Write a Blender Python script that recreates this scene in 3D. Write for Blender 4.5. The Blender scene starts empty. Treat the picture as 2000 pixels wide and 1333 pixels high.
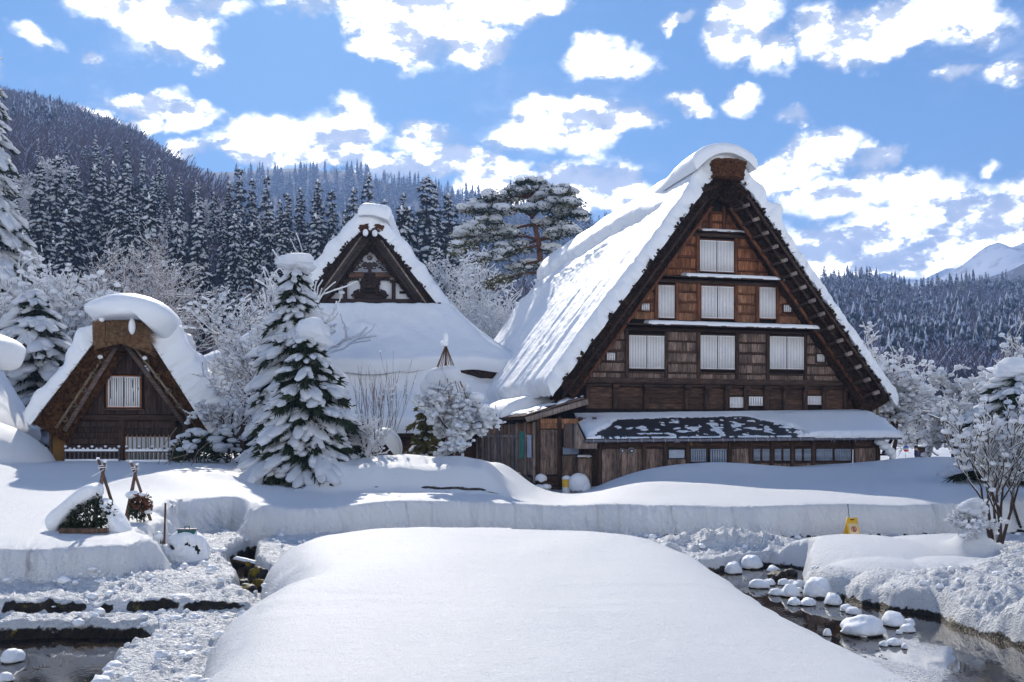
import bpy, math, random
import numpy as np
from mathutils import Vector, Matrix, Quaternion
rnd = random.Random(7)
R = math.radians
SC = bpy.context.scene
COL = SC.collection
# ------------------------------------------------------------------ camera, sun, sky, exposure
F = 1900.0; HOR = 850.0; EYE = 2.6          # focal length and horizon in pixels of a 2000 px wide frame, eye height in metres
cam = bpy.data.objects.new('camera', bpy.data.cameras.new('camera'))
COL.objects.link(cam); SC.camera = cam
cam.location = (0, 0, EYE); cam.rotation_euler = (R(90), 0, 0)
cam.data.sensor_width = 36; cam.data.lens = 36*F/2000
cam.data.shift_y = (HOR-666.5)/2000
cam.data.clip_start = 0.1; cam.data.clip_end = 20000
SUN_AZ, SUN_EL = -12.0, 33.0
sv = Vector((math.sin(R(SUN_AZ))*math.cos(R(SUN_EL)), math.cos(R(SUN_AZ))*math.cos(R(SUN_EL)), math.sin(R(SUN_EL))))
sl = bpy.data.lights.new('sun', 'SUN'); sl.energy = 3.7; sl.angle = R(0.55); sl.color = (1, .935, .83)
so = bpy.data.objects.new('sun', sl); COL.objects.link(so); so.rotation_euler = sv.to_track_quat('Z', 'Y').to_euler()
so.location = (0, 60, 60)
SC.view_settings.view_transform = 'Standard'; SC.view_settings.look = 'None'
SC.view_settings.exposure = 0.77; SC.view_settings.gamma = 1; SC.view_settings.use_curve_mapping = False
SC.cycles.max_bounces = 5; SC.cycles.diffuse_bounces = 3; SC.cycles.glossy_bounces = 2
SC.cycles.transparent_max_bounces = 6; SC.cycles.volume_bounces = 0

class NT:
    """small helper to wire node trees"""
    def __init__(s, tree): s.t = tree; s.t.nodes.clear()
    def n(s, typ, props=None, **inp):
        nd = s.t.nodes.new(typ)
        for k, v in (props or {}).items(): setattr(nd, k, v)
        for k, v in inp.items():
            key = int(k[1:]) if k[0] == '_' and k[1:].isdigit() else k.replace('_', ' ')
            s.set(nd.inputs[key], v)
        return nd
    def set(s, sock, v):
        if isinstance(v, bpy.types.NodeSocket): s.t.links.new(v, sock)
        elif isinstance(v, bpy.types.Node): s.t.links.new(v.outputs[0], sock)
        else:
            if hasattr(sock.default_value, '__len__') and hasattr(v, '__len__') and len(sock.default_value) == 4 and len(v) == 3: v = (*v, 1)
            sock.default_value = v
    def math(s, op, a, b=0.0, c=None, clamp=False):
        nd = s.t.nodes.new('ShaderNodeMath'); nd.operation = op; nd.use_clamp = clamp
        s.set(nd.inputs[0], a); s.set(nd.inputs[1], b)
        if c is not None: s.set(nd.inputs[2], c)
        return nd.outputs[0]
    def vm(s, op, a, b=None, out=0):
        nd = s.t.nodes.new('ShaderNodeVectorMath'); nd.operation = op
        s.set(nd.inputs[0], a)
        if b is not None: s.set(nd.inputs[1], b)
        return nd.outputs[out]
    def ramp(s, fac, stops, interp='LINEAR'):
        nd = s.t.nodes.new('ShaderNodeValToRGB'); cr = nd.color_ramp; cr.interpolation = interp
        while len(cr.elements) < len(stops): cr.elements.new(.5)
        for e, (p, c) in zip(cr.elements, stops):
            e.position = p; e.color = (*c, 1) if len(c) == 3 else c
        s.set(nd.inputs[0], fac); return nd.outputs[0]
    def mix(s, fac, a, b, blend='MIX'):
        nd = s.t.nodes.new('ShaderNodeMix'); nd.data_type = 'RGBA'; nd.blend_type = blend
        s.set(nd.inputs[0], fac); s.set(nd.inputs[6], a); s.set(nd.inputs[7], b); return nd.outputs[2]
    def noise(s, vec, scale, detail=2, rough=.5, out=0):
        nd = s.t.nodes.new('ShaderNodeTexNoise'); s.set(nd.inputs['Vector'], vec)
        nd.inputs['Scale'].default_value = scale; nd.inputs['Detail'].default_value = detail; nd.inputs['Roughness'].default_value = rough
        return nd.outputs[out]
    def sstep(s, x, lo, hi):
        nd = s.t.nodes.new('ShaderNodeMapRange'); nd.interpolation_type = 'SMOOTHSTEP'
        s.set(nd.inputs[0], x); nd.inputs[1].default_value = lo; nd.inputs[2].default_value = hi
        return nd.outputs[0]

# sky: Nishita with cumulus laid out by azimuth and elevation round the whole dome
W = bpy.data.worlds.new('World'); SC.world = W; W.use_nodes = True
SKY_STR = 0.115
def build_world():
    k = NT(W.node_tree)
    out = k.n('ShaderNodeOutputWorld')
    sky = k.n('ShaderNodeTexSky', dict(sky_type='NISHITA', sun_disc=False, sun_elevation=R(SUN_EL), sun_rotation=R(SUN_AZ), altitude=500, air_density=1.0, dust_density=.25, ozone_density=2.5))
    skyc = k.n('ShaderNodeHueSaturation', None, Saturation=1.22, Value=1.0, Color=sky.outputs[0]).outputs[0]
    skyc = k.mix(1.0, skyc, (SKYT[0], SKYT[1], SKYT[2]), 'MULTIPLY')
    g = k.n('ShaderNodeTexCoord').outputs['Generated']
    sep = k.n('ShaderNodeSeparateXYZ', None, Vector=g)
    az = k.math('ARCTAN2', sep.outputs[0], sep.outputs[1])
    el = k.math('ARCSINE', sep.outputs[2])
    warp = k.noise(g, 11, 4, .65, out=1)
    w3 = k.vm('SCALE', k.vm('SUBTRACT', warp, (.5, .5, .5))); w3.node.inputs[3].default_value = .065
    cv = k.n('ShaderNodeCombineXYZ', None, X=az, Y=el, Z=0.0).outputs[0]
    cw = k.vm('ADD', cv, w3); cw = k.vm('MULTIPLY', cw, (1, 1, 0))
    blobs = CLOUDS
    acc = None
    for (u, v, ru, rv, wt) in blobs:
        t = (u-1000)/F; a = math.atan(t); e = math.atan((HOR-v)/F*math.cos(a))
        sa = F/(ru*math.cos(a)**2)*.86; se = F/(rv*math.cos(a))*.86
        d = k.vm('SUBTRACT', cw, (a, e, 0)); d = k.vm('MULTIPLY', d, (sa, se, 0))
        r2 = k.vm('DOT_PRODUCT', d, d, out=1)
        q = k.math('MULTIPLY_ADD', r2, -wt, wt)            # wt*(1-r^2)
        acc = q if acc is None else k.math('SMOOTH_MAX', acc, q, .12)
    # far from the frame: generic clouds
    gen = k.noise(g, 3.2, 4, .55)
    gen = k.math('MULTIPLY_ADD', gen, 6.0, k.math('MULTIPLY_ADD', k.sstep(el, .35, .65), -2.4, -2.75))
    off = k.math('ABSOLUTE', az)
    m1 = k.sstep(off, .50, .62); m2 = k.sstep(el, .46, .56)
    mo = k.math('MAXIMUM', m1, m2)
    gen = k.math('MULTIPLY_ADD', mo, 4.0, k.math('ADD', gen, -4.0))
    acc = k.math('MAXIMUM', k.math('MAXIMUM', acc, -1.5), gen)
    st = k.vm('MULTIPLY', g, (1, 1, 1.7))
    n1 = k.noise(st, 13, 8, .62)
    n1b = k.noise(k.vm('ADD', st, (.006, 0, -.022)), 13, 5, .62)
    fld = k.math('MULTIPLY_ADD', k.math('SUBTRACT', n1, .5), 4.8, k.math('MULTIPLY_ADD', acc, 1.25, .06))
    cover = k.sstep(fld, -.55, .90)
    wisp = k.sstep(k.noise(k.vm('MULTIPLY', g, (1, 1, 3.0)), 5, 7, .65), .50, .85)
    near = k.sstep(acc, -1.45, .3)
    cover = k.math('MAXIMUM', cover, k.math('MULTIPLY', wisp, k.math('MULTIPLY_ADD', near, .38, .16)))
    haze = k.sstep(el, .20, .0)
    # billow shading: lit rims, slightly grey where thick
    bil = k.math('MULTIPLY_ADD', k.math('SUBTRACT', n1, n1b), 3.5, .0)
    thick = k.sstep(fld, .5, 2.2)
    br = k.math('SUBTRACT', 1.0, k.math('MULTIPLY', thick, .13))
    br = k.math('ADD', br, bil, clamp=False)
    br = k.math('MINIMUM', k.math('MAXIMUM', br, .70), 1.08)
    col = k.ramp(br, [(.68, (.14, .157, .19)), (.80, (.19, .203, .23)), (.92, (.46, .47, .49)), (1.0, (1, .985, .96))])
    col = k.mix(k.sstep(fld, -.1, 1.3), k.mix(.5, (.175, .183, .198), k.vm('MULTIPLY', col, (.5, .5, .5))), col)
    cs = k.vm('SCALE', col); cs.node.inputs[3].default_value = CLOUD_B/SKY_STR
    sk = k.mix(k.math('MULTIPLY', haze, .35), skyc, (.62/SKY_STR, .78/SKY_STR, .98/SKY_STR))
    fin = k.mix(cover, sk, cs)
    bg = k.n('ShaderNodeBackground', None, Color=fin, Strength=SKY_STR)
    k.t.links.new(bg.outputs[0], out.inputs[0])
SKYT = (0.295, 0.47, 0.545)
CLOUD_B = 3.1
CLOUDS = [(840,50,130,60,1),(930,75,70,45,1),(770,92,90,26,1),(890,5,120,40,1),(600,5,90,20,.7),(680,45,25,12,.6),
 (330,65,95,50,1),(250,20,90,28,.9),(410,120,38,34,.8),(175,105,20,16,.7),(85,78,40,14,.6),(440,20,60,20,.5),(1040,10,60,20,.6),
 (1195,125,78,30,1),(1150,105,30,18,.8),
 (1455,45,70,52,.9),(1640,62,85,42,1),(1790,45,130,48,1),(1910,55,65,36,1),(1520,110,36,32,.7),(1870,150,48,16,.7),(1975,150,50,28,.9),(1310,45,22,9,.5),
 (1125,232,105,40,1),(1200,240,70,28,1),(1025,272,55,22,.8),(1150,290,40,20,.6),
 (190,232,46,22,1),(290,200,76,20,.9),(380,235,55,22,.9),(275,235,26,12,.7),
 (560,275,105,38,1),(675,250,75,42,1),(480,290,80,24,1),(820,270,62,30,.8),(890,320,100,26,1),(1050,345,130,30,1),(1150,360,110,40,1),(1225,360,50,34,1),(370,290,60,14,.8),(760,320,90,24,1),(620,310,140,14,1),(1100,395,200,22,1),
 (1600,300,70,34,1),(1720,312,55,24,1),(1640,385,95,36,.9),(1550,330,60,22,.8),(1462,205,34,20,.7),(1330,192,32,12,.5),(1545,232,28,14,.6),(1360,215,24,9,.4),
 (1700,465,170,40,1),(1830,400,80,40,1),(1920,430,110,60,1),(1990,390,60,34,.9),(1600,490,110,40,1),(1850,490,200,45,1),(1560,540,140,28,1),(2150,440,170,80,1),(1800,375,50,20,.8),(1945,335,14,10,.4),(-60,130,60,30,.8),(2120,110,80,60,.9),(1500,345,60,26,.7)]
build_world()
W.cycles.sampling_method = 'MANUAL'; W.cycles.sample_map_resolution = 512

# ------------------------------------------------------------------ numpy noise
_rs = np.random.RandomState(11)
_perm = _rs.permutation(4096).astype(np.int64)
_g2 = _rs.rand(4096)*2*np.pi; _g2 = np.stack([np.cos(_g2), np.sin(_g2)], 1)
_g3 = _rs.randn(4096, 3); _g3 /= np.linalg.norm(_g3, axis=1)[:, None]
def pn2(x, y, seed=0):
    x = np.asarray(x, float)+seed*17.13; y = np.asarray(y, float)+seed*9.71
    xi = np.floor(x).astype(np.int64); yi = np.floor(y).astype(np.int64); xf = x-xi; yf = y-yi
    def c(a, b):
        g = _g2[_perm[(_perm[(xi+a) & 4095]+yi+b) & 4095]]; return g[..., 0]*(xf-a)+g[..., 1]*(yf-b)
    u = xf*xf*xf*(xf*(xf*6-15)+10); v = yf*yf*yf*(yf*(yf*6-15)+10)
    a = c(0, 0); b = c(1, 0); d = c(0, 1); e = c(1, 1)
    return (a+(b-a)*u+((d+(e-d)*u)-(a+(b-a)*u))*v)*1.4
def pn3(p, seed=0):
    p = np.asarray(p, float)+seed*7.37
    i = np.floor(p).astype(np.int64); f = p-i; w = f*f*f*(f*(f*6-15)+10)
    r = 0
    for a in (0, 1):
        for b in (0, 1):
            for c in (0, 1):
                g = _g3[_perm[(_perm[(_perm[(i[..., 0]+a) & 4095]+i[..., 1]+b) & 4095]+i[..., 2]+c) & 4095]]
                d = (g*(f-np.array([a, b, c]))).sum(-1)
                r = r+d*(w[..., 0] if a else 1-w[..., 0])*(w[..., 1] if b else 1-w[..., 1])*(w[..., 2] if c else 1-w[..., 2])
    return r*1.5
def fb2(x, y, o=4, seed=0):
    r = 0; a = 1; s = 0
    for k in range(o): r = r+a*pn2(x*2**k, y*2**k, seed+k); s += a; a *= .5
    return r/s
def bil2(x, y, o=3, seed=0):
    r = 0; a = 1; s = 0
    for k in range(o): r = r+a*(1-2*np.abs(pn2(x*2**k, y*2**k, seed+k))); s += a; a *= .5
    return r/s
def fb3(p, o=3, seed=0):
    r = 0; a = 1; s = 0
    for k in range(o): r = r+a*pn3(np.asarray(p)*2**k, seed+k); s += a; a *= .5
    return r/s
def ss(a, b, x):
    t = np.clip((np.asarray(x, float)-a)/(b-a), 0, 1); return t*t*(3-2*t)
def poly_sd(poly, x, y, closed=True):
    """signed distance, positive inside"""
    P = np.array(poly, float); n = len(P); d = np.full(np.shape(x), 1e9); ins = np.zeros(np.shape(x), bool)
    for i in range(n if closed else n-1):
        a = P[i]; b = P[(i+1) % n]; e = b-a
        t = np.clip(((x-a[0])*e[0]+(y-a[1])*e[1])/max(e@e, 1e-9), 0, 1)
        d = np.minimum(d, np.hypot(x-a[0]-t*e[0], y-a[1]-t*e[1]))
        if closed:
            cnd = ((a[1] > y) != (b[1] > y))
            xx = a[0]+(y-a[1])*e[0]/(e[1] if abs(e[1]) > 1e-12 else 1e-12)
            ins ^= cnd & (x < xx)
    return np.where(ins, d, -d) if closed else d
def smoothpoly(poly, it=2):
    P = np.array(poly, float)
    for _ in range(it):
        Q = np.roll(P, -1, 0); P = np.stack([.75*P+.25*Q, .25*P+.75*Q], 1).reshape(-1, 2)
    return P

# ------------------------------------------------------------------ mesh helpers
def mk_mesh(name, V, faces, mat=None, smooth=False, attrs=None):
    """V (n,3); faces: list of int arrays (m,k)"""
    V = np.ascontiguousarray(V, np.float32)
    fs = [np.asarray(f, np.int32) for f in (faces if isinstance(faces, list) else [faces]) if len(f)]
    me = bpy.data.meshes.new(name)
    me.vertices.add(len(V)); me.vertices.foreach_set('co', V.ravel())
    nl = sum(f.size for f in fs); me.loops.add(nl)
    me.loops.foreach_set('vertex_index', np.concatenate([f.ravel() for f in fs]))
    npoly = sum(len(f) for f in fs); me.polygons.add(npoly)
    tot = np.concatenate([np.full(len(f), f.shape[1], np.int32) for f in fs])
    me.polygons.foreach_set('loop_start', (np.cumsum(tot)-tot).astype(np.int32))
    if smooth: me.polygons.foreach_set('use_smooth', np.ones(npoly, bool))
    for k, a in (attrs or {}).items():
        at = me.attributes.new(k, 'FLOAT', 'POINT'); at.data.foreach_set('value', np.ascontiguousarray(a, np.float32))
    me.update(calc_edges=True)
    if mat: me.materials.append(mat)
    return me
def link(name, me, parent=None, loc=None, label=None, cat=None, group=None, kind=None, rot=None, scale=None):
    o = bpy.data.objects.new(name, me); COL.objects.link(o)
    if parent: o.parent = parent
    if loc is not None: o.location = loc
    if rot is not None: o.rotation_euler = rot
    if scale is not None: o.scale = scale
    for k, v in (('label', label), ('category', cat), ('group', group), ('kind', kind)):
        if v: o[k] = v
    return o
def thing(name, label, cat, loc=(0, 0, 0), rz=0, group=None):
    return link(name, None, None, loc, label, cat, group, rot=(0, 0, rz))
def copy_tree(o, parent=None):
    c = o.copy(); COL.objects.link(c); c.parent = parent
    for ch in [x for x in o.children]: copy_tree(ch, c)
    return c
_UB = np.array([[x, y, z] for x in (-.5, .5) for y in (-.5, .5) for z in (-.5, .5)])
_UF = np.array([[0, 1, 3, 2], [4, 6, 7, 5], [0, 4, 5, 1], [2, 3, 7, 6], [0, 2, 6, 4], [1, 5, 7, 3]])
class MB:
    def __init__(s): s.V = []; s.Q = []; s.T = []; s.n = 0
    def add(s, V, Q=None, T=None):
        V = np.asarray(V, float)
        if Q is not None and len(Q): s.Q.append(np.asarray(Q)+s.n)
        if T is not None and len(T): s.T.append(np.asarray(T)+s.n)
        s.V.append(V); s.n += len(V); return s
    def box(s, x0, x1, y0, y1, z0, z1):
        return s.add(_UB*[x1-x0, y1-y0, z1-z0]+[(x0+x1)/2, (y0+y1)/2, (z0+z1)/2], _UF)
    def bar(s, a, b, w, h, up=(0, 0, 1)):
        a = np.array(a, float); b = np.array(b, float); d = b-a; L = np.linalg.norm(d); d /= L
        u = np.array(up, float); sd = np.cross(d, u); sd /= np.linalg.norm(sd); u = np.cross(sd, d)
        M = np.stack([d*L, sd*w, u*h]); return s.add(_UB@M+(a+b)/2, _UF)
    def tubes(s, P0, P1, R0, R1, n=5, caps=False):
        P0 = np.asarray(P0, float); P1 = np.asarray(P1, float)
        if len(P0) == 0: return s
        R0 = np.broadcast_to(R0, len(P0)); R1 = np.broadcast_to(R1, len(P0))
        d = P1-P0; d = d/np.maximum(np.linalg.norm(d, axis=1), 1e-9)[:, None]
        ref = np.where(np.abs(d[:, 2:3]) > .9, [[1., 0, 0]], [[0, 0, 1.]])
        a = np.cross(d, ref); a /= np.linalg.norm(a, axis=1)[:, None]; b = np.cross(a, d)
        th = np.arange(n)*2*np.pi/n
        ring = a[:, None]*np.cos(th)[None, :, None]+b[:, None]*np.sin(th)[None, :, None]
        V = np.concatenate([P0[:, None]+ring*R0[:, None, None], P1[:, None]+ring*R1[:, None, None]], 1).reshape(-1, 3)
        k = np.arange(n); q = np.stack([k, (k+1) % n, (k+1) % n+n, k+n], 1)
        Q = (q[None]+(np.arange(len(P0))*2*n)[:, None, None]).reshape(-1, 4)
        s.add(V, Q)
        return s
    def path(s, pts, r, n=6, closed_end=True):
        """smooth continuous tube through pts"""
        P = np.asarray(pts, float); m = len(P); r = np.broadcast_to(r, m)
        d = np.gradient(P, axis=0); d /= np.linalg.norm(d, axis=1)[:, None]
        ref = np.array([0, 0, 1.]) if abs(d[0, 2]) < .9 else np.array([1., 0, 0])
        a = np.cross(d, ref); a /= np.linalg.norm(a, axis=1)[:, None]; b = np.cross(a, d)
        th = np.arange(n)*2*np.pi/n
        V = (P[:, None]+(a[:, None]*np.cos(th)[None, :, None]+b[:, None]*np.sin(th)[None, :, None])*r[:, None, None]).reshape(-1, 3)
        Q = []; T = []
        for i in range(m-1):
            for k in range(n): Q.append([i*n+k, i*n+(k+1) % n, (i+1)*n+(k+1) % n, (i+1)*n+k])
        V = np.vstack([V, P[0], P[-1]])
        for k in range(n):
            T.append([m*n, (k+1) % n, k]); T.append([m*n+1, (m-1)*n+k, (m-1)*n+(k+1) % n])
        return s.add(V, Q, T)
    def blobs(s, C, Rd, rot=None, lvl=1, jit=.12, seed=0):
        C = np.asarray(C, float)
        if len(C) == 0: return s
        Rd = np.broadcast_to(np.asarray(Rd, float), (len(C), 3))
        bv, bt = ICO[lvl]
        P = np.repeat(bv[None], len(C), 0)
        P = P*(1+jit*np.random.RandomState(seed).randn(len(C), len(bv), 1)*.6)
        P = P*Rd[:, None]
        if rot is not None: P = np.einsum('nij,nvj->nvi', rot, P)
        P = P+C[:, None]
        T = (bt[None]+(np.arange(len(C))*len(bv))[:, None, None]).reshape(-1, 3)
        return s.add(P.reshape(-1, 3), None, T)
    def mesh(s, name, mat, smooth=False):
        V = np.vstack(s.V) if s.V else np.zeros((0, 3))
        fs = []
        if s.Q: fs.append(np.vstack(s.Q))
        if s.T: fs.append(np.vstack(s.T))
        return mk_mesh(name, V, fs, mat, smooth)
    def build(s, name, mat, parent=None, smooth=False, **kw):
        return link(name, s.mesh(name, mat, smooth), parent, **kw)
def _ico(l):
    t = (1+5**.5)/2
    v = [(-1, t, 0), (1, t, 0), (-1, -t, 0), (1, -t, 0), (0, -1, t), (0, 1, t), (0, -1, -t), (0, 1, -t), (t, 0, -1), (t, 0, 1), (-t, 0, -1), (-t, 0, 1)]
    f = [(0, 11, 5), (0, 5, 1), (0, 1, 7), (0, 7, 10), (0, 10, 11), (1, 5, 9), (5, 11, 4), (11, 10, 2), (10, 7, 6), (7, 1, 8), (3, 9, 4), (3, 4, 2), (3, 2, 6), (3, 6, 8), (3, 8, 9), (4, 9, 5), (2, 4, 11), (6, 2, 10), (8, 6, 7), (9, 8, 1)]
    v = [np.array(p, float)/np.linalg.norm(p) for p in v]
    for _ in range(l):
        c = {}; nf = []
        def m(a, b):
            k = (min(a, b), max(a, b))
            if k not in c: p = v[a]+v[b]; v.append(p/np.linalg.norm(p)); c[k] = len(v)-1
            return c[k]
        for a, b, d in f:
            x, y, z = m(a, b), m(b, d), m(d, a); nf += [(a, x, z), (b, y, x), (d, z, y), (x, y, z)]
        f = nf
    return np.array(v), np.array(f)
ICO = {i: _ico(i) for i in range(5)}
def grid_faces(nr, nc, wrap=False):
    i = np.arange(nr-1)[:, None]; j = np.arange(nc if wrap else nc-1)[None]
    j2 = (j+1) % nc
    return np.stack([i*nc+j, i*nc+j2, (i+1)*nc+j2, (i+1)*nc+j], -1).reshape(-1, 4)
BOXM = {}
def box_part(name, mat, parent, x0, x1, y0, y1, z0, z1, rot=None, **kw):
    """a box as an object sharing one unit mesh per material"""
    if mat.name not in BOXM: BOXM[mat.name] = mk_mesh('unit_box', _UB, _UF, mat)
    return link(name, BOXM[mat.name], parent, ((x0+x1)/2, (y0+y1)/2, (z0+z1)/2), scale=(x1-x0, y1-y0, z1-z0), rot=rot, **kw)
def wpt(u, v, z):
    d = (EYE-z)*F/(v-HOR); return ((u-1000)*d/F, d)
def at(u, v, y):
    return Vector(((u-1000)*y/F, y, EYE+(HOR-v)*y/F))

# ------------------------------------------------------------------ materials
def newmat(name):
    m = bpy.data.materials.new(name); m.use_nodes = True; k = NT(m.node_tree)
    out = k.n('ShaderNodeOutputMaterial'); b = k.n('ShaderNodeBsdfPrincipled')
    k.t.links.new(b.outputs[0], out.inputs[0]); return m, k, b
def bump(k, h, strength, dist, normal=None):
    nd = k.n('ShaderNodeBump', None, Height=h, Strength=strength, Distance=dist)
    if normal is not None: k.t.links.new(normal, nd.inputs['Normal'])
    return nd.outputs[0]
def coord(k, which='Object'): return k.n('ShaderNodeTexCoord').outputs[which]
def snow_mat(name, grain=1.0, lump=0.0, streak=False):
    m, k, b = newmat(name); c = coord(k)
    col = k.mix(k.noise(c, 1.1, 3), (.80, .818, .842), (.86, .868, .880))
    k.set(b.inputs['Base Color'], col); b.inputs['Roughness'].default_value = .55
    b.inputs['Specular IOR Level'].default_value = .35
    h = k.noise(c, 38, 3, .7); nrm = bump(k, h, .35*grain, .02)
    h2 = k.noise(c, 6, 4, .6); nrm = bump(k, h2, .4*grain, .05, nrm)
    if lump: nrm = bump(k, k.noise(c, 14, 3, .6), lump, .06, nrm)
    k.set(b.inputs['Normal'], nrm); return m
M = {}
M['snow'] = snow_mat('snow')
M['snow_lumpy'] = snow_mat('snow_lumpy', 1.0, .5)
def plain(name, c1, c2, scale=8, rough=.8, stretch=(1, 1, 1), b_str=.4, b_dist=.02, rand=0.0, detail=4, spec=.3, metallic=0.0, cov=None):
    m, k, b = newmat(name); c = k.vm('MULTIPLY', coord(k), stretch)
    if rand:
        oi = k.n('ShaderNodeObjectInfo'); c = k.vm('ADD', c, k.vm('SCALE', oi.outputs['Random'])); c.node.inputs[1].links
    n = k.noise(c, scale, detail, .65)
    col = k.mix(k.sstep(n, .3, .72), c1, c2)
    if rand:
        hv = k.n('ShaderNodeHueSaturation', None, Color=col)
        k.set(hv.inputs['Value'], k.math('MULTIPLY_ADD', oi.outputs['Random'], rand, 1-rand/2)); col = hv.outputs[0]
    k.set(b.inputs['Base Color'], col); b.inputs['Roughness'].default_value = rough; b.inputs['Specular IOR Level'].default_value = spec
    b.inputs['Metallic'].default_value = metallic
    if b_str: k.set(b.inputs['Normal'], bump(k, n, b_str, b_dist))
    return m
# ------------------------------------------------------------------ ground
# snow-free ground is z=0, settled snow lies about 0.9 to 1.3 m deep on it, the cleared way is near 0, water at -0.15
WATER = -0.15
WAYFAR = [(-40, 15.5), (-9, 14.7), (-7.2, 14.8), (-5.9, 15.4), (-5.7, 16.4), (-6.3, 18.0), (-6.6, 19.6), (-7.4, 21.2), (-7.7, 23.2), (-7.0, 24.0), (-6.4, 22.6),
          (-5.2, 22.8), (-3.6, 23.9), (-2.1, 24.8), (.7, 24.9), (3.5, 23.9), (6.1, 23.4), (8.1, 23.8), (13, 24.8), (40, 29)]
FIELD = WAYFAR+[(40, 400), (-40, 400)]
FIELD = np.array(FIELD)
MOUND = smoothpoly([(-2.5, 3.0), (-2.6, 7.6), (-3.0, 9.5), (-3.2, 10.6), (-3.15, 11.7), (-2.95, 12.5), (-3.75, 14.4), (-3.95, 16.0), (-3.6, 17.4), (-1.9, 18.3), (.4, 18.5), (1.9, 18.2), (2.8, 17.0), (3.1, 15.4), (3.2, 13.5), (3.2, 11.5), (3.25, 9.8), (3.5, 8.6), (3.75, 6.5), (3.8, 3.0)])
CREEK = smoothpoly([(4.4, 19.9), (5.4, 20.6), (6.2, 19.9), (5.6, 18.6), (5.15, 17.3), (5.5, 16.1), (6.0, 15.1), (6.5, 14.6), (6.3, 13.9), (6.6, 13.0), (6.7, 11.8), (7.4, 9), (8, 5), (8, 2), (3.0, 2), (2.9, 8), (2.6, 12), (2.6, 16), (3.0, 18.4)])
POND = smoothpoly([(-30, 13.1), (-6.8, 13.0), (-5.6, 13.25), (-4.75, 13.0), (-4.55, 12.3), (-4.75, 11.5), (-4.35, 10.6), (-4.1, 9), (-3.9, 5), (-3.9, 2), (-30, 2)])
GULCH = [(-5.9, 22.6), (-5.75, 20.8), (-5.25, 18.8), (-4.55, 17.2), (-4.15, 15.9), (-3.95, 15.0)]
def dome(x, y, cx, cy, rx, ry, h, p=2.0, rot=0.0):
    c, s = math.cos(rot), math.sin(rot); X = (x-cx)*c+(y-cy)*s; Y = -(x-cx)*s+(y-cy)*c
    r = np.clip(1-(X/rx)**2-(Y/ry)**2, 0, 1); return h*r**(1/p)
def gau(x, y, cx, cy, rx, ry, h): return h*np.exp(-((x-cx)/rx)**2-((y-cy)/ry)**2)
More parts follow.
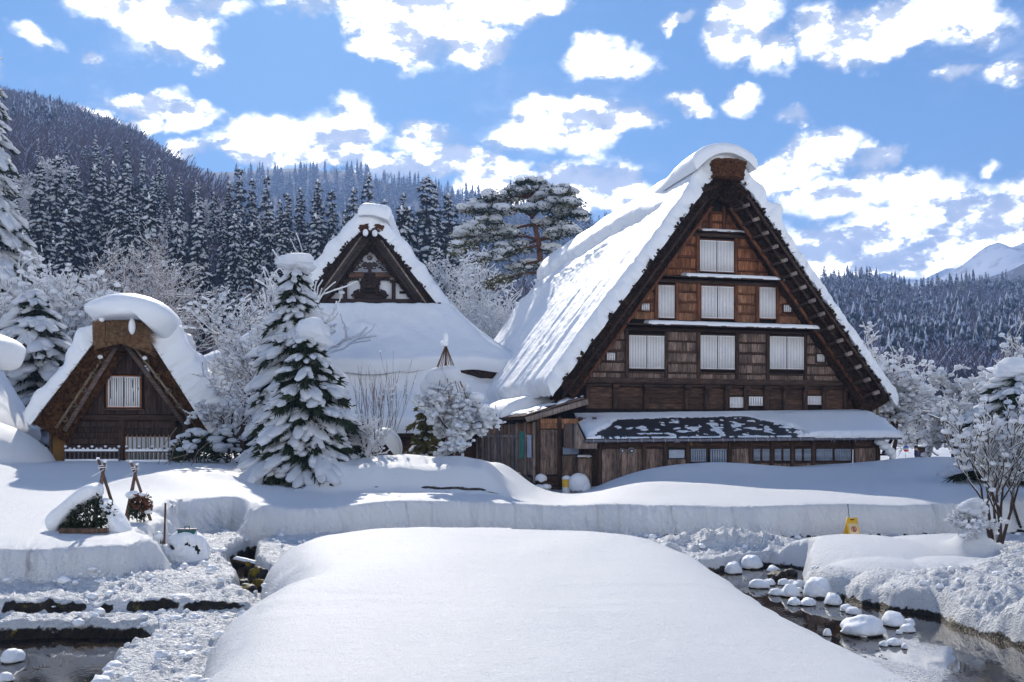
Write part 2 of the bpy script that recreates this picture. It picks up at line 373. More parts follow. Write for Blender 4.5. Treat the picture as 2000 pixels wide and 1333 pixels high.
def ground(x, y, full=False):
    x = np.asarray(x, float); y = np.asarray(y, float)
    w1 = fb2(x/5, y/5, 3, 3)
    Hs = np.interp(y, [5, 16, 24, 30, 36, 44, 60, 100], [.9, .93, .93, 1.06, 1.12, 1.2, 1.3, 1.6])+.10*w1
    Hs = Hs+.55*ss(-4, -11, x)*ss(18, 33, y)
    Hs = Hs+dome(x, y, -19.0, 33.0, 3.3, 2.6, 1.55, 1.5)+gau(x, y, -20.5, 30, 3, 3, .5)
    Hs = Hs+gau(x, y, 7.3, 36.3, 3.4, 2.2, .42)+gau(x, y, 3.6, 29.0, 1.6, 2.4, .12)+gau(x, y, 13, 36, 6, 2.4, .12)
    Hs = Hs-gau(x, y, 2.0, 38.6, 2.1, 7.0, .95)-gau(x, y, 1.3, 27.5, 1.6, 2.5, .28)
    Hs = Hs+gau(x, y, 17.5, 40, 4.5, 3.5, .55)+gau(x, y, 22, 50, 8, 4, .12)
    Hs = Hs-1.15*ss(53, 56, y)*ss(82, 76, y)*ss(18, 22, x)*ss(60, 50, x)
    # snow pillow over the low hedge in the garden, steep towards the way
    lat = ss(-6.1, -4.9, x)*ss(.35, -1.0, x)
    yc = 28.35-.12*(x+2.5)**2*.25
    rid = np.exp(-np.clip(np.abs((y-yc)/np.where(y < yc, .95, 1.5)), 0, 4)**3.2)
    Hs = Hs+lat*rid*(.80+.12*pn2(x*.9, y*.4, 5))-.07*np.exp(-((x+3.55)/.22)**2)*rid
    Hs = Hs+.38*ss(28, 30, y)*ss(37, 33, y)*ss(-8.5, -6.5, x)*ss(.9, -.6, x)
    for (cx, cy, r, h) in [(-3.9, 30.6, 1.0, .35), (-2.0, 31.0, .8, .25), (-.3, 31.5, 1.1, .35), (-4.9, 33.5, 1.2, .4), (-5.8, 31, .9, .2), (-1.4, 34.5, 1.6, .4), (-7.3, 25.7, 1.3, .12), (-9.5, 26.5, 1.2, .25), (-8.1, 27.2, .6, .25), (-6.6, 30.5, 1.2, .45), (-7.6, 32.0, 1.0, .35)]:
        Hs = Hs+gau(x, y, cx, cy, r, r, h)
    # low ground: trodden lumpy snow
    lump = bil2(x*1.7, y*1.7, 3, 21); lump2 = bil2(x*6, y*6, 2, 31)
    left = ss(-3.3, -4.3, x)*ss(12.5, 13.6, y)
    low = .04+.09*lump+.035*lump2
    stp = ss(13.75, 13.95, y+.18*fb2(x*1.3, y*0, 2, 8))
    low = low+left*(-.02+.17*stp+.14*ss(14.0, 15.2, y)*ss(16.8, 15.6, y))
    # right bank pillows
    rb = np.zeros_like(x)
    for d in [(6.9, 19.0, 1.75, 2.3, .62, 1.9), (8.3, 19.2, 1.6, 1.8, .60, 1.8), (6.55, 17.2, 1.15, 1.0, .42, 1.9), (7.7, 17.1, 1.2, .95, .46, 1.8), (5.75, 17.0, .75, .65, .30, 1.9), (6.35, 16.2, .72, .62, .34, 2.0),
              (7.0, 15.6, 1.2, 1.1, .34, 1.6), (8.6, 16.4, 1.9, 1.6, .46, 1.5), (8.4, 14.6, 2.2, 1.2, .40, 1.5), (10.4, 18.0, 2.6, 2.4, .42, 1.4), (7.9, 12.9, 1.45, .85, .46, 1.7), (9.6, 11.5, 3.0, 1.2, .50, 1.6), (10.4, 13.0, 3.5, 2.0, .34, 1.4)]:
        rb = np.maximum(rb, dome(x, y, *d))
    rr = ss(5.0, 7.0, x)*ss(10, 12, y)*ss(23.2, 21.8, y)
    rsm = np.clip(dome(x, y, 7.1, 18.8, 2.0, 2.8, 1, 2)*1.4, 0, 1)
    low = np.where(rr > 0, low*(1-.75*rsm*rr), low)
    rb = rb+(rb > .02)*(1-rsm)*(.11*lump+.05*lump2)*ss(5.6, 7.2, x)
    low = np.maximum(low, rb)+.15*np.minimum(low, rb)
    low = low+gau(x, y, 8.62, 18.2, .30, .30, .46)
    # bank pile between the creek head and the way
    low = low+gau(x, y, 4.6, 21.3, 1.7, .5, .30)*(1+.6*lump)+gau(x, y, 7.6, 21.7, 1.6, .35, .12)
    # ploughed lumps at the corner of the cut (left of the way)
    low = low+gau(x, y, -5.3, 20.0, .8, 1.6, .1)
    # the big smooth mound
    sdm = poly_sd(MOUND, x, y)+.10*fb2(x*.8, y*.8, 2, 12)
    e = np.clip(sdm/np.where(x < 0, .95, 1.25), 0, 1)
    prof = np.sqrt(np.clip(1-(1-e)**2.2, 0, 1))
    mh = .88+.07*fb2(x/2.6, y/3.2, 2, 40)+.012*fb2(x*1.7, y*2.6, 4, 44)+.006*np.sin(y*9+3*fb2(x*.6, y*.6, 2, 46))*ss(.0, .4, fb2(x*.35, y*.35, 2, 45))+.05*ss(8, 16, y)-.10*ss(1.2, 3.6, x)*ss(15, 10, y)
    low0 = low
    low = np.where(sdm > 0, np.maximum(low*(1-prof), 0)+mh*prof, low)
    for d in [(3.35, 17.2, .72, .55, .46, 2), (3.1, 18.2, .9, .8, .60, 2), (2.9, 9.6, .5, .9, .42, 2)]:
        low = np.maximum(low, dome(x, y, *d))
    # water beds
    sdc = poly_sd(CREEK, x, y)+.10*fb2(x*2.2, y*2.2, 2, 14)
    sdp = poly_sd(POND, x, y)+.09*fb2(x*2.5, y*2.5, 2, 15)
    cut = np.maximum(ss(-.14, .16, sdc), ss(-.10, .08, sdp)); cut = cut*(1-ss(.0, .35, sdm))
    rock = fb2(x*2.2, y*2.2, 3, 51)
    bed = -.34+.16*rock
    low = low*(1-cut)+bed*cut
    gd = poly_sd(GULCH, x, y, False)+.07*fb2(x*3, y*3, 2, 16)
    gc = ss(.36, .18, gd)
    # field edge
    sdf = poly_sd(FIELD, x, y)+.26*fb2(x*.38, y*.38, 2, 27)+.10*fb2(x*.9, y*.9, 2, 17)+.05*pn2(x*4.5+y*2, y*1.0, 18)+.02*pn2(x*14+y*5, y*4, 19)
    for kf, am, sd_ in ((1.55, .085, 1), (3.7, .035, 2)):
        q = x*kf+1.1*pn2(x*.35, y*.35, 23+sd_)+.35*y; cell = np.floor(q).astype(np.int64); fr = q-cell; sdf = sdf+am*(_perm[(cell+900*sd_) & 4095]/4096.-.5)+am*.8*(fr-.5)
    dog = ss(-5.0, -6.3, x)*ss(15.5, 17.5, y)*ss(25, 23, y)
    sdf = sdf+dog*.16*lump
    t = ss(0, .30+.35*dog, sdf)
    top = Hs-(.16+.09*pn2(x*.6, y*.3, 28))*np.exp(-np.clip(sdf, 0, 9)/(.38+.2*pn2(x*.3, y*.3, 29)))+dog*np.exp(-np.clip(sdf, 0, 9)/.5)*.08*lump
    H = low*(1-t)+top*t
    H = H*(1-gc)+np.minimum(H, -.42)*gc
    if not full: return H
    wall = ss(-.02, .05, sdf)*ss(.40, .28, sdf)
    rough = (1-t)*(1-ss(.02, .35, sdm))*(1-rsm*.9)
    earth_and_slit = np.zeros_like(H)
    # stone steps showing under the ledges
    ed = np.exp(-((y+.18*fb2(x*1.3, y*0, 2, 8)-13.84)/.07)**2)*left*ss(-.12, .10, fb2(x*1.6, y*.2, 2, 70))
    earth_and_slit = np.maximum(earth_and_slit, ed)
    # undercut shade painted as a dark slit below the long cut and hedge pillow
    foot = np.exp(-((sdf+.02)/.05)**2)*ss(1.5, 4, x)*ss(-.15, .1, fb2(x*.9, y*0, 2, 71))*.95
    earth_and_slit = np.maximum(earth_and_slit, foot)
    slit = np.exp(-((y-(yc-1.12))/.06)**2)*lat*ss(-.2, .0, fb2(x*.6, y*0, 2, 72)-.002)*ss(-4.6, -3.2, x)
    earth_and_slit = np.maximum(earth_and_slit, slit)
    return H, rough, earth_and_slit, wall, ss(.0, .2, gd)
def gz(x, y): return float(ground(np.array([x]), np.array([y]))[0])
def ground_mat():
    m, k, b = newmat('ground_snow'); c = coord(k)
    A = lambda n: k.n('ShaderNodeAttribute', dict(attribute_name=n)).outputs['Fac']
    rough, earth_and_slit, wall = A('rough'), A('earth_and_slit'), A('wall')
    sc = k.mix(k.noise(c, .9, 3), (.80, .818, .842), (.86, .868, .880))
    n = k.noise(c, 9, 5, .7)
    ec = k.mix(k.sstep(n, .35, .7), (.010, .008, .007), (.045, .032, .018))
    gpos = k.n('ShaderNodeSeparateXYZ', None, Vector=c)
    moss = k.math('MULTIPLY', k.sstep(k.noise(c, 4.6, 4, .7), .57, .63), k.sstep(gpos.outputs[2], -.30, -.02))
    ec = k.mix(moss, ec, (.16, .12, .012))
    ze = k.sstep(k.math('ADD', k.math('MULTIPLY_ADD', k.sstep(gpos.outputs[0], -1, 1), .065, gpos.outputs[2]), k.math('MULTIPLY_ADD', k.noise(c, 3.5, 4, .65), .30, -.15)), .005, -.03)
    em = k.math('MAXIMUM', k.sstep(k.math('ADD', earth_and_slit, k.math('MULTIPLY_ADD', n, .5, -.25)), .42, .58), ze)
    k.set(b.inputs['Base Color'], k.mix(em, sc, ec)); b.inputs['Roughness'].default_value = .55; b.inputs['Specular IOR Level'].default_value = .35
    nr = bump(k, k.noise(c, 90, 2, .8), .8, .034)
    nr = bump(k, k.noise(c, 30, 3, .75), .6, .038, nr)
    nr = bump(k, k.noise(c, 8, 3, .6), .28, .05, nr)
    bl = k.n('ShaderNodeTexVoronoi', dict(feature='SMOOTH_F1'), Vector=k.vm('ADD', c, k.noise(c, 4, 2, out=1)), Scale=11.0, Smoothness=.5)
    b1 = k.n('ShaderNodeBump', None, Height=k.math('ADD', bl.outputs[0], k.math('MULTIPLY', k.noise(c, 22, 4, .7), .8)), Distance=.07); k.set(b1.inputs['Strength'], k.math('MULTIPLY', rough, .75)); k.t.links.new(nr, b1.inputs['Normal'])
    # shovel strokes on the cut faces
    rot = k.n('ShaderNodeVectorRotate', dict(rotation_type='Y_AXIS'), Vector=c, Angle=.5)
    sk = k.vm('MULTIPLY', k.vm('ADD', rot, k.noise(c, .5, 1, out=1)), (2.6, 2.6, .9))
    v2 = k.n('ShaderNodeTexVoronoi', dict(feature='F1'), Vector=sk, Scale=1.0)
    hsk = k.math('ADD', k.math('MULTIPLY', k.noise(v2.outputs['Position'], 9.3, 0), 1.0), k.math('MULTIPLY', k.noise(k.vm('MULTIPLY', sk, (2, 2, .4)), 1.2, 1), .12))
    b2 = k.n('ShaderNodeBump', None, Height=hsk, Distance=.65); k.set(b2.inputs['Strength'], k.math('MULTIPLY', wall, 1.0)); k.t.links.new(b1.outputs[0], b2.inputs['Normal'])
    k.set(b.inputs['Normal'], b2.outputs[0]); return m
M['ground'] = ground_mat()
def build_ground():
    # polar sheet about the viewpoint's foot, finest where the small relief is, out past the horizon
    ca = np.concatenate([np.linspace(-180, -36, 50)[:-1], np.linspace(-36, 36, GA), np.linspace(36, 180, 50)[1:]])
    r = np.concatenate([np.linspace(.3, 6, 24)[:-1], np.geomspace(6, 46, GR), np.geomspace(46, 160, 50)[1:], np.geomspace(160, 3150, 18)[1:]])
    A, Rr = np.meshgrid(np.radians(ca), r)
    X = np.sin(A)*Rr; Y = np.cos(A)*Rr; X = np.clip(X, -2550, 2550); Y = np.maximum(Y, -300-.02*Rr)
    H, ro, ea, wa, _ = ground(X, Y, True)
    H = np.where(Rr > 300, np.minimum(H, 1.6), H)
    V = np.stack([X, Y, H], -1).reshape(-1, 3)
    me = mk_mesh('ground', V, grid_faces(len(r), len(ca)), M['ground'], True, dict(rough=ro.ravel(), earth_and_slit=ea.ravel(), wall=wa.ravel()))
    link('snow_ground', me, kind='structure')
GA, GR = 820, 640
HAZE = .00036
build_ground()
# water
def water_mat():
    m, k, b = newmat('water'); c = coord(k)
    n = k.noise(k.vm('MULTIPLY', c, (1, 1, 1)), 2.2, 5, .7)
    col = k.mix(k.sstep(n, .42, .68), (.012, .012, .014), (.060, .040, .024))
    k.set(b.inputs['Base Color'], col); b.inputs['Roughness'].default_value = .035; b.inputs['IOR'].default_value = 1.5
    b.inputs['Specular IOR Level'].default_value = 1.0
    nr = bump(k, k.noise(k.vm('MULTIPLY', c, (1, .5, 1)), 3.0, 2, .5), .05, .02)
    rip = k.sstep(k.noise(c, .55, 2), .45, .62)
    b1 = k.n('ShaderNodeBump', None, Height=k.noise(k.vm('MULTIPLY', c, (1.3, .8, 1)), 14, 2, .6), Distance=.015); k.set(b1.inputs['Strength'], k.math('MULTIPLY', rip, .2)); k.t.links.new(nr, b1.inputs['Normal'])
    k.set(b.inputs['Normal'], b1.outputs[0]); return m
M['water'] = water_mat()
link('creek_water', mk_mesh('creek_water', [(2.2, 1, WATER), (16, 1, WATER), (16, 21.6, WATER), (2.2, 21.6, WATER)], np.array([[0, 1, 2, 3]]), M['water']), kind='structure')
link('pond_water', mk_mesh('pond_water', [(-40, 1, WATER), (-3.2, 1, WATER), (-3.2, 13.6, WATER), (-40, 13.6, WATER)], np.array([[0, 1, 2, 3]]), M['water']), kind='structure')
link('ditch_water', mk_mesh('ditch_water', [(-6.6, 14.6, -.33), (-3.4, 14.6, -.33), (-3.4, 23.0, -.33), (-6.6, 23.0, -.33)], np.array([[0, 1, 2, 3]]), M['water']), kind='structure')

# ------------------------------------------------------------------ hills
def interp(tab, u, i): return np.interp(u, [t[0] for t in tab], [t[i] for t in tab])
FR = [(-1500, 120, 900), (-300, 130, 850), (0, 205, 720), (60, 218, 700), (130, 240, 650), (200, 268, 600), (260, 300, 520), (310, 345, 430), (360, 395, 340), (420, 450, 260), (500, 500, 220), (600, 530, 200), (700, 545, 190), (800, 560, 180), (900, 580, 180), (1000, 610, 170), (1200, 660, 160), (1500, 720, 150), (1750, 790, 150), (2000, 840, 150), (3500, 845, 150)]
BK = [(-400, 300, 1500), (200, 338, 1500), (340, 334, 1500), (420, 338, 1500), (520, 332, 1500), (620, 327, 1500), (700, 337, 1450), (800, 362, 1400), (900, 383, 1350), (960, 390, 1300), (1050, 410, 1300), (1200, 450, 1300), (1400, 520, 1300), (1560, 600, 1300), (1700, 680, 1300), (1900, 800, 1300), (3000, 848, 1300)]
RT = [(1000, 800, 800), (1200, 700, 800), (1400, 600, 800), (1500, 575, 780), (1600, 562, 760), (1700, 566, 740), (1790, 590, 720), (1830, 580, 720), (1900, 572, 720), (2000, 578, 720), (2100, 560, 720), (2400, 520, 720), (3400, 480, 720)]
def hill_z(tab, y0, z0, p, x, y, seed, amp):
    u = 1000+F*x/np.maximum(y, 1); v = interp(tab, u, 1); D = interp(tab, u, 2)
    zr = EYE+(HOR-v)/F*D
    t = (y-y0)/(D-y0)
    up = z0+(zr-z0)*np.clip(t, 0, 1)**p
    dn = zr*np.clip(1-(t-1)*1.6, 0, 1)
    return np.where(t <= 1, up, dn)+amp*fb2(x/(amp*8), y/(amp*8), 4, seed)*np.clip(t*3, 0, 1)*np.clip(1.35-t, .2, 1)-3*(t < 0)
HILLS = {'front': (FR, 88, .8, 1.0, 81, 4), 'back': (BK, 420, 0, 1.1, 82, 14), 'right': (RT, 150, .5, 1.15, 83, 9)}
def hz(name, x, y):
    tab, y0, z0, p, sd, am = HILLS[name]; return hill_z(tab, y0, z0, p, np.asarray(x, float), np.asarray(y, float), sd, am)
def hill_mat(name, c_dark, c_mid, snow, s, cover):
    m, k, b = newmat(name); c = coord(k)
    n = k.noise(c, s, 6, .72); n2 = k.noise(c, s*.14, 3, .6)
    dk = k.mix(k.noise(c, s*3, 2), c_dark, c_mid)
    f = k.sstep(k.math('ADD', n, k.math('MULTIPLY_ADD', n2, .5, -.25)), cover-.1, cover+.12)
    k.set(b.inputs['Base Color'], k.mix(f, dk, snow)); b.inputs['Roughness'].default_value = .9; b.inputs['Specular IOR Level'].default_value = .1
    k.set(b.inputs['Normal'], bump(k, n, 1.0, 3.0)); return m
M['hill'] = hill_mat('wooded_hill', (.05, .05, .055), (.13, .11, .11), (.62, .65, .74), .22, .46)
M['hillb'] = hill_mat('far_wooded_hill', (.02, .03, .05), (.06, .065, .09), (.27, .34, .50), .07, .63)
def build_hill(name, key, u0, u1, y0, y1, nu, ny, mat):
    u = np.linspace(u0, u1, nu); y = np.geomspace(y0, y1, ny); U, Y = np.meshgrid(u, y); X = (U-1000)/F*Y
    Z = hz(key, X, Y)
    link(name, mk_mesh(name, np.stack([X, Y, Z], -1).reshape(-1, 3), grid_faces(ny, nu), mat, True), kind='structure')
build_hill('left_hillside', 'front', -900, 2200, 86, 1300, 180, 70, M['hill'])
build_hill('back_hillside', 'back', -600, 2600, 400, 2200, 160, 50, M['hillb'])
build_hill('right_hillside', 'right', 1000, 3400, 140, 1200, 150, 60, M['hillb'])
def mountain(name, pts, D, depth, mat, seed, amp):
    u = np.linspace(pts[0][0], pts[-1][0], 160); v = np.interp(u, [p[0] for p in pts], [p[1] for p in pts])
    rows = []
    for j in range(41):
        q = j/40; y = D-depth*q
        crest = EYE+(HOR-v)/F*D
        X = (u-1000)/F*D
        z = crest*(1-q)**1.15+amp*(bil2(X/(amp*7), np.full_like(X, y)/(amp*7), 5, seed))*min(1, q*4)*(1-q)+amp*.25*fb2(X/(amp*2), X*0, 3, seed)*(1-q)
        rows.append(np.stack([X, np.full_like(X, y), z], -1))
    V = np.array(rows).reshape(-1, 3); link(name, mk_mesh(name, V, grid_faces(41, 160), mat, True), kind='structure')
M['mount'] = hill_mat('snowy_mountain', (.10, .10, .13), (.2, .19, .2), (.80, .82, .86), .012, .44)
mountain('snowy_mountain', [(1560, 620), (1700, 568), (1780, 550), (1830, 546), (1870, 522), (1900, 500), (1925, 482), (1950, 475), (1975, 482), (2000, 470), (2060, 440), (2200, 420), (2420, 500)], 2200, 900, M['mount'], 91, 36)
mountain('distant_mountain', [(1400, 560), (1640, 548), (1700, 540), (1730, 532), (1760, 544), (1800, 548), (1850, 524), (1900, 530), (2000, 520), (2300, 560)], 3100, 500, M['mount'], 95, 30)
M['hillc'] = hill_mat('bare_wooded_spur', (.10, .07, .07), (.2, .15, .14), (.55, .55, .6), .05, .55)
mountain('bare_spur', [(1800, 640), (1880, 570), (1920, 548), (1960, 532), (2000, 518), (2060, 500), (2200, 490), (2500, 560)], 1500, 600, M['hillc'], 97, 24)

hzm = bpy.data.materials.new('haze'); hzm.use_nodes = True; kk = NT(hzm.node_tree); oo = kk.n('ShaderNodeOutputMaterial'); vv = kk.n('ShaderNodeVolumePrincipled', None, Color=(.34, .53, 1.0), Density=HAZE, Anisotropy=.2)
kk.t.links.new(vv.outputs[0], oo.inputs['Volume'])
if HAZE > 0:
    MB().box(-2600, 2600, -400, 3300, -2.0, 640).build('haze', hzm, kind='stuff')
# ------------------------------------------------------------------ building materials
def wood(name, c1, c2, horiz=False, rand=.5, scale=5, rough=.85, strong=.5):
    m, k, b = newmat(name)
    oi = k.n('ShaderNodeObjectInfo')
    g = k.n('ShaderNodeNewGeometry').outputs['Position']
    st = (1, 1, 9) if horiz else (9, 9, 1.0)
    off = k.n('ShaderNodeCombineXYZ', None, X=oi.outputs['Random'], Y=oi.outputs['Random'], Z=oi.outputs['Random'])
    c = k.vm('ADD', k.vm('MULTIPLY', g, st), k.vm('MULTIPLY', off, (31, 17, 23)))
    n = k.noise(c, scale*.45, 5, .7)
    n2 = k.noise(g, 1.3, 3, .6)
    col = k.mix(k.sstep(n, .32, .68), c1, c2)
    col = k.mix(k.math('MULTIPLY', k.sstep(n2, .45, .75), .5), col, (.025, .018, .016))
    hv = k.n('ShaderNodeHueSaturation', None, Color=col)
    k.set(hv.inputs['Value'], k.math('MULTIPLY_ADD', oi.outputs['Random'], rand, 1-rand/2))
    k.set(b.inputs['Base Color'], hv.outputs[0]); b.inputs['Roughness'].default_value = rough; b.inputs['Specular IOR Level'].default_value = .2
    k.set(b.inputs['Normal'], bump(k, n, strong, .015)); return m
M['board_red'] = wood('reddish_boards', (.37, .150, .070), (.11, .045, .024), rand=.9)
M['board_brown'] = wood('brown_boards', (.38, .185, .10), (.11, .058, .034), rand=.8)
M['board_grey'] = wood('grey_boards', (.29, .205, .165), (.070, .048, .040), rand=.8)
M['plank_dark'] = wood('dark_planks', (.13, .072, .046), (.032, .02, .016), horiz=True, rand=.7)
M['timber'] = wood('dark_timber', (.085, .052, .038), (.025, .017, .014), horiz=True, rand=.5)
M['timber_v'] = wood('dark_posts', (.10, .058, .040), (.03, .02, .016), rand=.5)
M['timber_red'] = wood('red_posts', (.19, .075, .038), (.07, .03, .018), rand=.5)
M['wood_pale'] = wood('pale_weathered_wood', (.36, .29, .25), (.16, .12, .10), rand=.5)
M['hut_board'] = wood('hut_boards', (.085, .055, .045), (.028, .018, .015), rand=.6)
M['hut_barge'] = wood('barge_board', (.19, .14, .12), (.08, .055, .045), horiz=True)
M['bamboo'] = plain('weathered_bamboo', (.30, .24, .16), (.14, .11, .08), 12, .6, (1, 1, .2))
M['dark'] = plain('dark_inside', (.012, .009, .008), (.02, .015, .012), 3)
M['metal_roof'] = plain('black_metal_roof', (.018, .018, .022), (.035, .035, .04), 5, .45, b_str=.1, spec=.5)
M['metal_grey'] = plain('grey_metal', (.20, .20, .23), (.12, .11, .13), 6, .5, b_str=.1)
M['white_slat'] = plain('white_slats', (.88, .87, .87), (.80, .79, .80), 3, .7, (1, 1, .3), b_str=.1)
M['white_back'] = plain('grey_slat_backing', (.24, .20, .19), (.18, .15, .15), 3, .8, b_str=.1)
M['paper_shade'] = plain('shade_tinted_paper', (.34, .40, .50), (.24, .29, .38), 2.5, .35, b_str=.05, spec=.5)  # white paper with the deep eave shade put into its colour
M['plaster'] = plain('white_plaster', (.80, .80, .82), (.72, .72, .76), 2, .85, b_str=.1)
M['ochre'] = plain('ochre_earth_wall', (.36, .20, .07), (.26, .14, .05), 2.5, .9)
M['pale_blue'] = plain('pale_blue_board', (.40, .46, .55), (.30, .36, .46), 2.0, .6, b_str=.05)
M['orange_wood'] = plain('orange_wood_frame', (.45, .17, .06), (.32, .11, .04), 6, .7)
M['teal'] = plain('faded_teal_cloth', (.04, .26, .22), (.05, .12, .07), 2.5, .9)
M['white_paint'] = plain('white_paint', (.75, .75, .75), (.6, .6, .62), 5, .5, b_str=.05)
def thatch_mat(name, a, b_, c_):
    m, k, b = newmat(name); g = coord(k)
    n = k.noise(k.vm('MULTIPLY', g, (1, 1, 1)), 9, 6, .75); n2 = k.noise(g, 1.4, 3, .6)
    col = k.mix(k.sstep(n, .36, .66), a, b_); col = k.mix(k.sstep(n2, .45, .7), col, k.mix(.5, col, c_))
    k.set(b.inputs['Base Color'], col); b.inputs['Roughness'].default_value = .95; b.inputs['Specular IOR Level'].default_value = .1
    k.set(b.inputs['Normal'], bump(k, n, .9, .12)); return m
M['thatch'] = thatch_mat('old_thatch', (.018, .013, .011), (.075, .052, .042), (.10, .05, .025))
M['thatch_hut'] = thatch_mat('brown_thatch', (.035, .018, .010), (.20, .10, .048), (.22, .10, .04))
M['straw'] = thatch_mat('pale_straw', (.11, .06, .032), (.34, .215, .125), (.26, .14, .07))
M['bark_roof'] = thatch_mat('bark_cover', (.035, .017, .011), (.17, .075, .036), (.13, .06, .03))

# ------------------------------------------------------------------ builders shared by the thatched houses
class Frame:
    """a house's own axes: s along the front, w back along the ridge, z up; hp() meets a line of sight with a plane w = const"""
    def __init__(f, x0, y0, yaw): f.x0, f.y0, f.c, f.s = x0, y0, math.cos(yaw), math.sin(yaw); f.yaw = yaw
    def hp(f, u, v, w):
        t = (u-1000)/F; X = f.x0-f.s*w; Y = f.y0+f.c*w
        s = (t*Y-X)/(f.c-t*f.s); d = Y+f.s*s
        return s, EYE+(HOR-v)/F*d
    def rect(f, u0, u1, v0, v1, w):
        vm_ = (v0+v1)/2; um = (u0+u1)/2
        return f.hp(u0, vm_, w)[0], f.hp(u1, vm_, w)[0], f.hp(um, v1, w)[1], f.hp(um, v0, w)[1]
def edge_samples(a, b, er, n):
    k = 7; t = np.linspace(0, np.pi/2, k); lo = a+er*(1-np.cos(t)); hi = b-er*(1-np.cos(t))
    return np.concatenate([lo[:-1], np.linspace(lo[-1], hi[-1], n), hi[::-1][1:]])
def snow_sheet(name, parent, surf, a, b, c, d, thick, er=.3, npn=40, nq=40, ragged=.0, rscale=2.0, lump=.03, seed=0, mask=None, mat=None, sag=0.0, **kw):
    """closed pillow of snow of real thickness over surf(p,q)->(points, normals); mask(p,q) scales thickness and cuts holes"""
    p = edge_samples(a, b, er, npn); q = edge_samples(c, d, er, nq)
    Pm, Qm = np.meshgrid(p, q, indexing='ij')
    dist = np.minimum(np.minimum(Pm-a, b-Pm), np.minimum(Qm-c, d-Qm))
    f = np.sqrt(np.clip(1-(1-np.clip(dist/er, 0, 1))**2, 0, 1))
    if ragged:
        g = np.exp(-dist/(er*1.2))*ragged
        Pr = Pm+g*fb2(Pm*rscale, Qm*rscale, 4, seed+1)*2; Qr = Qm+g*fb2(Pm*rscale, Qm*rscale, 4, seed+2)*2
    else: Pr, Qr = Pm, Qm
    B, N = surf(Pr, Qr)
    T = thick(Pm, Qm) if callable(thick) else np.full(Pm.shape, float(thick))
    T = T*f
    if mask is not None:
        mk = mask(Pm, Qm); T = T*np.sqrt(np.clip(mk, 0, 1))
    T = T+lump*f*fb3(B*1.3, 3, seed+3)+lump*.4*f*fb3(B*5, 2, seed+4)
    T = np.maximum(T, 0)
    top = B+N*T[..., None]; bot = B-N*.02
    if sag: top[..., 2] -= sag*np.exp(-dist/er)*(dist < er*3)*0
    V = np.concatenate([top.reshape(-1, 3), bot.reshape(-1, 3)]); nn, nm = Pm.shape; n0 = nn*nm
    ft = grid_faces(nn, nm); keep = np.ones(len(ft), bool)
    if mask is not None:
        mv = (T*(mk > .03)).ravel(); keep = mv[ft].max(1) > .008
    fb = ft[:, ::-1]+n0
    if mask is not None:
        faces = [ft[keep]]
    else:
        i = np.arange(nn-1); j = np.arange(nm-1)
        e1 = np.stack([i*nm, (i+1)*nm, (i+1)*nm+n0, i*nm+n0], 1)
        e2 = np.stack([i*nm+nm-1, i*nm+nm-1+n0, (i+1)*nm+nm-1+n0, (i+1)*nm+nm-1], 1)
        e3 = np.stack([j, j+n0, j+1+n0, j+1], 1); k2 = (nn-1)*nm
        e4 = np.stack([k2+j, k2+j+1, k2+j+1+n0, k2+j+n0], 1)
        faces = [np.vstack([ft, fb, e1, e2, e3, e4])]
    return link(name, mk_mesh(name, V, faces, mat or M['snow'], True), parent, **kw)
class Profile:
    """outer line of a thatched gable roof, by distance p from the left eave"""
    def __init__(s, pts, soft=3):
        P = np.array(pts, float)
        L = np.concatenate([[0], np.cumsum(np.linalg.norm(np.diff(P, axis=0), axis=1))])
        t = np.linspace(0, L[-1], 240); X = np.interp(t, L, P[:, 0]); Z = np.interp(t, L, P[:, 1])
        for _ in range(soft*4):
            X[1:-1] = (X[:-2]+2*X[1:-1]+X[2:])/4; Z[1:-1] = (Z[:-2]+2*Z[1:-1]+Z[2:])/4
        s.X, s.Z = X, Z; s.t = np.concatenate([[0], np.cumsum(np.hypot(np.diff(X), np.diff(Z)))]); s.L = s.t[-1]
        dx = np.gradient(X, s.t); dz = np.gradient(Z, s.t); l = np.hypot(dx, dz); s.nx = -dz/l; s.nz = dx/l
        s.pa = s.t[np.argmax(Z)]
    def at(s, p):
        p = np.asarray(p, float); x = np.interp(p, s.t, s.X); z = np.interp(p, s.t, s.Z); nx = np.interp(p, s.t, s.nx); nz = np.interp(p, s.t, s.nz)
        over = np.clip(p-s.L, 0, 9); und = np.clip(-p, 0, 9)           # run on past the eaves
        x = x+over*s.nz[-1]-und*s.nz[0]; z = z-over*s.nx[-1]+und*s.nx[0]
        return x, z, nx, nz
    def surf(s, up=.35):
        def f(p, q):
            x, z, nx, nz = s.at(p); l = np.sqrt(nx**2+(nz+up)**2)
            return np.stack([x, q, z], -1), np.stack([nx/l, 0*nx, (nz+up)/l], -1)
        return f
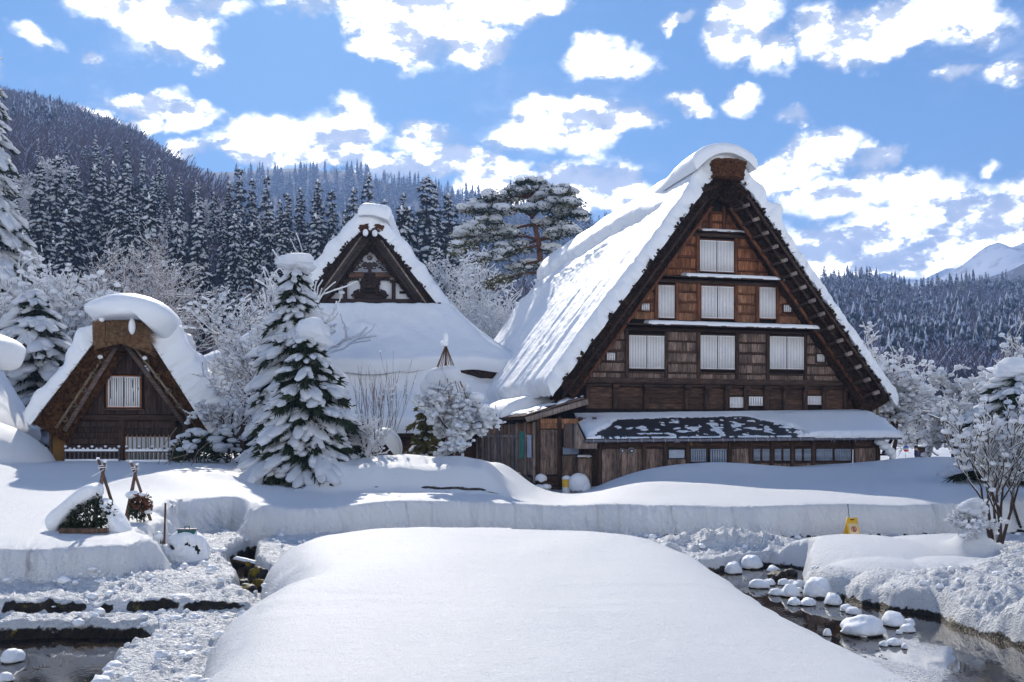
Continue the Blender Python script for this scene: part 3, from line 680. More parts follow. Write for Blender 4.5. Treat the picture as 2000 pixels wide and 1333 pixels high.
def thatch_roof(parent, prof, thick, w0, w1, mat, seed=0, bevel=.35, rough=.07, nblade=1500, blade=.16, step=.14):
    npn = int(prof.L/step); p = np.linspace(0, prof.L, npn)
    x, z, nx, nz = prof.at(p)
    th = thick(p) if callable(thick) else np.full_like(p, thick)
    nb = 12
    qs = []                                    # ring: inner back .. inner front, face, outer front .. back
    for w in [w1, (w0+w1)/2, w0+bevel+1.0, w0+bevel+.4]: qs.append((0.0, w))
    for i in range(nb+1):
        t = i/nb; qs.append((t, w0+bevel*(1-t)**1.0+(.12*(max(t-.75, 0)/.25)**2)))
    for w in [w0+.5, w0+1.2, (w0+w1)/2, w1]: qs.append((1.0, w))
    rows = []
    for t, w in qs:
        X = x-nx*th*(1-t); Z = z-nz*th*(1-t); rows.append(np.stack([X, np.full_like(X, w), Z], -1))
    V = np.array(rows)                          # (nq, np, 3)
    fr = np.ones(len(qs)); fr[[0, -1]] = .2
    nzv = fb3(V*3.0, 3, seed); nzw = fb3(V*[7, 7, 7], 2, seed+5)
    V[..., 1] += (nzv*rough*2.2+nzw*rough*1.2)*fr[:, None]
    n3 = np.stack([nx, 0*nx, nz], -1)
    V += n3[None]*((fb3(V*4.0, 3, seed+9)*rough*2.0)*fr[:, None])[..., None]
    nq = len(qs); Fc = grid_faces(nq, npn)
    caps = []
    Vf = V.reshape(-1, 3)
    capA = np.array([[i*npn for i in range(nq)][::-1]]); capB = np.array([[i*npn+npn-1 for i in range(nq)]])
    o = link('thatch', mk_mesh('thatch', Vf, [Fc, capA, capB], mat), parent)
    if nblade:
        rs = np.random.RandomState(seed+3)
        pi = rs.rand(nblade)*prof.L; X, Z, NX, NZ = prof.at(pi); T = np.interp(pi, p, th); t = rs.rand(nblade)**.8
        w = w0+bevel*(1-t)-.02; P0 = np.stack([X-NX*T*(1-t), w, Z-NZ*T*(1-t)], 1)
        d = rs.randn(nblade, 3)*.45+np.stack([NX*.35*(t*2-1), -np.full(nblade, .55), NZ*.35*(t*2-1)-.45], 1); d /= np.linalg.norm(d, axis=1)[:, None]
        L = blade*(.4+rs.rand(nblade)); side = np.cross(d, rs.randn(nblade, 3)); side /= np.linalg.norm(side, axis=1)[:, None]
        wd = (.012+.02*rs.rand(nblade))[:, None]
        Vb = np.stack([P0-side*wd-d*.05, P0+side*wd-d*.05, P0+d*L[:, None]], 1).reshape(-1, 3)
        Tb = np.arange(nblade*3).reshape(-1, 3); link('straw_ends', mk_mesh('straw_ends', Vb, [Tb], mat), parent, kind='stuff')
    return o
def gable_plate(parent, name, pts, w, th, mat):
    mb = MB(); n = len(pts); V = [(x, w, z) for x, z in pts]+[(x, w+th, z) for x, z in pts]
    me = mk_mesh(name, V, [np.array([list(range(n))]), np.array([list(range(n, 2*n))[::-1]]), np.array([[i, i+n, (i+1) % n+n, (i+1) % n] for i in range(n)])], mat)
    return link(name, me, parent)
def board_row(parent, s0, s1, z0, z1, w, bw, mat, name='board', dep=.03, limit=None, gap=.012):
    n = max(1, round((s1-s0)/bw)); e = np.linspace(s0, s1, n+1)
    for i in range(n):
        if limit and abs((e[i]+e[i+1])/2) > limit(z1): continue
        j = rnd.uniform(-.010, .010); zz = rnd.uniform(-.008, .008)
        box_part(name, mat, parent, e[i]+gap/2, e[i+1]-gap/2, w-dep+j, w, z0+zz, z1+zz)
def plank_rows(parent, s0, s1, z0, z1, w, ph, mat, name='plank', dep=.03):
    n = max(1, round((z1-z0)/ph)); e = np.linspace(z0, z1, n+1)
    for i in range(n):
        box_part(name, mat, parent, s0, s1, w-dep+rnd.uniform(-.012, .012), w, e[i]+.006, e[i+1]-.006)
def slat_window(parent, s0, s1, z0, z1, w, panels=2, slats=11, frame=None, backing=None, slat=None, fw=.05, cross=True, label=None, dep=.09):
    """window > shutter panels of upright slats over a backing, in a wooden frame"""
    frame = frame or M['timber_v']; backing = backing or M['white_back']; slat = slat or M['white_slat']
    mb = MB(); mb.box(s0-fw, s0, w-dep, w, z0-fw, z1+fw); mb.box(s1, s1+fw, w-dep, w, z0-fw, z1+fw)
    mb.box(s0, s1, w-dep-.01, w, z1, z1+fw); mb.box(s0, s1, w-dep-.03, w, z0-fw, z0)
    root = mb.build('window', frame, parent, label=label)
    pw = (s1-s0)/panels
    for i in range(panels):
        a = s0+i*pw; b = a+pw; ww = w-.045-.012*(i % 2)
        m2 = MB(); m2.box(a+.012, b-.012, ww, ww+.02, z0+.004, z1-.004)
        m2.build('shutter_backing', backing, root)
        m3 = MB(); sw = (b-a-.03)/slats
        for j in range(slats): m3.box(a+.015+sw*(j+.14), a+.015+sw*(j+.86), ww-.014, ww-.002, z0+.02, z1-.02)
        if cross:
            m3.box(a+.012, b-.012, ww-.018, ww-.001, z0+.006, z0+.045); m3.box(a+.012, b-.012, ww-.018, ww-.001, z1-.045, z1-.006)
        m3.build('shutter_panel', slat, root)
    return root

# ------------------------------------------------------------------ the big steep-roofed farmhouse
YAW = R(13.5); HF = Frame(9.31, 44.0, YAW)
hs = thing('thatched_farmhouse', 'large snow-covered thatched farmhouse with brown board gable and white slatted windows', 'farmhouse', (9.31, 44, 0), YAW)
VW = -1.15
def vp(u, v): return HF.hp(u, v, VW)
_l1 = vp(1093, 752); _l2 = vp(1392, 347); _r1 = vp(1741, 780); _r2 = vp(1462, 372)
HP = Profile([_l1, _l2, (-.1, _l2[1]+.55), _r2, _r1], 3)
inner = lambda z: max(0.0, (13.75-z)/1.30)
# wall plate behind everything
gable_plate(hs, 'gable_wall', [(-7.35, 0.0), (7.6, 0.0), (7.9, 4.0), (6.55, 5.2), (0, 13.7), (-6.55, 5.2), (-7.35, 4.0)], .02, .12, M['dark'])
def side_wall(): 
    mb = MB(); mb.box(-7.35, -7.2, .14, 21, 0, 4.6); mb.box(7.4, 7.6, .14, 21, 0, 4.4); mb.box(-7.35, 7.6, 21, 21.15, 0, 4.5)
    mb.build('side_wall', M['plank_dark'], hs)
side_wall()
gable_plate(hs, 'rear_gable_wall', [(-7.3, 4.5), (7.5, 4.4), (0, 13.6)], 21.0, .1, M['dark'])
def zz(v, w=0.0, u=1400): return HF.hp(u, v, w)[1]
def xs(u, v, w=0.0): return HF.hp(u, v, w)[0]
LV = [dict(rows=[(651, 667), (671, 687), (692, 708), (713, 728), (732, 741)], posts=[1223, 1300, 1363, 1438, 1498, 1571], v=690, wins=[(1227, 1297, 656, 721, 2), (1366, 1434, 656, 722, 2), (1501, 1569, 658, 722, 2), (1183, 1201, 689, 705, 1), (1593, 1609, 692, 708, 1)], mat='board_grey', bw=.235, post='timber_v', base=(648, 742)),
      dict(rows=[(554, 570), (575, 590), (595, 609), (614, 628)], posts=[1280, 1321, 1363, 1436, 1478, 1517], v=592, wins=[(1284, 1317, 558, 622, 1), (1368, 1432, 560, 623, 2), (1481, 1514, 562, 623, 1), (1251, 1268, 593, 608, 1), (1528, 1544, 596, 611, 1)], mat='board_brown', bw=.225, post='timber_red', base=(551, 634)),
      dict(rows=[(460, 479), (484, 502), (508, 526), (530, 541)], posts=[1361, 1436], v=500, wins=[(1365, 1432, 471, 532, 2)], mat='board_red', bw=.22, post='timber_red', base=(457, 543)),
      dict(rows=[(396, 414), (419, 432), (437, 451)], posts=[1386, 1413], v=425, wins=[], mat='board_red', bw=.19, post='timber_red', base=(384, 453))]
for L in LV:
    bigs = [w_ for w_ in L['wins'] if w_[1]-w_[0] > 25]
    px = [xs(p, L['v']) for p in L['posts']]
    top = zz(L['base'][0]); botm = zz(L['base'][1])
    lim = lambda z: inner(z)+.12
    zr = [(zz(b_), zz(a_)) for a_, b_ in L['rows']]
    ext = inner(zr[-1][0])+.1
    bays = [(-ext, px[0])]+list(zip(px[:-1], px[1:]))+[(px[-1], ext)]
    for bi, (a, b) in enumerate(bays):
        mid = (a+b)/2; win = None
        for w_ in bigs:
            s0, s1, _, _ = HF.rect(*w_[:4], 0)
            if s0-.1 < mid < s1+.1: win = (zz(w_[3])-.04, w_)
        for z0, z1 in zr:
            if win and z1 > win[0]: continue
            if L['mat'] == 'board_red' and len(L['posts']) == 2 and L['v'] == 425 and bi == 1 and z0 > zz(417): continue
            board_row(hs, a+.05, b-.05, z0, z1, 0, L['bw'], M[L['mat']], limit=lim)
        # rails between the rows
        for (z0, z1), (y0, y1) in zip(zr[:-1], zr[1:]):
            if win and z0 > win[0]: continue
            aa = max(a, -inner(y1)-.1); bb = min(b, inner(y1)+.1)
            if bb-aa > .1: box_part('rail', M[L['post']], hs, aa+.03, bb-.03, -.085, 0, y1+.012, z0-.012)
    for p in px:
        zt = min(top, 13.4-abs(p)*1.3); box_part('post', M[L['post']], hs, p-.075, p+.075, -.13, 0, botm, zt)
    for w_ in L['wins']:
        s0, s1, z0, z1 = HF.rect(*w_[:4], 0)
        small = w_ not in bigs
        slat_window(hs, s0, s1, z0, z1, -.02 if not small else -.045, w_[4], 4 if small else 11, frame=M[L['post']], fw=.045, cross=not small)
# sill beams and little roofs between the storeys, each with its dusting of snow
def ledge(v, ul, ur, snow_u, proj, th=.07, snow=.09):
    z = zz(v); a = xs(ul, v, -proj/2); b = xs(ur, v, -proj/2)
    o = MB().bar((( a+b)/2, 0.02, z+.10), ((a+b)/2, -proj, z-.02), b-a, th).build('ledge_board', M['timber'], hs)
    box_part('ledge_beam', M['timber'], hs, a+.1, b-.1, -.16, 0, z-.22, z-.045)
    if snow_u:
        c = xs(snow_u[0], v, -proj/2); d = xs(snow_u[1], v, -proj/2)
        sf = lambda p, q: (np.stack([p, q, z+.135+.0*p+(q+.0)*.24/proj*.5], -1), np.stack([0*p, 0*p, 0*p+1], -1))
        snow_sheet('ledge_snow', o, sf, c, d, -proj-.01, -.1, snow, .12, 60, 8, .10, 1.5, .02, int(v))
ledge(455, 1340, 1472, (1370, 1464), .35, snow=.06)
ledge(547, 1283, 1537, (1333, 1530), .65, snow=.13)
ledge(641, 1213, 1596, (1262, 1590), .75, snow=.15)
za, zb = zz(752), zz(741); box_part('tie_beam', M['timber'], hs, -6.7, 7.3, -.20, 0, za, zb)
box_part('lower_beam', M['timber'], hs, -6.9, 7.4, -.14, 0, za-.14, za-.02)
box_part('attic_opening', M['dark'], hs, xs(1389, 400), xs(1411, 400), -.03, 0, zz(414), zz(388))
# ground storey: bays of broad horizontal planks between posts
lp = [1146, 1199, 1260, 1339, 1378, 1417, 1454, 1494, 1531, 1570, 1606, 1649, 1690]
zl0, zl1 = zz(800), za-.14
lx = [xs(p, 775) for p in lp]; lx[-1] = 7.5
lw = {(5): (1423, 1451, 776, 797), (6): (1460, 1489, 775, 793), (9): (1575, 1603, 774, 791)}
for i in range(len(lx)-1):
    w_ = lw.get(i); zt = zl1-.02; zb_ = zl0
    if w_:
        s0, s1, z0, z1 = HF.rect(*w_, 0)
        slat_window(hs, s0, s1, z0, z1, -.03, 1, 9 if i != 6 else 6, fw=.04)
        plank_rows(hs, lx[i]+.07, lx[i+1]-.07, z1+.06, zt, 0, .17, M['plank_dark'])
    else:
        plank_rows(hs, lx[i]+.07, lx[i+1]-.07, zb_, zt, 0, .24, M['plank_dark'])
for x_ in lx[:-1]:
    box_part('post', M['timber_v'], hs, x_-.10, x_+.10, -.17, 0, zl0, zl1)
    box_part('beam_end', M['timber'], hs, x_-.14, x_+.14, -.34, -.17, zl1-.10, zl1+.10)
# roof
thk = lambda p: np.interp(p, [0, 2, HP.pa-1.5, HP.pa, HP.pa+1.5, HP.L-2, HP.L], [1.05, .92, .80, .9, .85, 1.0, 1.25])
thatch_roof(hs, HP, thk, VW, 23.0, M['thatch'], 3, bevel=.62, rough=.085, nblade=5200, blade=.26, step=.10)
# frayed tufts of thatch round the verge
def tufts(parent, prof, w, n, seed, size, mat, t0=.8, lo=.2):
    rs = np.random.RandomState(seed); p = lo+rs.rand(n)*(prof.L-2*lo); x, z, nx, nz = prof.at(p); mb = MB()
    C = np.stack([x+nx*(rs.rand(n)*.12-.06), w+rs.rand(n)*.25-.12, z+nz*(rs.rand(n)*.12-.06)], 1)
    Rd = size*(.35+rs.rand(n, 1)*np.array([[1.0, .6, 1.0]])*1.0)
    mb.blobs(C, Rd, None, 1, .45, seed); return mb.build('thatch_tuft', mat, parent, kind='stuff')
tufts(hs, HP, VW+.02, 420, 5, .085, M['thatch'])
# underside of the right-hand verge: rafters, poles and pale tied batten ends
for sgn in (1, -1):
    pl = [(sgn*(.30 if sgn > 0 else .6), 12.75), (sgn*7.25, 3.95)]
    for off, wd, mt in ((.0, .13, 'timber_red'), (.42, .09, 'timber'), (.72, .09, 'timber')):
        if sgn < 0 and off > .5: continue
        MB().bar((pl[0][0]+sgn*off*.78, -.62-off*.72, pl[0][1]+off*.62), (pl[1][0]+sgn*off*.78, -.62-off*.72, pl[1][1]+off*.62), wd, .12).build('rafter', M[mt], hs)
nb = 15
for i in range(nb):
    t = (i+.6)/nb; x_ = .38+t*6.95; z_ = 12.75-t*8.8+.30
    MB().bar((x_-.30, -.80, z_-.14), (x_+.34, -1.12, z_+.12), .14, .06, (0, 1, .4)).build('batten', M['timber'], hs)
    MB().bar((x_+.0, -1.16, z_+.0), (x_+.27, -1.20, z_+.10), .15, .17, (0, 1, .2)).build('batten_end', M['wood_pale'], hs)
# bark-covered ridge end
def ridge_cover(parent, x0, x1, z0, z1, w0, w1, mat, seed, nl=7, dep=.0):
    rs = np.random.RandomState(seed)
    for i in range(nl):
        t = i/(nl-1); z = z0+(z1-z0)*t; mb = MB(); h = (z1-z0)/nl*1.35
        n = 16; X = np.linspace(x0+rs.rand()*.18-.05*t, x1-rs.rand()*.15+.05*t, n)
        V = []
        for x in X:
            u_ = (x-(x0+x1)/2)/((x1-x0)/2); zc = z-.10*abs(u_)**2+rs.randn()*.012
            for (ww, hh) in ((w0+rs.rand()*.08, -h/2), (w0+rs.rand()*.08, h/2), (w1, h/2), (w1, -h/2)): V.append((x, ww, zc+hh*(.8+.4*rs.rand())))
        V = np.array(V); Q = []
        for k in range(n-1):
            for j in range(4): Q.append([k*4+j, k*4+(j+1) % 4, k*4+4+(j+1) % 4, k*4+4+j])
        Q.append([3, 2, 1, 0]); Q.append([(n-1)*4+j for j in range(4)])
        mb.add(V, Q); mb.build('ridge_bark', mat, parent)
c0 = vp(1386, 330); c1 = vp(1451, 330)
ridge_cover(hs, c0[0], c1[0], vp(1420, 346)[1], vp(1420, 314)[1]-.05, VW-.42, VW+1.6, M['bark_roof'], 5)
# snow on the roof
pa = HP.pa
def main_thick(p, q):
    lft = p < pa; dn = np.abs(p-pa)
    T = np.where(lft, .62, .55)
    T = T*np.interp(dn, [0, 1.0, 2.2, 14], [1.5, 1.25, 1.0, 1.05])
    fl = np.clip((dn-2)/6, 0, 1)
    st = (pn2(q*1.5+dn*.12, dn*.10, 61)*.13+pn2(q*4.2+dn*.2, dn*.15, 62)*.05)*fl
    st = st+np.exp(-((q-1.2-dn*.03)/.5)**2)*.10*fl-np.exp(-((q-2.6)/.35)**2)*.10*fl
    T = T+np.where(lft, st, .06*pn2(q*1.2, p*.8, 63))
    # heaped folds below the slab edge, further back
    fo = np.exp(-((dn-(2.7+.09*q))/.75)**2)*ss(4, 9, q)*.26*np.where(lft, 1, 0)
    T = T+fo*(.6+.9*np.abs(pn2(q*1.0+dn*1.2, dn*1.8-q*.3, 66)))
    # knobs on the right slope
    T = T+np.where(lft, 0, .28*np.exp(-((dn-3.0)/.45)**2)*np.exp(-q/1.5)+.14*np.exp(-((dn-1.9)/.4)**2)*np.exp(-q/1.5))
    return T
snow_sheet('roof_snow', hs, HP.surf(.25), -.55, HP.L+.35, VW-.10, 23.4, main_thick, .42, 420, 230, .13, 2.4, .045, 21)
# a deeper slab along the ridge, its lower edge standing proud
def slab_thick(p, q):
    dn = np.abs(p-pa); return .44*ss(1.2, 5.0, q)+.10+.10*pn2(q*.6, dn*.5, 68)
def slab_surf(p, q):
    x, z, nx, nz = HP.at(p); l = np.sqrt(nx**2+(nz+.25)**2); n = np.stack([nx/l, 0*nx, (nz+.25)/l], -1)
    return np.stack([x, q, z], -1)+n*.56, n
snow_sheet('ridge_snow', hs, slab_surf, pa-2.2, pa+1.3, .4, 23.7, slab_thick, .38, 50, 120, .30, .8, .05, 23)
cA = vp(1375, 330); cB = vp(1462, 330)
def cap_surf(p, q):
    u_ = (p-(cA[0]+cB[0])/2)/((cB[0]-cA[0])/2); return np.stack([p, q, 15.0-.42*np.abs(u_)**2+0*q], -1), np.stack([u_*.5, 0*p-.06, 0*p+1], -1)
snow_sheet('ridge_end_snow', hs, cap_surf, cA[0]-.45, cB[0]+.25, VW-.22, 4.0, lambda p, q: .50+0*p-.30*ss(0, 3.5, q), .40, 40, 24, .05, 1, .05, 24)

# lean-to along the front
LWF = -3.45
lr = [HF.hp(1120, 807, -.15), HF.hp(1692, 800, -.15), HF.hp(1145, 857, -4.0), HF.hp(1757, 852, -4.0)]
def lsurf(p, q):
    a = p; b = q
    tx = lr[0][0]*(1-a)+lr[1][0]*a; tz = lr[0][1]*(1-a)+lr[1][1]*a; bx = lr[2][0]*(1-a)+lr[3][0]*a; bz = lr[2][1]*(1-a)+lr[3][1]*a
    X = tx*(1-b)+bx*b; Z = tz*(1-b)+bz*b; Y = -.15*(1-b)-4.0*b
    return np.stack([X, Y, Z], -1), np.stack([0*a, 0*a-.28, 0*a+.96], -1)
def lean_roof():
    nr = 26; V = []; Q = []
    A = np.linspace(0, 1, 30)
    rows = []
    for i in range(nr):
        for (b, off) in ((i/nr, .0), ((i+.94)/nr, -.005), ((i+.96)/nr, -.022)):
            P, N = lsurf(A, np.full_like(A, b)); rows.append(P+N*off)
    top = np.array(rows); P, N = lsurf(A, np.ones_like(A)); bot = P-N*.10; P0, N0 = lsurf(A, np.zeros_like(A)); bt = P0-N0*.10
    V = np.concatenate([top, bot[None], bt[None]]); link('lean_to_roof', mk_mesh('lean_to_roof', V.reshape(-1, 3), grid_faces(len(V), 30), M['metal_roof']), hs)
lean_roof()
_fa = ([0, .03, .06, .09, .12, .3, .55, .62, .69, .70, 1], [1.0, .86, .70, .55, .30, .26, .22, .45, .78, 1.4, 1.5])
def lmask(a, b):
    f = np.interp(a, *_fa)
    e = (f-b)*3.9+.22*fb2(a*60, b*12, 3, 33)
    m = ss(-.02, .30, e)
    thin = (a < .6)*ss(.10, .02, np.abs(b-.0)-.16)
    inner_ = (b > f)*ss(.16, .30, fb2(a*26, b*9, 3, 35)-.8*np.abs(b-.66)+.10-1.3*np.clip(np.abs(a-.42)-.17, 0, 1))
    eave = ss(.955, .975, b)*ss(-.15, .12, fb2(a*70, b*2, 3, 36))*(a < .72)
    return np.clip(np.maximum(np.maximum(m, inner_*.5), eave*.8), 0, 1)
def lthick(a, b):
    big = ss(.60, .74, a+.0*b); return .035+.20*big*ss(0, .3, b)+.09*ss(.16, .03, a)*ss(.1, .4, b)
snow_sheet('lean_to_snow', hs, lsurf, 0.0, 1.0, .015, 1.012, lthick, .03, 420, 70, 0, 1, .018, 37, lmask)
# the thick snow hanging over the right end of the eave
snow_sheet('eave_snow', hs, lambda p, q: (lsurf(p, q)[0], lsurf(p, q)[1]), .715, 1.012, .35, 1.035, .24, .06, 60, 24, .015, 30, .02, 38)
zg = lr[2][1]
MB().bar((lr[2][0]-.05, -4.06, zg-.10), (lr[3][0]+.05, -4.06, lr[3][1]-.10), .11, .10).build('gutter', M['metal_grey'], hs)
mbh = MB()
for i in range(28):
    t = (i+.5)/28; x_ = lr[2][0]*(1-t)+lr[3][0]*t; z_ = zg*(1-t)+lr[3][1]*t
    if t > .7 and t < .8: continue
    mbh.bar((x_, -4.13, z_-.02), (x_+.02, -4.15, z_-.17), .018, .018)
mbh.build('gutter_bracket', M['pale_blue'], hs, kind='stuff')
# lean-to wall
def lx_(u, v=890): return HF.hp(u, v, LWF)[0]
def lz_(v, u=1400): return HF.hp(u, v, LWF)[1]
box_part('lean_to_wall', M['dark'], hs, lx_(1166), lx_(1720), LWF+.02, LWF+.12, 0, 2.55)
for e_ in (lx_(1166), lx_(1720)-.06): box_part('lean_to_end_wall', M['plank_dark'], hs, e_, e_+.06, LWF+.12, -.02, 0, 2.6)
pu = [1171, 1257, 1299, 1342, 1425, 1465, 1506, 1546, 1587, 1665, 1713]
P_ = [lx_(u_) for u_ in pu]
for x_ in P_: box_part('post', M['timber_v'], hs, x_-.075, x_+.075, LWF-.10, LWF, 0.3, 2.45)
zh0, zh1 = lz_(875), lz_(857)
for a, b in zip(P_[:-1], P_[1:]):
    plank_rows(hs, a+.08, b-.08, zh0+.05, zh1+.05, LWF, .16, M['plank_dark'])
    box_part('rail', M['timber'], hs, a+.08, b-.08, LWF-.07, LWF, zh0-.03, zh0+.045)
full = {0: (1, 0), 1: (1, 0), 4: (1, 0), 9: (1, 0)}
wn = {3: [(1347, 1379, 877, 902), (1385, 1419, 877, 905)], 5: [(1470, 1484, 877, 900), (1487, 1502, 877, 900)], 6: [(1511, 1525, 877, 900), (1528, 1542, 877, 900)], 7: [(1551, 1565, 877, 900), (1568, 1583, 877, 900)], 8: [(1592, 1625, 877, 900), (1628, 1661, 877, 900)]}
for i, (a, b) in enumerate(zip(P_[:-1], P_[1:])):
    if i in full: board_row(hs, a+.08, b-.08, .3, zh0-.04, LWF, .21, M['board_grey'])
    elif i == 2:
        s0, s1, z0, z1 = HF.rect(1306, 1336, 879, 895, LWF)
        box_part('blue_panel', M['pale_blue'], hs, s0, s1, LWF-.05, LWF, z0, z1)
        board_row(hs, a+.08, b-.08, .3, z0-.05, LWF, .21, M['board_grey'])
    else:
        zlow = 9
        for w_ in wn[i]:
            s0, s1, z0, z1 = HF.rect(*w_, LWF); zlow = min(zlow, z0)
            slat_window(hs, s0, s1, z0, z1, LWF-.01, 1, 7 if i != 8 else 10, backing=M['timber'], slat=M['paper_shade'], fw=.035)
        if i != 3:
            box_part('sill', M['timber'], hs, a+.08, b-.08, LWF-.09, LWF, zlow-.11, zlow-.04)
            board_row(hs, a+.08, b-.08, .3, zlow-.12, LWF, .20, M['board_grey'])
# small fittings on the lean-to
def disc(name, c, r, dep, mat, parent, n=18):
    mb = MB(); mb.tubes([c], [(c[0], c[1]-dep, c[2])], r, r, n); V = [(c[0]+math.cos(t)*r, c[1]-dep, c[2]+math.sin(t)*r) for t in np.arange(n)*2*np.pi/n]
    mb.V.append(np.array(V)); mb.n += n
    me = mb.mesh(name, mat); 
    me2 = mk_mesh(name, np.array([tuple(v.co) for v in me.vertices]), [np.array([list(p.vertices) for p in me.polygons]), np.array([list(range(2*n, 3*n))])], mat)
    return link(name, me2, parent)
for u_, r_ in ((1214, .10), (1232, .14)):
    s_, z_ = HF.hp(u_, 881, LWF-.06); v_ = disc('vent', (s_, LWF-.03, z_), r_, .10, M['metal_grey'], hs); disc('vent_hub', (s_, LWF-.131, z_), r_*.62, .02, M['dark'], v_); disc('vent_cap', (s_, LWF-.153, z_), r_*.30, .03, M['white_paint'], v_)
s_, z_ = HF.hp(1322, 861, LWF-.1); box_part('lamp_box', M['white_paint'], hs, s_-.09, s_+.09, LWF-.16, LWF-.03, z_-.07, z_+.07)
s_, z_ = HF.hp(1350, 867, LWF-.1); box_part('meter_box', M['ochre'], hs, s_-.05, s_+.05, LWF-.14, LWF-.03, z_-.08, z_+.08)
MB().path([(lx_(1171)-.12, LWF-.2, 2.35), (lx_(1166)-.12, LWF-.2, 2.15), (lx_(1164)-.02, LWF-.2, 2.0), (lx_(1164)-.02, LWF-.2, .1)], .045, 8).build('downpipe', M['metal_grey'], hs, True)
for z_ in (1.25, 1.55): MB().bar((lx_(1592), LWF-.22, z_-.2), (lx_(1665), LWF-.22, z_-.2), .03, .03).build('hand_rail', M['metal_grey'], hs)
# boxed wooden hood at the lean-to's left end and the bracket at its right end
s0, s1, z0, z1 = HF.rect(1127, 1166, 828, 877, -3.9)
gable_plate(hs, 'end_hood', [(s0, z0), (s1, z0), (s1, 2.38), (lr[2][0], 2.36), (s0, z1)], -3.9, .5, M['wood_pale'])
box_part('hood_side', M['board_grey'], hs, s0-.04, s0-.002, -3.4, -2.2, z0, z1)
rx = lr[3][0]; zr_ = lr[3][1]
MB().bar((lx_(1720), -3.6, zr_-.75), (rx-.1, -3.6, zr_-.16), .09, .09).build('bracket', M['timber'], hs)
MB().bar((lx_(1720)-.1, -3.6, zr_-.80), (rx-.15, -3.6, zr_-.80), .09, .09).build('bracket', M['timber'], hs)
MB().bar((rx-1.0, -3.5, zr_-.10), (rx-.05, -3.55, zr_-.95), .07, .06).build('bracket', M['timber'], hs)
mb = MB(); mb.blobs([(rx-.75, -3.7, zr_-.25), (rx-.5, -3.7, zr_-.45), (rx-.25, -3.7, zr_-.68), (rx-.12, -3.7, zr_-.85)], [(.25, .2, .16), (.26, .2, .18), (.22, .2, .2), (.13, .12, .2)], None, 3, .03, 4); mb.build('hanging_snow', M['snow'], hs, True)
# right end wall under the eave, poles
box_part('corner_post', M['timber_v'], hs, 7.5, 7.7, -.15, .1, 0, 4.4)
for x_ in (8.25, 8.55): box_part('eave_pole', M['bamboo'], hs, x_, x_+.09, .6, .7, 1.0, 4.0)

# low side aisle on the left
AW = -1.6
an = hs
a0 = HF.hp(1048, 890, AW)[0]
ac = lambda u, v=890: HF.hp(u, v, AW)[0]
az_ = lambda v, u=1090: HF.hp(u, v, AW)[1]
box_part('aisle_wall', M['dark'], hs, a0, -6.75, AW+.03, AW+.12, 0, 3.3)
box_part('aisle_side_wall', M['dark'], hs, a0+.05, a0+.12, AW+.12, 16.5, 0, 3.2)
board_row(hs, ac(1054), ac(1089), az_(927), az_(840), AW, .17, M['board_grey'])
plank_rows(hs, ac(1054), ac(1089), az_(838), az_(818), AW, .2, M['board_brown'])
plank_rows(hs, ac(1054), ac(1089), az_(960), az_(931), AW, .2, M['plank_dark'])
board_row(hs, ac(1097), ac(1132), az_(962), az_(890), AW, .17, M['board_grey'])
box_part('blue_panel', M['pale_blue'], hs, ac(1099), ac(1131), AW-.05, AW, az_(888), az_(874))
plank_rows(hs, ac(1097), ac(1131), az_(838), az_(818), AW, .2, M['board_brown'])
box_part('dark_opening', M['dark'], hs, ac(1106), ac(1126), AW-.02, AW+.01, az_(864), az_(840))
board_row(hs, ac(1134), ac(1160), az_(960), az_(878), AW, .17, M['board_grey'])
for u_ in (1051, 1092, 1133, 1160): box_part('post', M['timber_v'], hs, ac(u_)-.08, ac(u_)+.08, AW-.10, AW, 0, 3.35)
# its long side, seen end-on along the yard
w_ = AW
for i in range(11):
    ww = AW+.15+i*1.5
    box_part('post', M['wood_pale'], hs, a0-.09, a0+.03, ww, ww+.13, 0, 3.15)
    if i < 10:
        n = 6; e = np.linspace(ww+.13, ww+1.5, n+1)
        for j in range(n): box_part('board', M['board_grey'], hs, a0-.0-rnd.uniform(0, .02), a0+.05, e[j]+.01, e[j+1]-.01, .55 if i % 3 else 0.9, 2.5)
        box_part('rail', M['wood_pale'], hs, a0-.05, a0+.04, ww+.13, ww+1.5, 2.5, 2.62)
        for j in range(3): box_part('board', M['board_brown'], hs, a0, a0+.05, ww+.13+j*.45, ww+.55+j*.45, 2.64, 3.1)
box_part('faded_cloth', M['teal'], hs, a0-.12, a0-.09, AW+1.7, AW+2.5, 1.6, 2.75)
box_part('glass_pane', M['pale_blue'], hs, a0-.11, a0-.09, AW+.45, AW+1.15, 1.65, 2.6)
for ww in (AW+3.4, AW+6.2): MB().path([(a0-.22, ww, 3.1), (a0-.2, ww, 2.8), (a0-.2, ww, .1)], .04, 8).build('downpipe', M['metal_grey'], hs, True)
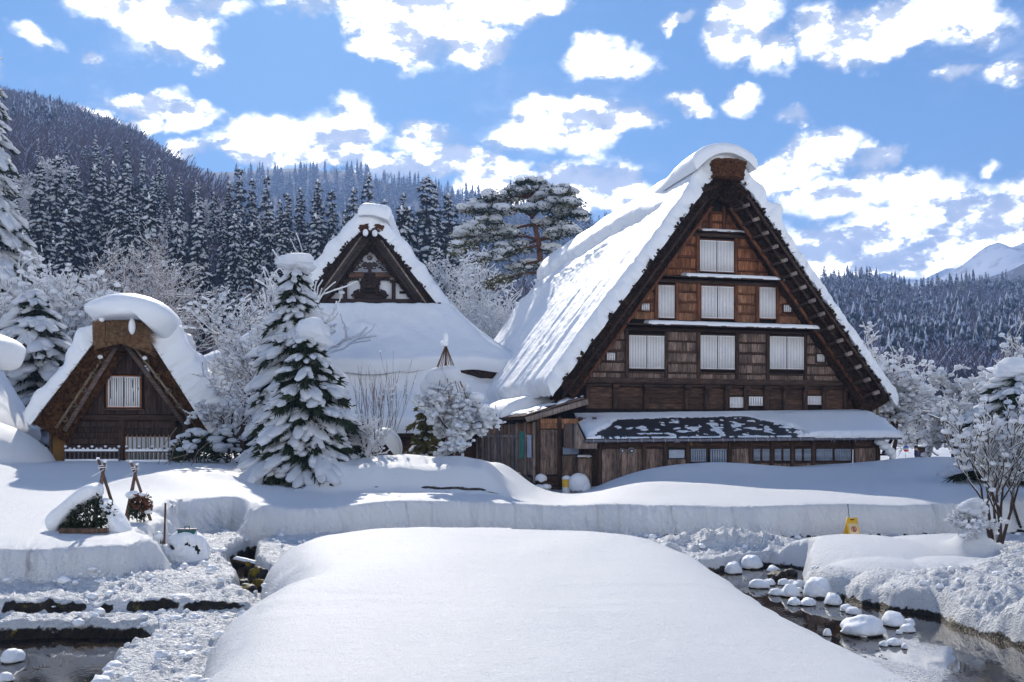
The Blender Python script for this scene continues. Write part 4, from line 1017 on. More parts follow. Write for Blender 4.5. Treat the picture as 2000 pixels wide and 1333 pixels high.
# pent roof over it
t0 = HF.hp(1140, 783, -1.9); t1 = HF.hp(1027, 819, -1.9)
mb = MB(); mb.add([(t0[0], -2.1, t0[1]), (t1[0], -2.1, t1[1]), (t1[0], 18, t1[1]), (t0[0], 18, t0[1]), (t0[0], -2.1, t0[1]+.09), (t1[0], -2.1, t1[1]+.09), (t1[0], 18, t1[1]+.09), (t0[0], 18, t0[1]+.09)], [[0, 1, 2, 3], [7, 6, 5, 4], [0, 4, 5, 1], [1, 5, 6, 2], [2, 6, 7, 3], [3, 7, 4, 0]])
mb.build('pent_roof', M['timber'], hs)
MB().bar((t0[0]+.1, -2.14, t0[1]-.05), (t1[0]-.05, -2.14, t1[1]-.03), .05, .22).build('barge_board', M['wood_pale'], hs)
for i in range(9):
    for j in range(4):
        f0 = j/4+.02; f1 = (j+1)/4+.03
        xa = t0[0]+(t1[0]-t0[0])*f0; za_ = t0[1]+(t1[1]-t0[1])*f0; xb = t0[0]+(t1[0]-t0[0])*f1; zb_ = t0[1]+(t1[1]-t0[1])*f1
        if i > 4: continue
        MB().bar((xa, -1.75+i*.75, za_+.13+.03*(j % 2)), (xb, -1.75+i*.75, zb_+.12+.03*(j % 2)), .72, .025).build('roof_board', M['board_grey'], hs)
psf = lambda p, q: (np.stack([t0[0]+(t1[0]-t0[0])*p, q, t0[1]+(t1[1]-t0[1])*p+.19], -1), np.stack([0*p-.25, 0*p, 0*p+1], -1))
snow_sheet('pent_snow', hs, psf, .0, .95, -1.9, 2.2, .07, .05, 40, 40, 0, 1, .03, 41, lambda p, q: ss(-.05, .15, fb2(p*3.5, q*1.3, 3, 43)+.45*ss(.6, 1.8, q)-.10))
snow_sheet('pent_snow', hs, psf, .0, 1.05, 1.9, 18, .55, .35, 30, 60, .05, 1, .05, 44)
# ------------------------------------------------------------------ the small thatched storehouse on the left
KF = Frame((243-1000)/F*36, 36.0, R(14))
kh = thing('thatched_hut', 'small thatched hut on the left with a mushroom-shaped snow cap on its ridge', 'hut', (KF.x0, KF.y0, 0), R(14))
kv = lambda u, v: KF.hp(u, v, -.95)
k1 = kv(62, 826); k2 = kv(196, 652); k3 = kv(286, 652); k4 = kv(404, 838)
KP = Profile([k1, k2, ((k2[0]+k3[0])/2, k2[1]+.38), k3, k4], 3)
kx = lambda u, v=850: KF.hp(u, v, 0)[0]
kz = lambda v, u=243: KF.hp(u, v, 0)[1]
apex = KF.hp(241, 668, -.1); L_ = KF.hp(133, 836, -.1); R_ = KF.hp(372, 838, -.1)
gable_plate(kh, 'gable_wall', [(kx(133), .2), (kx(366), .2), (kx(366), 3.2), (R_[0], 3.1), (apex[0], apex[1]), (L_[0], 3.1), (kx(133), 3.2)], .02, .1, M['dark'])
for a, b in ((kx(133), kx(133)+.1), (kx(366)-.1, kx(366))): box_part('side_wall', M['hut_board'], kh, a, b, .12, 5.0, .2, 3.1)
box_part('porch_wall', M['ochre'], kh, kx(93), kx(131), .5, .6, .2, 3.25)
box_part('porch_post', M['hut_barge'], kh, kx(92), kx(92)+.10, .3, .42, .2, 3.25)
# boards: upright in the gable, planks below
s0, s1, z0, z1 = KF.rect(210, 275, 736, 796, 0)
def kin(z): return (apex[1]-z)/((apex[1]-3.1)/((R_[0]-L_[0])/2))
zt = kz(812)
def hut_boards():
    x = L_[0]+.15
    while x < R_[0]-.2:
        x2 = x+rnd.uniform(.17, .24); xm = (x+x2)/2; top = min(apex[1]-.05, apex[1]-abs(xm-apex[0])*((apex[1]-3.1)/((R_[0]-L_[0])/2)))
        if s0-.08 < xm < s1+.08:
            if top > z1+.15: box_part('board', M['hut_board'], kh, x+.006, x2-.006, -.03+rnd.uniform(-.01, .01), .02, z1+.08, top)
            box_part('board', M['hut_board'], kh, x+.006, x2-.006, -.03+rnd.uniform(-.01, .01), .02, zt+.05, z0-.10)
        elif top > zt+.2: box_part('board', M['hut_board'], kh, x+.006, x2-.006, -.03+rnd.uniform(-.01, .01), .02, zt+.05, top)
        x = x2
hut_boards()
wn_ = slat_window(kh, s0, s1, z0, z1, -.05, 2, 7, frame=M['orange_wood'], fw=.035, dep=.07)
for du, v0, v1 in ((6, 744, 780), (18, 741, 765), (33, 745, 778), (49, 742, 758), (51, 765, 785), (60, 757, 762)):
    a = kx(210+du, 765); box_part('slat_gap', M['dark'], wn_, a, a+.025, -.125, -.06, kz(v1), kz(v0))
box_part('sill_shelf', M['hut_barge'], kh, s0-.1, s1+.1, -.14, 0, z0-.12, z0-.06)
box_part('tie_beam', M['timber'], kh, kx(133), kx(366), -.12, .0, kz(822), kz(811))
plank_rows(kh, kx(137), kx(232), kz(868), kz(823), 0, .24, M['hut_board'])
plank_rows(kh, kx(243), kx(335), kz(850), kz(823), 0, .24, M['hut_board'])
board_row(kh, kx(137), kx(232), .3, kz(869), 0, .20, M['hut_board'])
for u_ in (135, 238, 339, 362): box_part('post', M['timber_v'], kh, kx(u_)-.09, kx(u_)+.09, -.11, .0, .2, kz(822))
s0_, s1_, z0_, z1_ = KF.rect(246, 334, 854, 882, 0)
cw = slat_window(kh, s0_, s1_, z0_-.35, z1_, -.02, 2, 14, frame=M['orange_wood'], slat=M['plaster'], backing=M['plaster'], fw=.03, dep=.06)
for i in range(10):
    t = s0_+(s1_-s0_)*(i+.5)/10; box_part('window_bar', M['bamboo'], cw, t-.02, t+.02, -.16, -.12, z0_-.4, z1_+.08)
# thatch with barge boards, purlin poles and rope loops
kth = lambda p: np.interp(p, [0, KP.pa-.8, KP.pa, KP.pa+.8, KP.L], [1.20, .95, .9, .62, .70])
thatch_roof(kh, KP, kth, -.95, 5.6, M['thatch_hut'], 8, bevel=.62, rough=.05, nblade=3800, blade=.17, step=.08)
for sg, (xe, ze) in ((-1, (L_[0]-.02, L_[1]-.12)), (1, (R_[0]+.02, R_[1]-.12))):
    MB().bar((apex[0]+sg*.02, -.62, apex[1]+.04), (xe, -.62, ze), .06, .16).build('barge_board', M['hut_barge'], kh)
    MB().bar((apex[0]-sg*-.16, -.60, apex[1]+.14), (xe+sg*.28, -.66, ze+.10), .07, .08).build('bamboo_pole', M['bamboo'], kh)
    for i in range(6):
        t = (i+.7)/6.2; cx = apex[0]+(xe-apex[0])*t+sg*.17; cz = apex[1]+(ze-apex[1])*t+.16
        th = np.linspace(0, 2*np.pi, 10); P = [(cx+.10*math.cos(q)*sg*.9+.04, -.70-.05*math.sin(q), cz+.085*math.sin(q)) for q in th]
        MB().path(P, .018, 5).build('rope_loop', M['bamboo'], kh, True)
        if i in (1,): MB().blobs([(cx, -.76, cz+.12)], [(.09, .08, .08)], None, 2, .03, 1).build('snow_dab', M['snow'], kh, True)
# ridge bundle
def bundle():
    c0 = kv(184, 650)[0]; c1 = kv(291, 650)[0]; zb = kv(240, 668)[1]; zt = kv(240, 628)[1]
    n = 26; X = np.linspace(c0, c1, n); rows = []
    prof = [(.0, 0), (-.05, .35), (.0, .75), (.10, 1.0)]
    V = []
    for x in X:
        u_ = (x-(c0+c1)/2)/((c1-c0)/2); sagb = -.30*abs(u_)**1.4
        ring = []
        for w, t in ((-1.15, 0), (-1.22, .25), (-1.24, .5), (-1.20, .8), (-1.12, 1.0), (1.2, 1.0), (1.2, 0)):
            ring.append((x*(1+.03*t), w+rnd.uniform(-.015, .015), (zb+.10+sagb)*(1-t)+(zt-.05*u_*u_)*t))
        V += ring
    m_ = 7; Q = []
    for i in range(n-1):
        for j in range(m_): Q.append([i*m_+j, (i+1)*m_+j, (i+1)*m_+(j+1) % m_, i*m_+(j+1) % m_])
    link('ridge_bundle', mk_mesh('ridge_bundle', np.array(V), [np.array(Q), np.array([list(range(m_)), list(range((n-1)*m_, n*m_))[::-1]])], M['straw'], False), kh)
    rs = np.random.RandomState(4); N = 1500
    P = np.stack([c0+rs.rand(N)*(c1-c0), -1.24-rs.rand(N)*.02, zb-.12+rs.rand(N)*(zt-zb+.10)], 1)
    P[:, 2] -= .22*np.abs((P[:, 0]-(c0+c1)/2)/((c1-c0)/2))**1.4*(1-(P[:, 2]-zb)/(zt-zb))
    d = np.stack([.22+rs.rand(N)*.25, rs.randn(N)*.02-.03, -.10*rs.randn(N)*.5-.12*np.sign(P[:, 0]-(c0+c1)/2)*(1-(P[:, 2]-zb)/(zt-zb))], 1)
    w = np.stack([0*d[:, 0], 0*d[:, 0], .006+.007*rs.rand(N)], 1)
    V = np.stack([P-w, P+w, P+d], 1).reshape(-1, 3); link('straw_ends', mk_mesh('straw_ends', V, [np.arange(N*3).reshape(-1, 3)], M['straw']), kh, kind='stuff')
    for x in (c0+(c1-c0)*.22, c0+(c1-c0)*.68):
        MB().path([(x, -1.27, zt), (x+.03, -1.30, zt-.4), (x-.02, -1.26, zb-.05)], .014, 5).build('binding_rope', M['timber'], kh)
    for uu, sc_ in ((.18, .10), (.72, .12)):
        x = c0+(c1-c0)*uu
        MB().tubes([(x, -1.45, zt-.03)], [(x, -.9, zt-.03)], .06, .06, 8).build('ridge_pole', M['bamboo'], kh)
        MB().blobs([(x, -1.42, zt-(.0 if uu < .5 else .22))], [(sc_, .10, sc_ if uu < .5 else .30)], None, 2, .03, 1).build('snow_dab', M['snow'], kh, True)
bundle()
def vrev_snow(name, parent, outline, w0, w1, mat=None, n=46, k=13, seed=0, lump=.03, bulge=1.0, power=2.6, cenoff=(0, 0)):
    """free-hanging snow body: a closed outline in the (s,z) plane carried back from w0 to w1 with rounded ends"""
    P = smoothpoly(outline, 3); L = np.concatenate([[0], np.cumsum(np.hypot(*np.diff(np.vstack([P, P[:1]]), axis=0).T))])
    t = np.linspace(0, L[-1], n, endpoint=False); PP = np.vstack([P, P[:1]]); X = np.interp(t, L, PP[:, 0]); Z = np.interp(t, L, PP[:, 1])
    cx, cz = X.mean()+cenoff[0], Z.mean()+cenoff[1]; rows = []
    a = np.linspace(-1, 1, k)
    wv = np.sign(a)*(1-(1-np.abs(a))**1.6)
    sc = (1-np.abs(wv)**power)**(1/power)
    for q, f in zip(wv, sc):
        f = .02+.98*f
        rows.append(np.stack([cx+(X-cx)*f, np.full(n, (w0+w1)/2+q*(w1-w0)/2), cz+(Z-cz)*f], -1))
    V = np.array(rows); 
    nv = fb3(V*1.1, 3, seed)*lump*2.2+fb3(V*4, 2, seed+1)*lump*.5
    c = np.array([cx, (w0+w1)/2, cz]); d = V-c; d /= np.linalg.norm(d, axis=-1, keepdims=True)+1e-6; V = V+d*nv[..., None]
    Fq = grid_faces(k, n, True)
    Vf = V.reshape(-1, 3)
    return link(name, mk_mesh(name, Vf, [Fq, np.array([list(range(n))[::-1]]), np.array([list(range((k-1)*n, k*n))])], mat or M['snow'], True), parent)
def ko(pts, w=-.9): return [KF.hp(u, v, w) for u, v in pts]
vrev_snow('snow_cap', kh, ko([(155, 598), (180, 582), (215, 572), (255, 570), (300, 580), (335, 600), (352, 625), (344, 650), (326, 668), (306, 655), (292, 640), (286, 628), (240, 628), (192, 630), (178, 622), (166, 611)], -1.0), -2.0, 2.6, n=90, k=29, lump=.035, seed=5, power=3.2)
# slope snow
def k_thick(p, q):
    lft = p < KP.pa; dn = np.abs(p-KP.pa)
    T = np.where(lft, .42+.30*np.exp(-((dn-1.35)/.42)**2)+.22*np.exp(-((dn-2.1)/.32)**2)+.20*ss(2, 4, dn), .74+.38*ss(1.2, 3.2, dn)+.38*np.exp(-((dn-1.3)/.5)**2)+.22*np.exp(-((dn-2.35)/.45)**2)*np.exp(-((q-.5)/1.2)**2))
    return T*np.where(lft, ss(.35, 1.0, dn), ss(.55, 1.15, dn))+.22*fb2(p*1.1, q*.8, 2, 52)*ss(.8, 1.4, dn)
snow_sheet('roof_snow', kh, KP.surf(.2), -.10, KP.L+.25, -1.02, 5.9, k_thick, .42, 220, 80, .08, 2.2, .05, 51)
# bamboo fences in front of the hut
def bamboo_fence(label, u0, u1, y):
    a = at(u0, 890, y); b = at(u1, 890, y); z0 = gz((a.x+b.x)/2, y)-.1
    ztop = EYE+(HOR-876)/F*y
    f = thing('bamboo_fence', label, 'fence', ((a.x+b.x)/2, y, z0)); w = b.x-a.x; h = ztop-z0
    n = round(w/.155)
    for i in range(n+1):
        x = -w/2+w*i/n; hh = h*(1.08 if i % 3 == 0 else .93)
        MB().tubes([(x, 0, 0)], [(x+rnd.uniform(-.02, .02), 0, hh)], .028, .026, 7).build('paling', M['bamboo_dark'], f, True)
        MB().blobs([(x, 0, hh+.02)], [(.05, .05, .045)], None, 1, .05, i).build('snow_dab', M['snow'], f, True)
    for z in (.16*h, .80*h):
        MB().tubes([(-w/2-.05, -.05, z)], [(w/2+.05, -.05, z)], .03, .03, 7).build('rail', M['bamboo_dark'], f, True)
        snow_sheet('rail_snow', f, lambda p, q: (np.stack([p, q-.05, 0*p+z+.025], -1), np.stack([0*p, 0*p, 0*p+1], -1)), -w/2, w/2, -.035, .035, .055, .03, 40, 3, 0, 1, .025, int(u0+z*10))
M['bamboo_dark'] = plain('dark_bamboo', (.14, .13, .14), (.06, .055, .06), 12, .6)
bamboo_fence('low bamboo fence section before the hut left of its door post', 128, 232, 34.4)
bamboo_fence('low bamboo fence section before the hut under the white latticed opening', 247, 330, 34.4)
# second hut's cap, cut by the left edge of the photo
h2 = thing('thatched_hut', 'thatched hut cut off by the left edge, only its snow cap in view', 'hut', ((-128-1000)/F*35, 35, 0), R(12))
H2 = Frame(h2.location.x, 35, R(12))
H2P = Profile([(-2.2, 2.4), (-.7, 5.0), (0, 5.6), (.7, 5.0), (2.2, 2.4)], 3)
thatch_roof(h2, H2P, .9, -.95, 5.0, M['thatch_hut'], 9, nblade=300)
gable_plate(h2, 'gable_wall', [(-1.5, .2), (1.5, .2), (1.5, 2.4), (0, 4.6), (-1.5, 2.4)], 0, .1, M['hut_board'])
snow_sheet('roof_snow', h2, H2P.surf(.2), .1, H2P.L, -1.0, 5.2, .3, .4, 60, 30, .05, 1, .05, 57)
vrev_snow('snow_cap', h2, [H2.hp(u, v, -.9) for u, v in [(-150, 660), (-110, 640), (-50, 640), (0, 652), (24, 668), (26, 680), (14, 712), (-12, 722), (-60, 705), (-120, 700)]], -2.0, 2.2, n=60, k=21, seed=6)

# ------------------------------------------------------------------ temple house with the carved gable
TY = 58.0; TF = Frame((722-1000)/F*TY, TY, R(2))
tp = thing('temple_house', 'hipped thatched temple house with white plaster gable and carved timbers, behind the conifers', 'temple house', (TF.x0, TF.y0, 0), R(2))
tv = lambda u, v, w=-1.0: TF.hp(u, v, w)
t1_ = tv(560, 622); t2_ = tv(694, 470); t3_ = tv(752, 466); t4_ = tv(868, 612)
TP = Profile([(t4_[0]*-1+.05, t4_[1]), (-(t3_[0])+.1, t3_[1]), (0.05, t3_[1]+.75), t3_, t4_], 3)
thatch_roof(tp, TP, 1.05, -1.0, 13, M['thatch'], 12, bevel=.7, rough=.08, nblade=2200, blade=.22, step=.14)
tufts(tp, TP, -.98, 120, 13, .12, M['thatch'])
tin = lambda u, v, w=-.2: TF.hp(u, v, w)
ap = tin(725, 462); bl = tin(632, 612); br = tin(828, 612)
hw = (br[0]-bl[0])/2; cx_ = (br[0]+bl[0])/2; zb_ = br[1]
def tpl(name, pts, w, th, mat): return gable_plate(tp, name, [TF.hp(u, v, w) for u, v in pts], w, th, mat)
gable_plate(tp, 'plaster_gable', [(-4.2, 7.5), (4.2, 7.5), (4.2, zb_), (0, ap[1]+.2), (-4.2, zb_)], .0, .1, M['plaster'])
# big barge boards, three steps deep
for i, (wd, off, w, mt) in enumerate(((.32, .08, -.62, 'temple_grey'), (.26, .34, -.74, 'temple_grey'), (.10, .50, -.80, 'wood_pale'))):
    M.setdefault('temple_grey', wood('temple_barge', (.085, .065, .058), (.03, .024, .022), horiz=True, rand=.3))
    for sg in (-1, 1):
        top = (ap[0]-cx_*0+sg*.02, ap[1]-.05+off*1.15); bot = (ap[0]+sg*(hw+.35+off*.55), zb_-.15+off*.45)
        MB().bar((top[0]+sg*.12, w, top[1]-.15), (bot[0], w, bot[1]), .12, wd, (0, 0, 1)).build('barge_board', M[mt], tp)
# gable timbers
def tb(name, u0, u1, v0, v1, w, th, mat='temple_wood'):
    s0, s1, z0, z1 = TF.rect(u0, u1, v0, v1, w); box_part(name, M[mat], tp, s0, s1, w, w+th, z0, z1)
M['temple_wood'] = wood('temple_wood', (.075, .048, .040), (.025, .018, .016), horiz=True, rand=.4)
M['temple_brown'] = wood('temple_brown', (.24, .13, .09), (.10, .06, .045), horiz=True, rand=.3)
tb('tie_beam', 630, 836, 584, 596, -.32, .3)
tb('upper_beam', 681, 763, 532, 542, -.25, .24, 'temple_brown')
for u_ in (670, 765): tb('post', u_, u_+7, 548, 587, -.25, .25)
for u_ in (668, 763): tb('capital', u_-2, u_+12, 546, 551, -.30, .30)
def scroll(cx, cz, r, turns, w, d, mat, parent, flip=1, name='carving', th=.05):
    t = np.linspace(0, turns*2*np.pi, int(18*turns)); rr = r*(1-t/t[-1]*.8)
    P = [(cx+flip*math.cos(a)*q, w, cz+math.sin(a)*q) for a, q in zip(t, rr)]
    return MB().path(P, np.linspace(th, th*.5, len(P)), 5).build(name, mat, parent, True)
# pendant ornament with leaves under the apex
g0 = TF.hp(722, 503, -.9)
car = M['temple_grey']
mb = MB(); mb.blobs([(g0[0], -.84, g0[1]), (g0[0], -.84, g0[1]-.52), (g0[0], -.84, g0[1]-.85), (g0[0]-.25, -.82, g0[1]-.42), (g0[0]+.25, -.82, g0[1]-.42)], [(.17, .10, .17), (.20, .08, .25), (.11, .08, .2), (.22, .07, .14), (.22, .07, .14)], None, 2, .02, 2); mb.build('gable_pendant', car, tp, True)
for sg in (-1, 1):
    scroll(g0[0]+sg*.25, g0[1]-.55, .20, 1.6, -.86, .06, car, tp, sg); scroll(g0[0]+sg*.75, g0[1]-.55, .17, 1.5, -.84, .06, car, tp, sg); scroll(g0[0]+sg*.55, g0[1]-.28, .15, 1.3, -.84, .06, car, tp, -sg)
    mb = MB()
    for i in range(9):
        x = g0[0]+sg*(.25+i*.10); mb.blobs([(x, -.82, g0[1]-.30-i*.075-.06*(i % 2))], [(.09, .04, .055)], None, 1, .1, i)
    mb.build('carved_leaf', car, tp, True)
scroll(g0[0], g0[1], .17, 1.0, -.93, .05, M['wood_pale'], tp)
# carved kaerumata-like centrepiece
c0_ = TF.hp(722, 577, -.3)
mb = MB()
prof_ = [(.95, 585), (.92, 578), (.60, 574), (.52, 566), (.60, 556), (.62, 549), (.42, 545), (.30, 538), (.36, 533)]
V = []; 
zs = [TF.hp(722, v, -.2)[1] for _, v in prof_]
pts = [(c0_[0]+w_, z_) for (w_, _), z_ in zip(prof_, zs)]+[(c0_[0]-w_, z_) for (w_, _), z_ in list(zip(prof_, zs))[::-1]]
for i in range(len(prof_)-1):
    mb.box(c0_[0]-(prof_[i][0]+prof_[i+1][0])/2, c0_[0]+(prof_[i][0]+prof_[i+1][0])/2, -.28, -.02, zs[i]+.004, zs[i+1]-.004)
mb.build('carved_bracket', M['temple_wood'], tp)
for i, (dx, dv, r) in enumerate([(-.62, 572, .19), (.62, 572, .19), (-.28, 560, .14), (.28, 560, .14), (0, 548, .12), (-.95, 579, .12), (.95, 579, .12), (-.32, 548, .10), (.32, 548, .10)]):
    scroll(c0_[0]+dx, TF.hp(722, dv, -.3)[1], r, 1.4, -.32, .05, M['temple_wood'], tp, 1 if dx > 0 else -1, th=.06)
mb = MB(); mb.blobs([(c0_[0]+dx, -.2, TF.hp(722, 573, -.3)[1]) for dx in (-.78, .78)], [(.22, .12, .20)]*2, None, 2, .04, 3); mb.build('carving', M['temple_wood'], tp, True)
mb = MB()
for i in range(13): x = c0_[0]-.3+i*.05; mb.box(x, x+.022, -.31, -.285, TF.hp(722, 574, -.3)[1], TF.hp(722, 563, -.3)[1])
mb.build('grille', M['dark'], tp)
for u_, sg in ((690, 1), (750, -1)):
    for i in range(3): tb('cusped_trim', u_-12+i*8, u_-5+i*8, 541, 546+(2-abs(i-1))*-1+3, -.22, .2)
# row of carved paws hanging under the tie beam
for i, u_ in enumerate((632, 671, 719, 767, 810)):
    c = TF.hp(u_, 600, -.35); mb = MB()
    mb.box(c[0]-.34, c[0]+.34, -.36, -.05, c[1]-.02, c[1]+.18); mb.box(c[0]-.24, c[0]+.24, -.38, -.05, c[1]-.16, c[1]-.024); mb.box(c[0]-.50, c[0]-.345, -.30, -.05, c[1]+.06, c[1]+.18); mb.box(c[0]+.345, c[0]+.50, -.30, -.05, c[1]+.06, c[1]+.18)
    b_ = mb.build('hanging_bracket', M['temple_wood'], tp); mb = MB(); mb.blobs([(c[0]+dx, -.40, c[1]+dz) for dx, dz in ((0, .06), (-.10, -.03), (.10, -.03))], [(.07, .04, .07)]*3, None, 1, .05, i); mb.build('snow_dab', M['snow'], b_, True)
for u0, u1, v in ((655, 661, 569), (780, 791, 571)): tb('vent_slot', u0, u1, v-2, v+3, -.04, .03, 'dark')
tb('dark_slot', 657, 661, 567, 571, -.05, .03, 'dark')
# ridge end
r0 = tv(700, 446, -1.1); r1 = tv(752, 446, -1.1)
ridge_cover(tp, r0[0], r1[0], tv(722, 452)[1], tv(722, 440)[1], -1.15, 1.0, M['bark_roof'], 9, 4)
mb = MB(); mb.blobs([(TF.hp(u, v, -1.3)[0], -1.3, TF.hp(u, v, -1.3)[1]) for u, v in ((714, 455), (732, 456), (723, 447))], [(.16, .14, .22), (.16, .14, .20), (.10, .1, .1)], None, 2, .04, 3); mb.build('snow_dab', M['snow'], tp, True)
# gable roof snow
def t_thick(p, q):
    dn = np.abs(p-TP.pa); lft = p < TP.pa
    T = .72+.22*np.exp(-((dn-2.4)/.6)**2)+.16*np.exp(-((dn-3.9)/.5)**2)+np.where(lft, .10, 0)+.06*pn2(p*.9, q*.5, 5); return T*(1+.25*ss(2, 0, dn))
snow_sheet('roof_snow', tp, TP.surf(.25), .1, TP.L+.1, -1.1, 13, t_thick, .5, 160, 50, .13, 1.6, .06, 61)
csf = lambda p, q: (np.stack([p, q, TP.Z.max()+.62-.20*(p/1.0)**2], -1), np.stack([p*.55, 0*p-.1, 0*p+1], -1))
snow_sheet('snow_cap', tp, csf, r0[0]+.05, r1[0]+.2, -1.45, 10, .74, .55, 30, 30, .05, 1, .04, 62)
# hipped skirt roof
sk_e = TF.hp(975, 728, -4.6); zE = 6.25; wE = -4.6; xe0, xe1 = -8.6, 8.9
ztop = tv(870, 615, -1.0)[1]+.15
def skirt_surf(face):
    def f(p, q):                                # p 0..1 along, q 0..1 downwards
        if face == 'front':
            X = (-4.6*(1-q)+xe0*q)*(1-p)+(4.6*(1-q)+xe1*q)*p; Y = -1.1*(1-q)+wE*q
            Z = ztop*(1-q)+zE*q-.35*np.sin(np.pi*q)
            return np.stack([X, Y, Z], -1), np.stack([.20*(2*p-1)**3, 0*p-.55, 0*p+.83], -1)
        sg = 1 if face == 'right' else -1; xx = xe1 if sg > 0 else -xe0
        X = sg*(4.4*(1-q)+xx*q); Y = (-1.1*(1-q)+wE*q)*(1-p)+(14.0*(1-q)+17*q)*p; Z = ztop*(1-q)+zE*q-.35*np.sin(np.pi*q)
        return np.stack([X, Y, Z], -1), np.stack([0*p+sg*.6, -.2*(1-p)**3, 0*p+.8], -1)
    return f
def skirt_body():
    mb = MB(); A = np.linspace(0, 1, 14); Q_ = np.linspace(0, 1, 8)
    for face in ('front', 'right', 'left'):
        PP, QQ = np.meshgrid(A, Q_, indexing='ij'); P, N = skirt_surf(face)(PP, QQ)
        bot = P-N*.8
        mb.add(P.reshape(-1, 3), grid_faces(14, 8)); mb.add(bot.reshape(-1, 3), grid_faces(14, 8))
        mb.add(np.concatenate([P[:, -1], bot[:, -1]]), [[i, i+1, i+15, i+14] for i in range(13)])
    mb.build('skirt_thatch', M['thatch'], tp)
skirt_body()
def sk_thick(p, q):
    e = .72+.10*fb2(p*9, q*3, 3, 71)
    return e+.30*np.exp(-((p-.50)/.04)**2-((q-.38)/.06)**2)*.5
def sfront(p, q):
    q2 = q+(q > .7)*(q-.7)*(.16*np.sin(p*13+1.2)+.25*fb2(p*9, p*0, 2, 78))
    P, N = skirt_surf('front')(p, q2); return P, N
snow_sheet('skirt_snow', tp, sfront, -.03, 1.03, -.02, 1.06, sk_thick, .07, 90, 40, .008, 9, .07, 72)
for fc in ('right', 'left'): snow_sheet('skirt_snow', tp, skirt_surf(fc), -.02, 1.02, -.02, 1.08, .74, .07, 40, 30, .008, 9, .05, 73)
# lower pent roof and ground storey
lpf = lambda p, q: (np.stack([-9.2+18.8*p, -3.6-3.4*q, 5.35-2.55*q-.2*np.sin(np.pi*q)], -1), np.stack([0*p, 0*p-.45, 0*p+.9], -1))
def low_body():
    PP, QQ = np.meshgrid(np.linspace(0, 1, 6), np.linspace(0, 1, 6), indexing='ij'); P, N = lpf(PP, QQ); mb = MB()
    mb.add(P.reshape(-1, 3), grid_faces(6, 6)); b_ = P-N*.35; mb.add(b_.reshape(-1, 3), grid_faces(6, 6)); mb.add(np.concatenate([P[:, -1], b_[:, -1]]), [[i, i+1, i+7, i+6] for i in range(5)]); mb.build('pent_roof', M['thatch'], tp)
low_body()
snow_sheet('pent_snow', tp, lpf, -.01, 1.01, -.02, 1.05, lambda p, q: .80+.22*fb2(p*7, q*2, 2, 75)+.75*ss(.35, .0, q)*ss(.86, .70, p)*(1+.35*fb2(p*8, q*0, 2, 77)), .06, 90, 40, .01, 8, .07, 76)
box_part('front_wall', M['dark'], tp, -8.6, 8.8, -5.6, -5.5, 0, 3.6)
board_row(tp, -2, 8.6, .2, 2.6, -5.6, .5, M['plank_dark'])
for x in np.linspace(-8, 8.6, 10): box_part('post', M['timber_v'], tp, x-.1, x+.1, -5.72, -5.6, 0, 3.2)
box_part('side_wall', M['dark'], tp, 8.7, 8.8, -5.5, 14, 0, 6.2); box_part('side_wall', M['dark'], tp, -8.7, -8.6, -5.5, 14, 0, 6.2)

# ------------------------------------------------------------------ thatched cottage behind the trees at the right
CY = 50.0; cxr = (2045-1000)/F*CY
cg = thing('thatched_cottage', 'snow-streaked thatched cottage half hidden behind the right-hand trees', 'cottage', (cxr, CY, 0), R(34))
CP = Profile([(-4.0, 2.6), (-.8, 5.6), (0, 6.1), (.8, 5.6), (4.0, 2.6)], 4)
thatch_roof(cg, CP, .8, -3.5, 3.2, M['thatch_hut'], 15, nblade=400)
gable_plate(cg, 'gable_wall', [(-3.2, 0), (3.2, 0), (3.2, 2.4), (0, 5.2), (-3.2, 2.4)], -3.0, .12, M['hut_board'])
for x in (-3.2, 3.08): box_part('side_wall', M['hut_board'], cg, x, x+.12, -2.88, 2.8, 0, 2.6)
def cmask(p, q): return ss(-.16, .10, fb2(p*1.9, q*1.1+p*.8, 4, 81)+.22*np.exp(-((p-CP.pa)/.8)**2)-.10)
snow_sheet('roof_snow', cg, CP.surf(.3), .05, CP.L+.1, -3.55, 3.25, .24, .2, 150, 70, .03, 1.5, .06, 82, cmask)
cs = thing('market_stall', 'small shopfront with an orange-brown awning and window, beneath the right-hand trees', 'shopfront', (at(1905, 860, 66).x, 66, .9))
box_part('awning', M['orange_wood'], cs, -1.6, 1.6, -.9, 0, 2.15, 2.28); box_part('wall', M['plank_dark'], cs, -1.6, 1.6, 0, .1, 0, 2.15)
for i in range(4): box_part('window', M['paper_shade'], cs, -.3+i*.4, 0.0+i*.4, -.04, 0, .9, 1.8)
box_part('banner', M['orange_wood'], cs, -1.5, -.9, -.1, -.05, .9, 1.7)
snow_sheet('awning_snow', cs, lambda p, q: (np.stack([p, q, 0*p+2.29], -1), np.stack([0*p, 0*p, 0*p+1], -1)), -1.65, 1.65, -.95, .05, .3, .15, 20, 10, .02, 2, .03, 3)
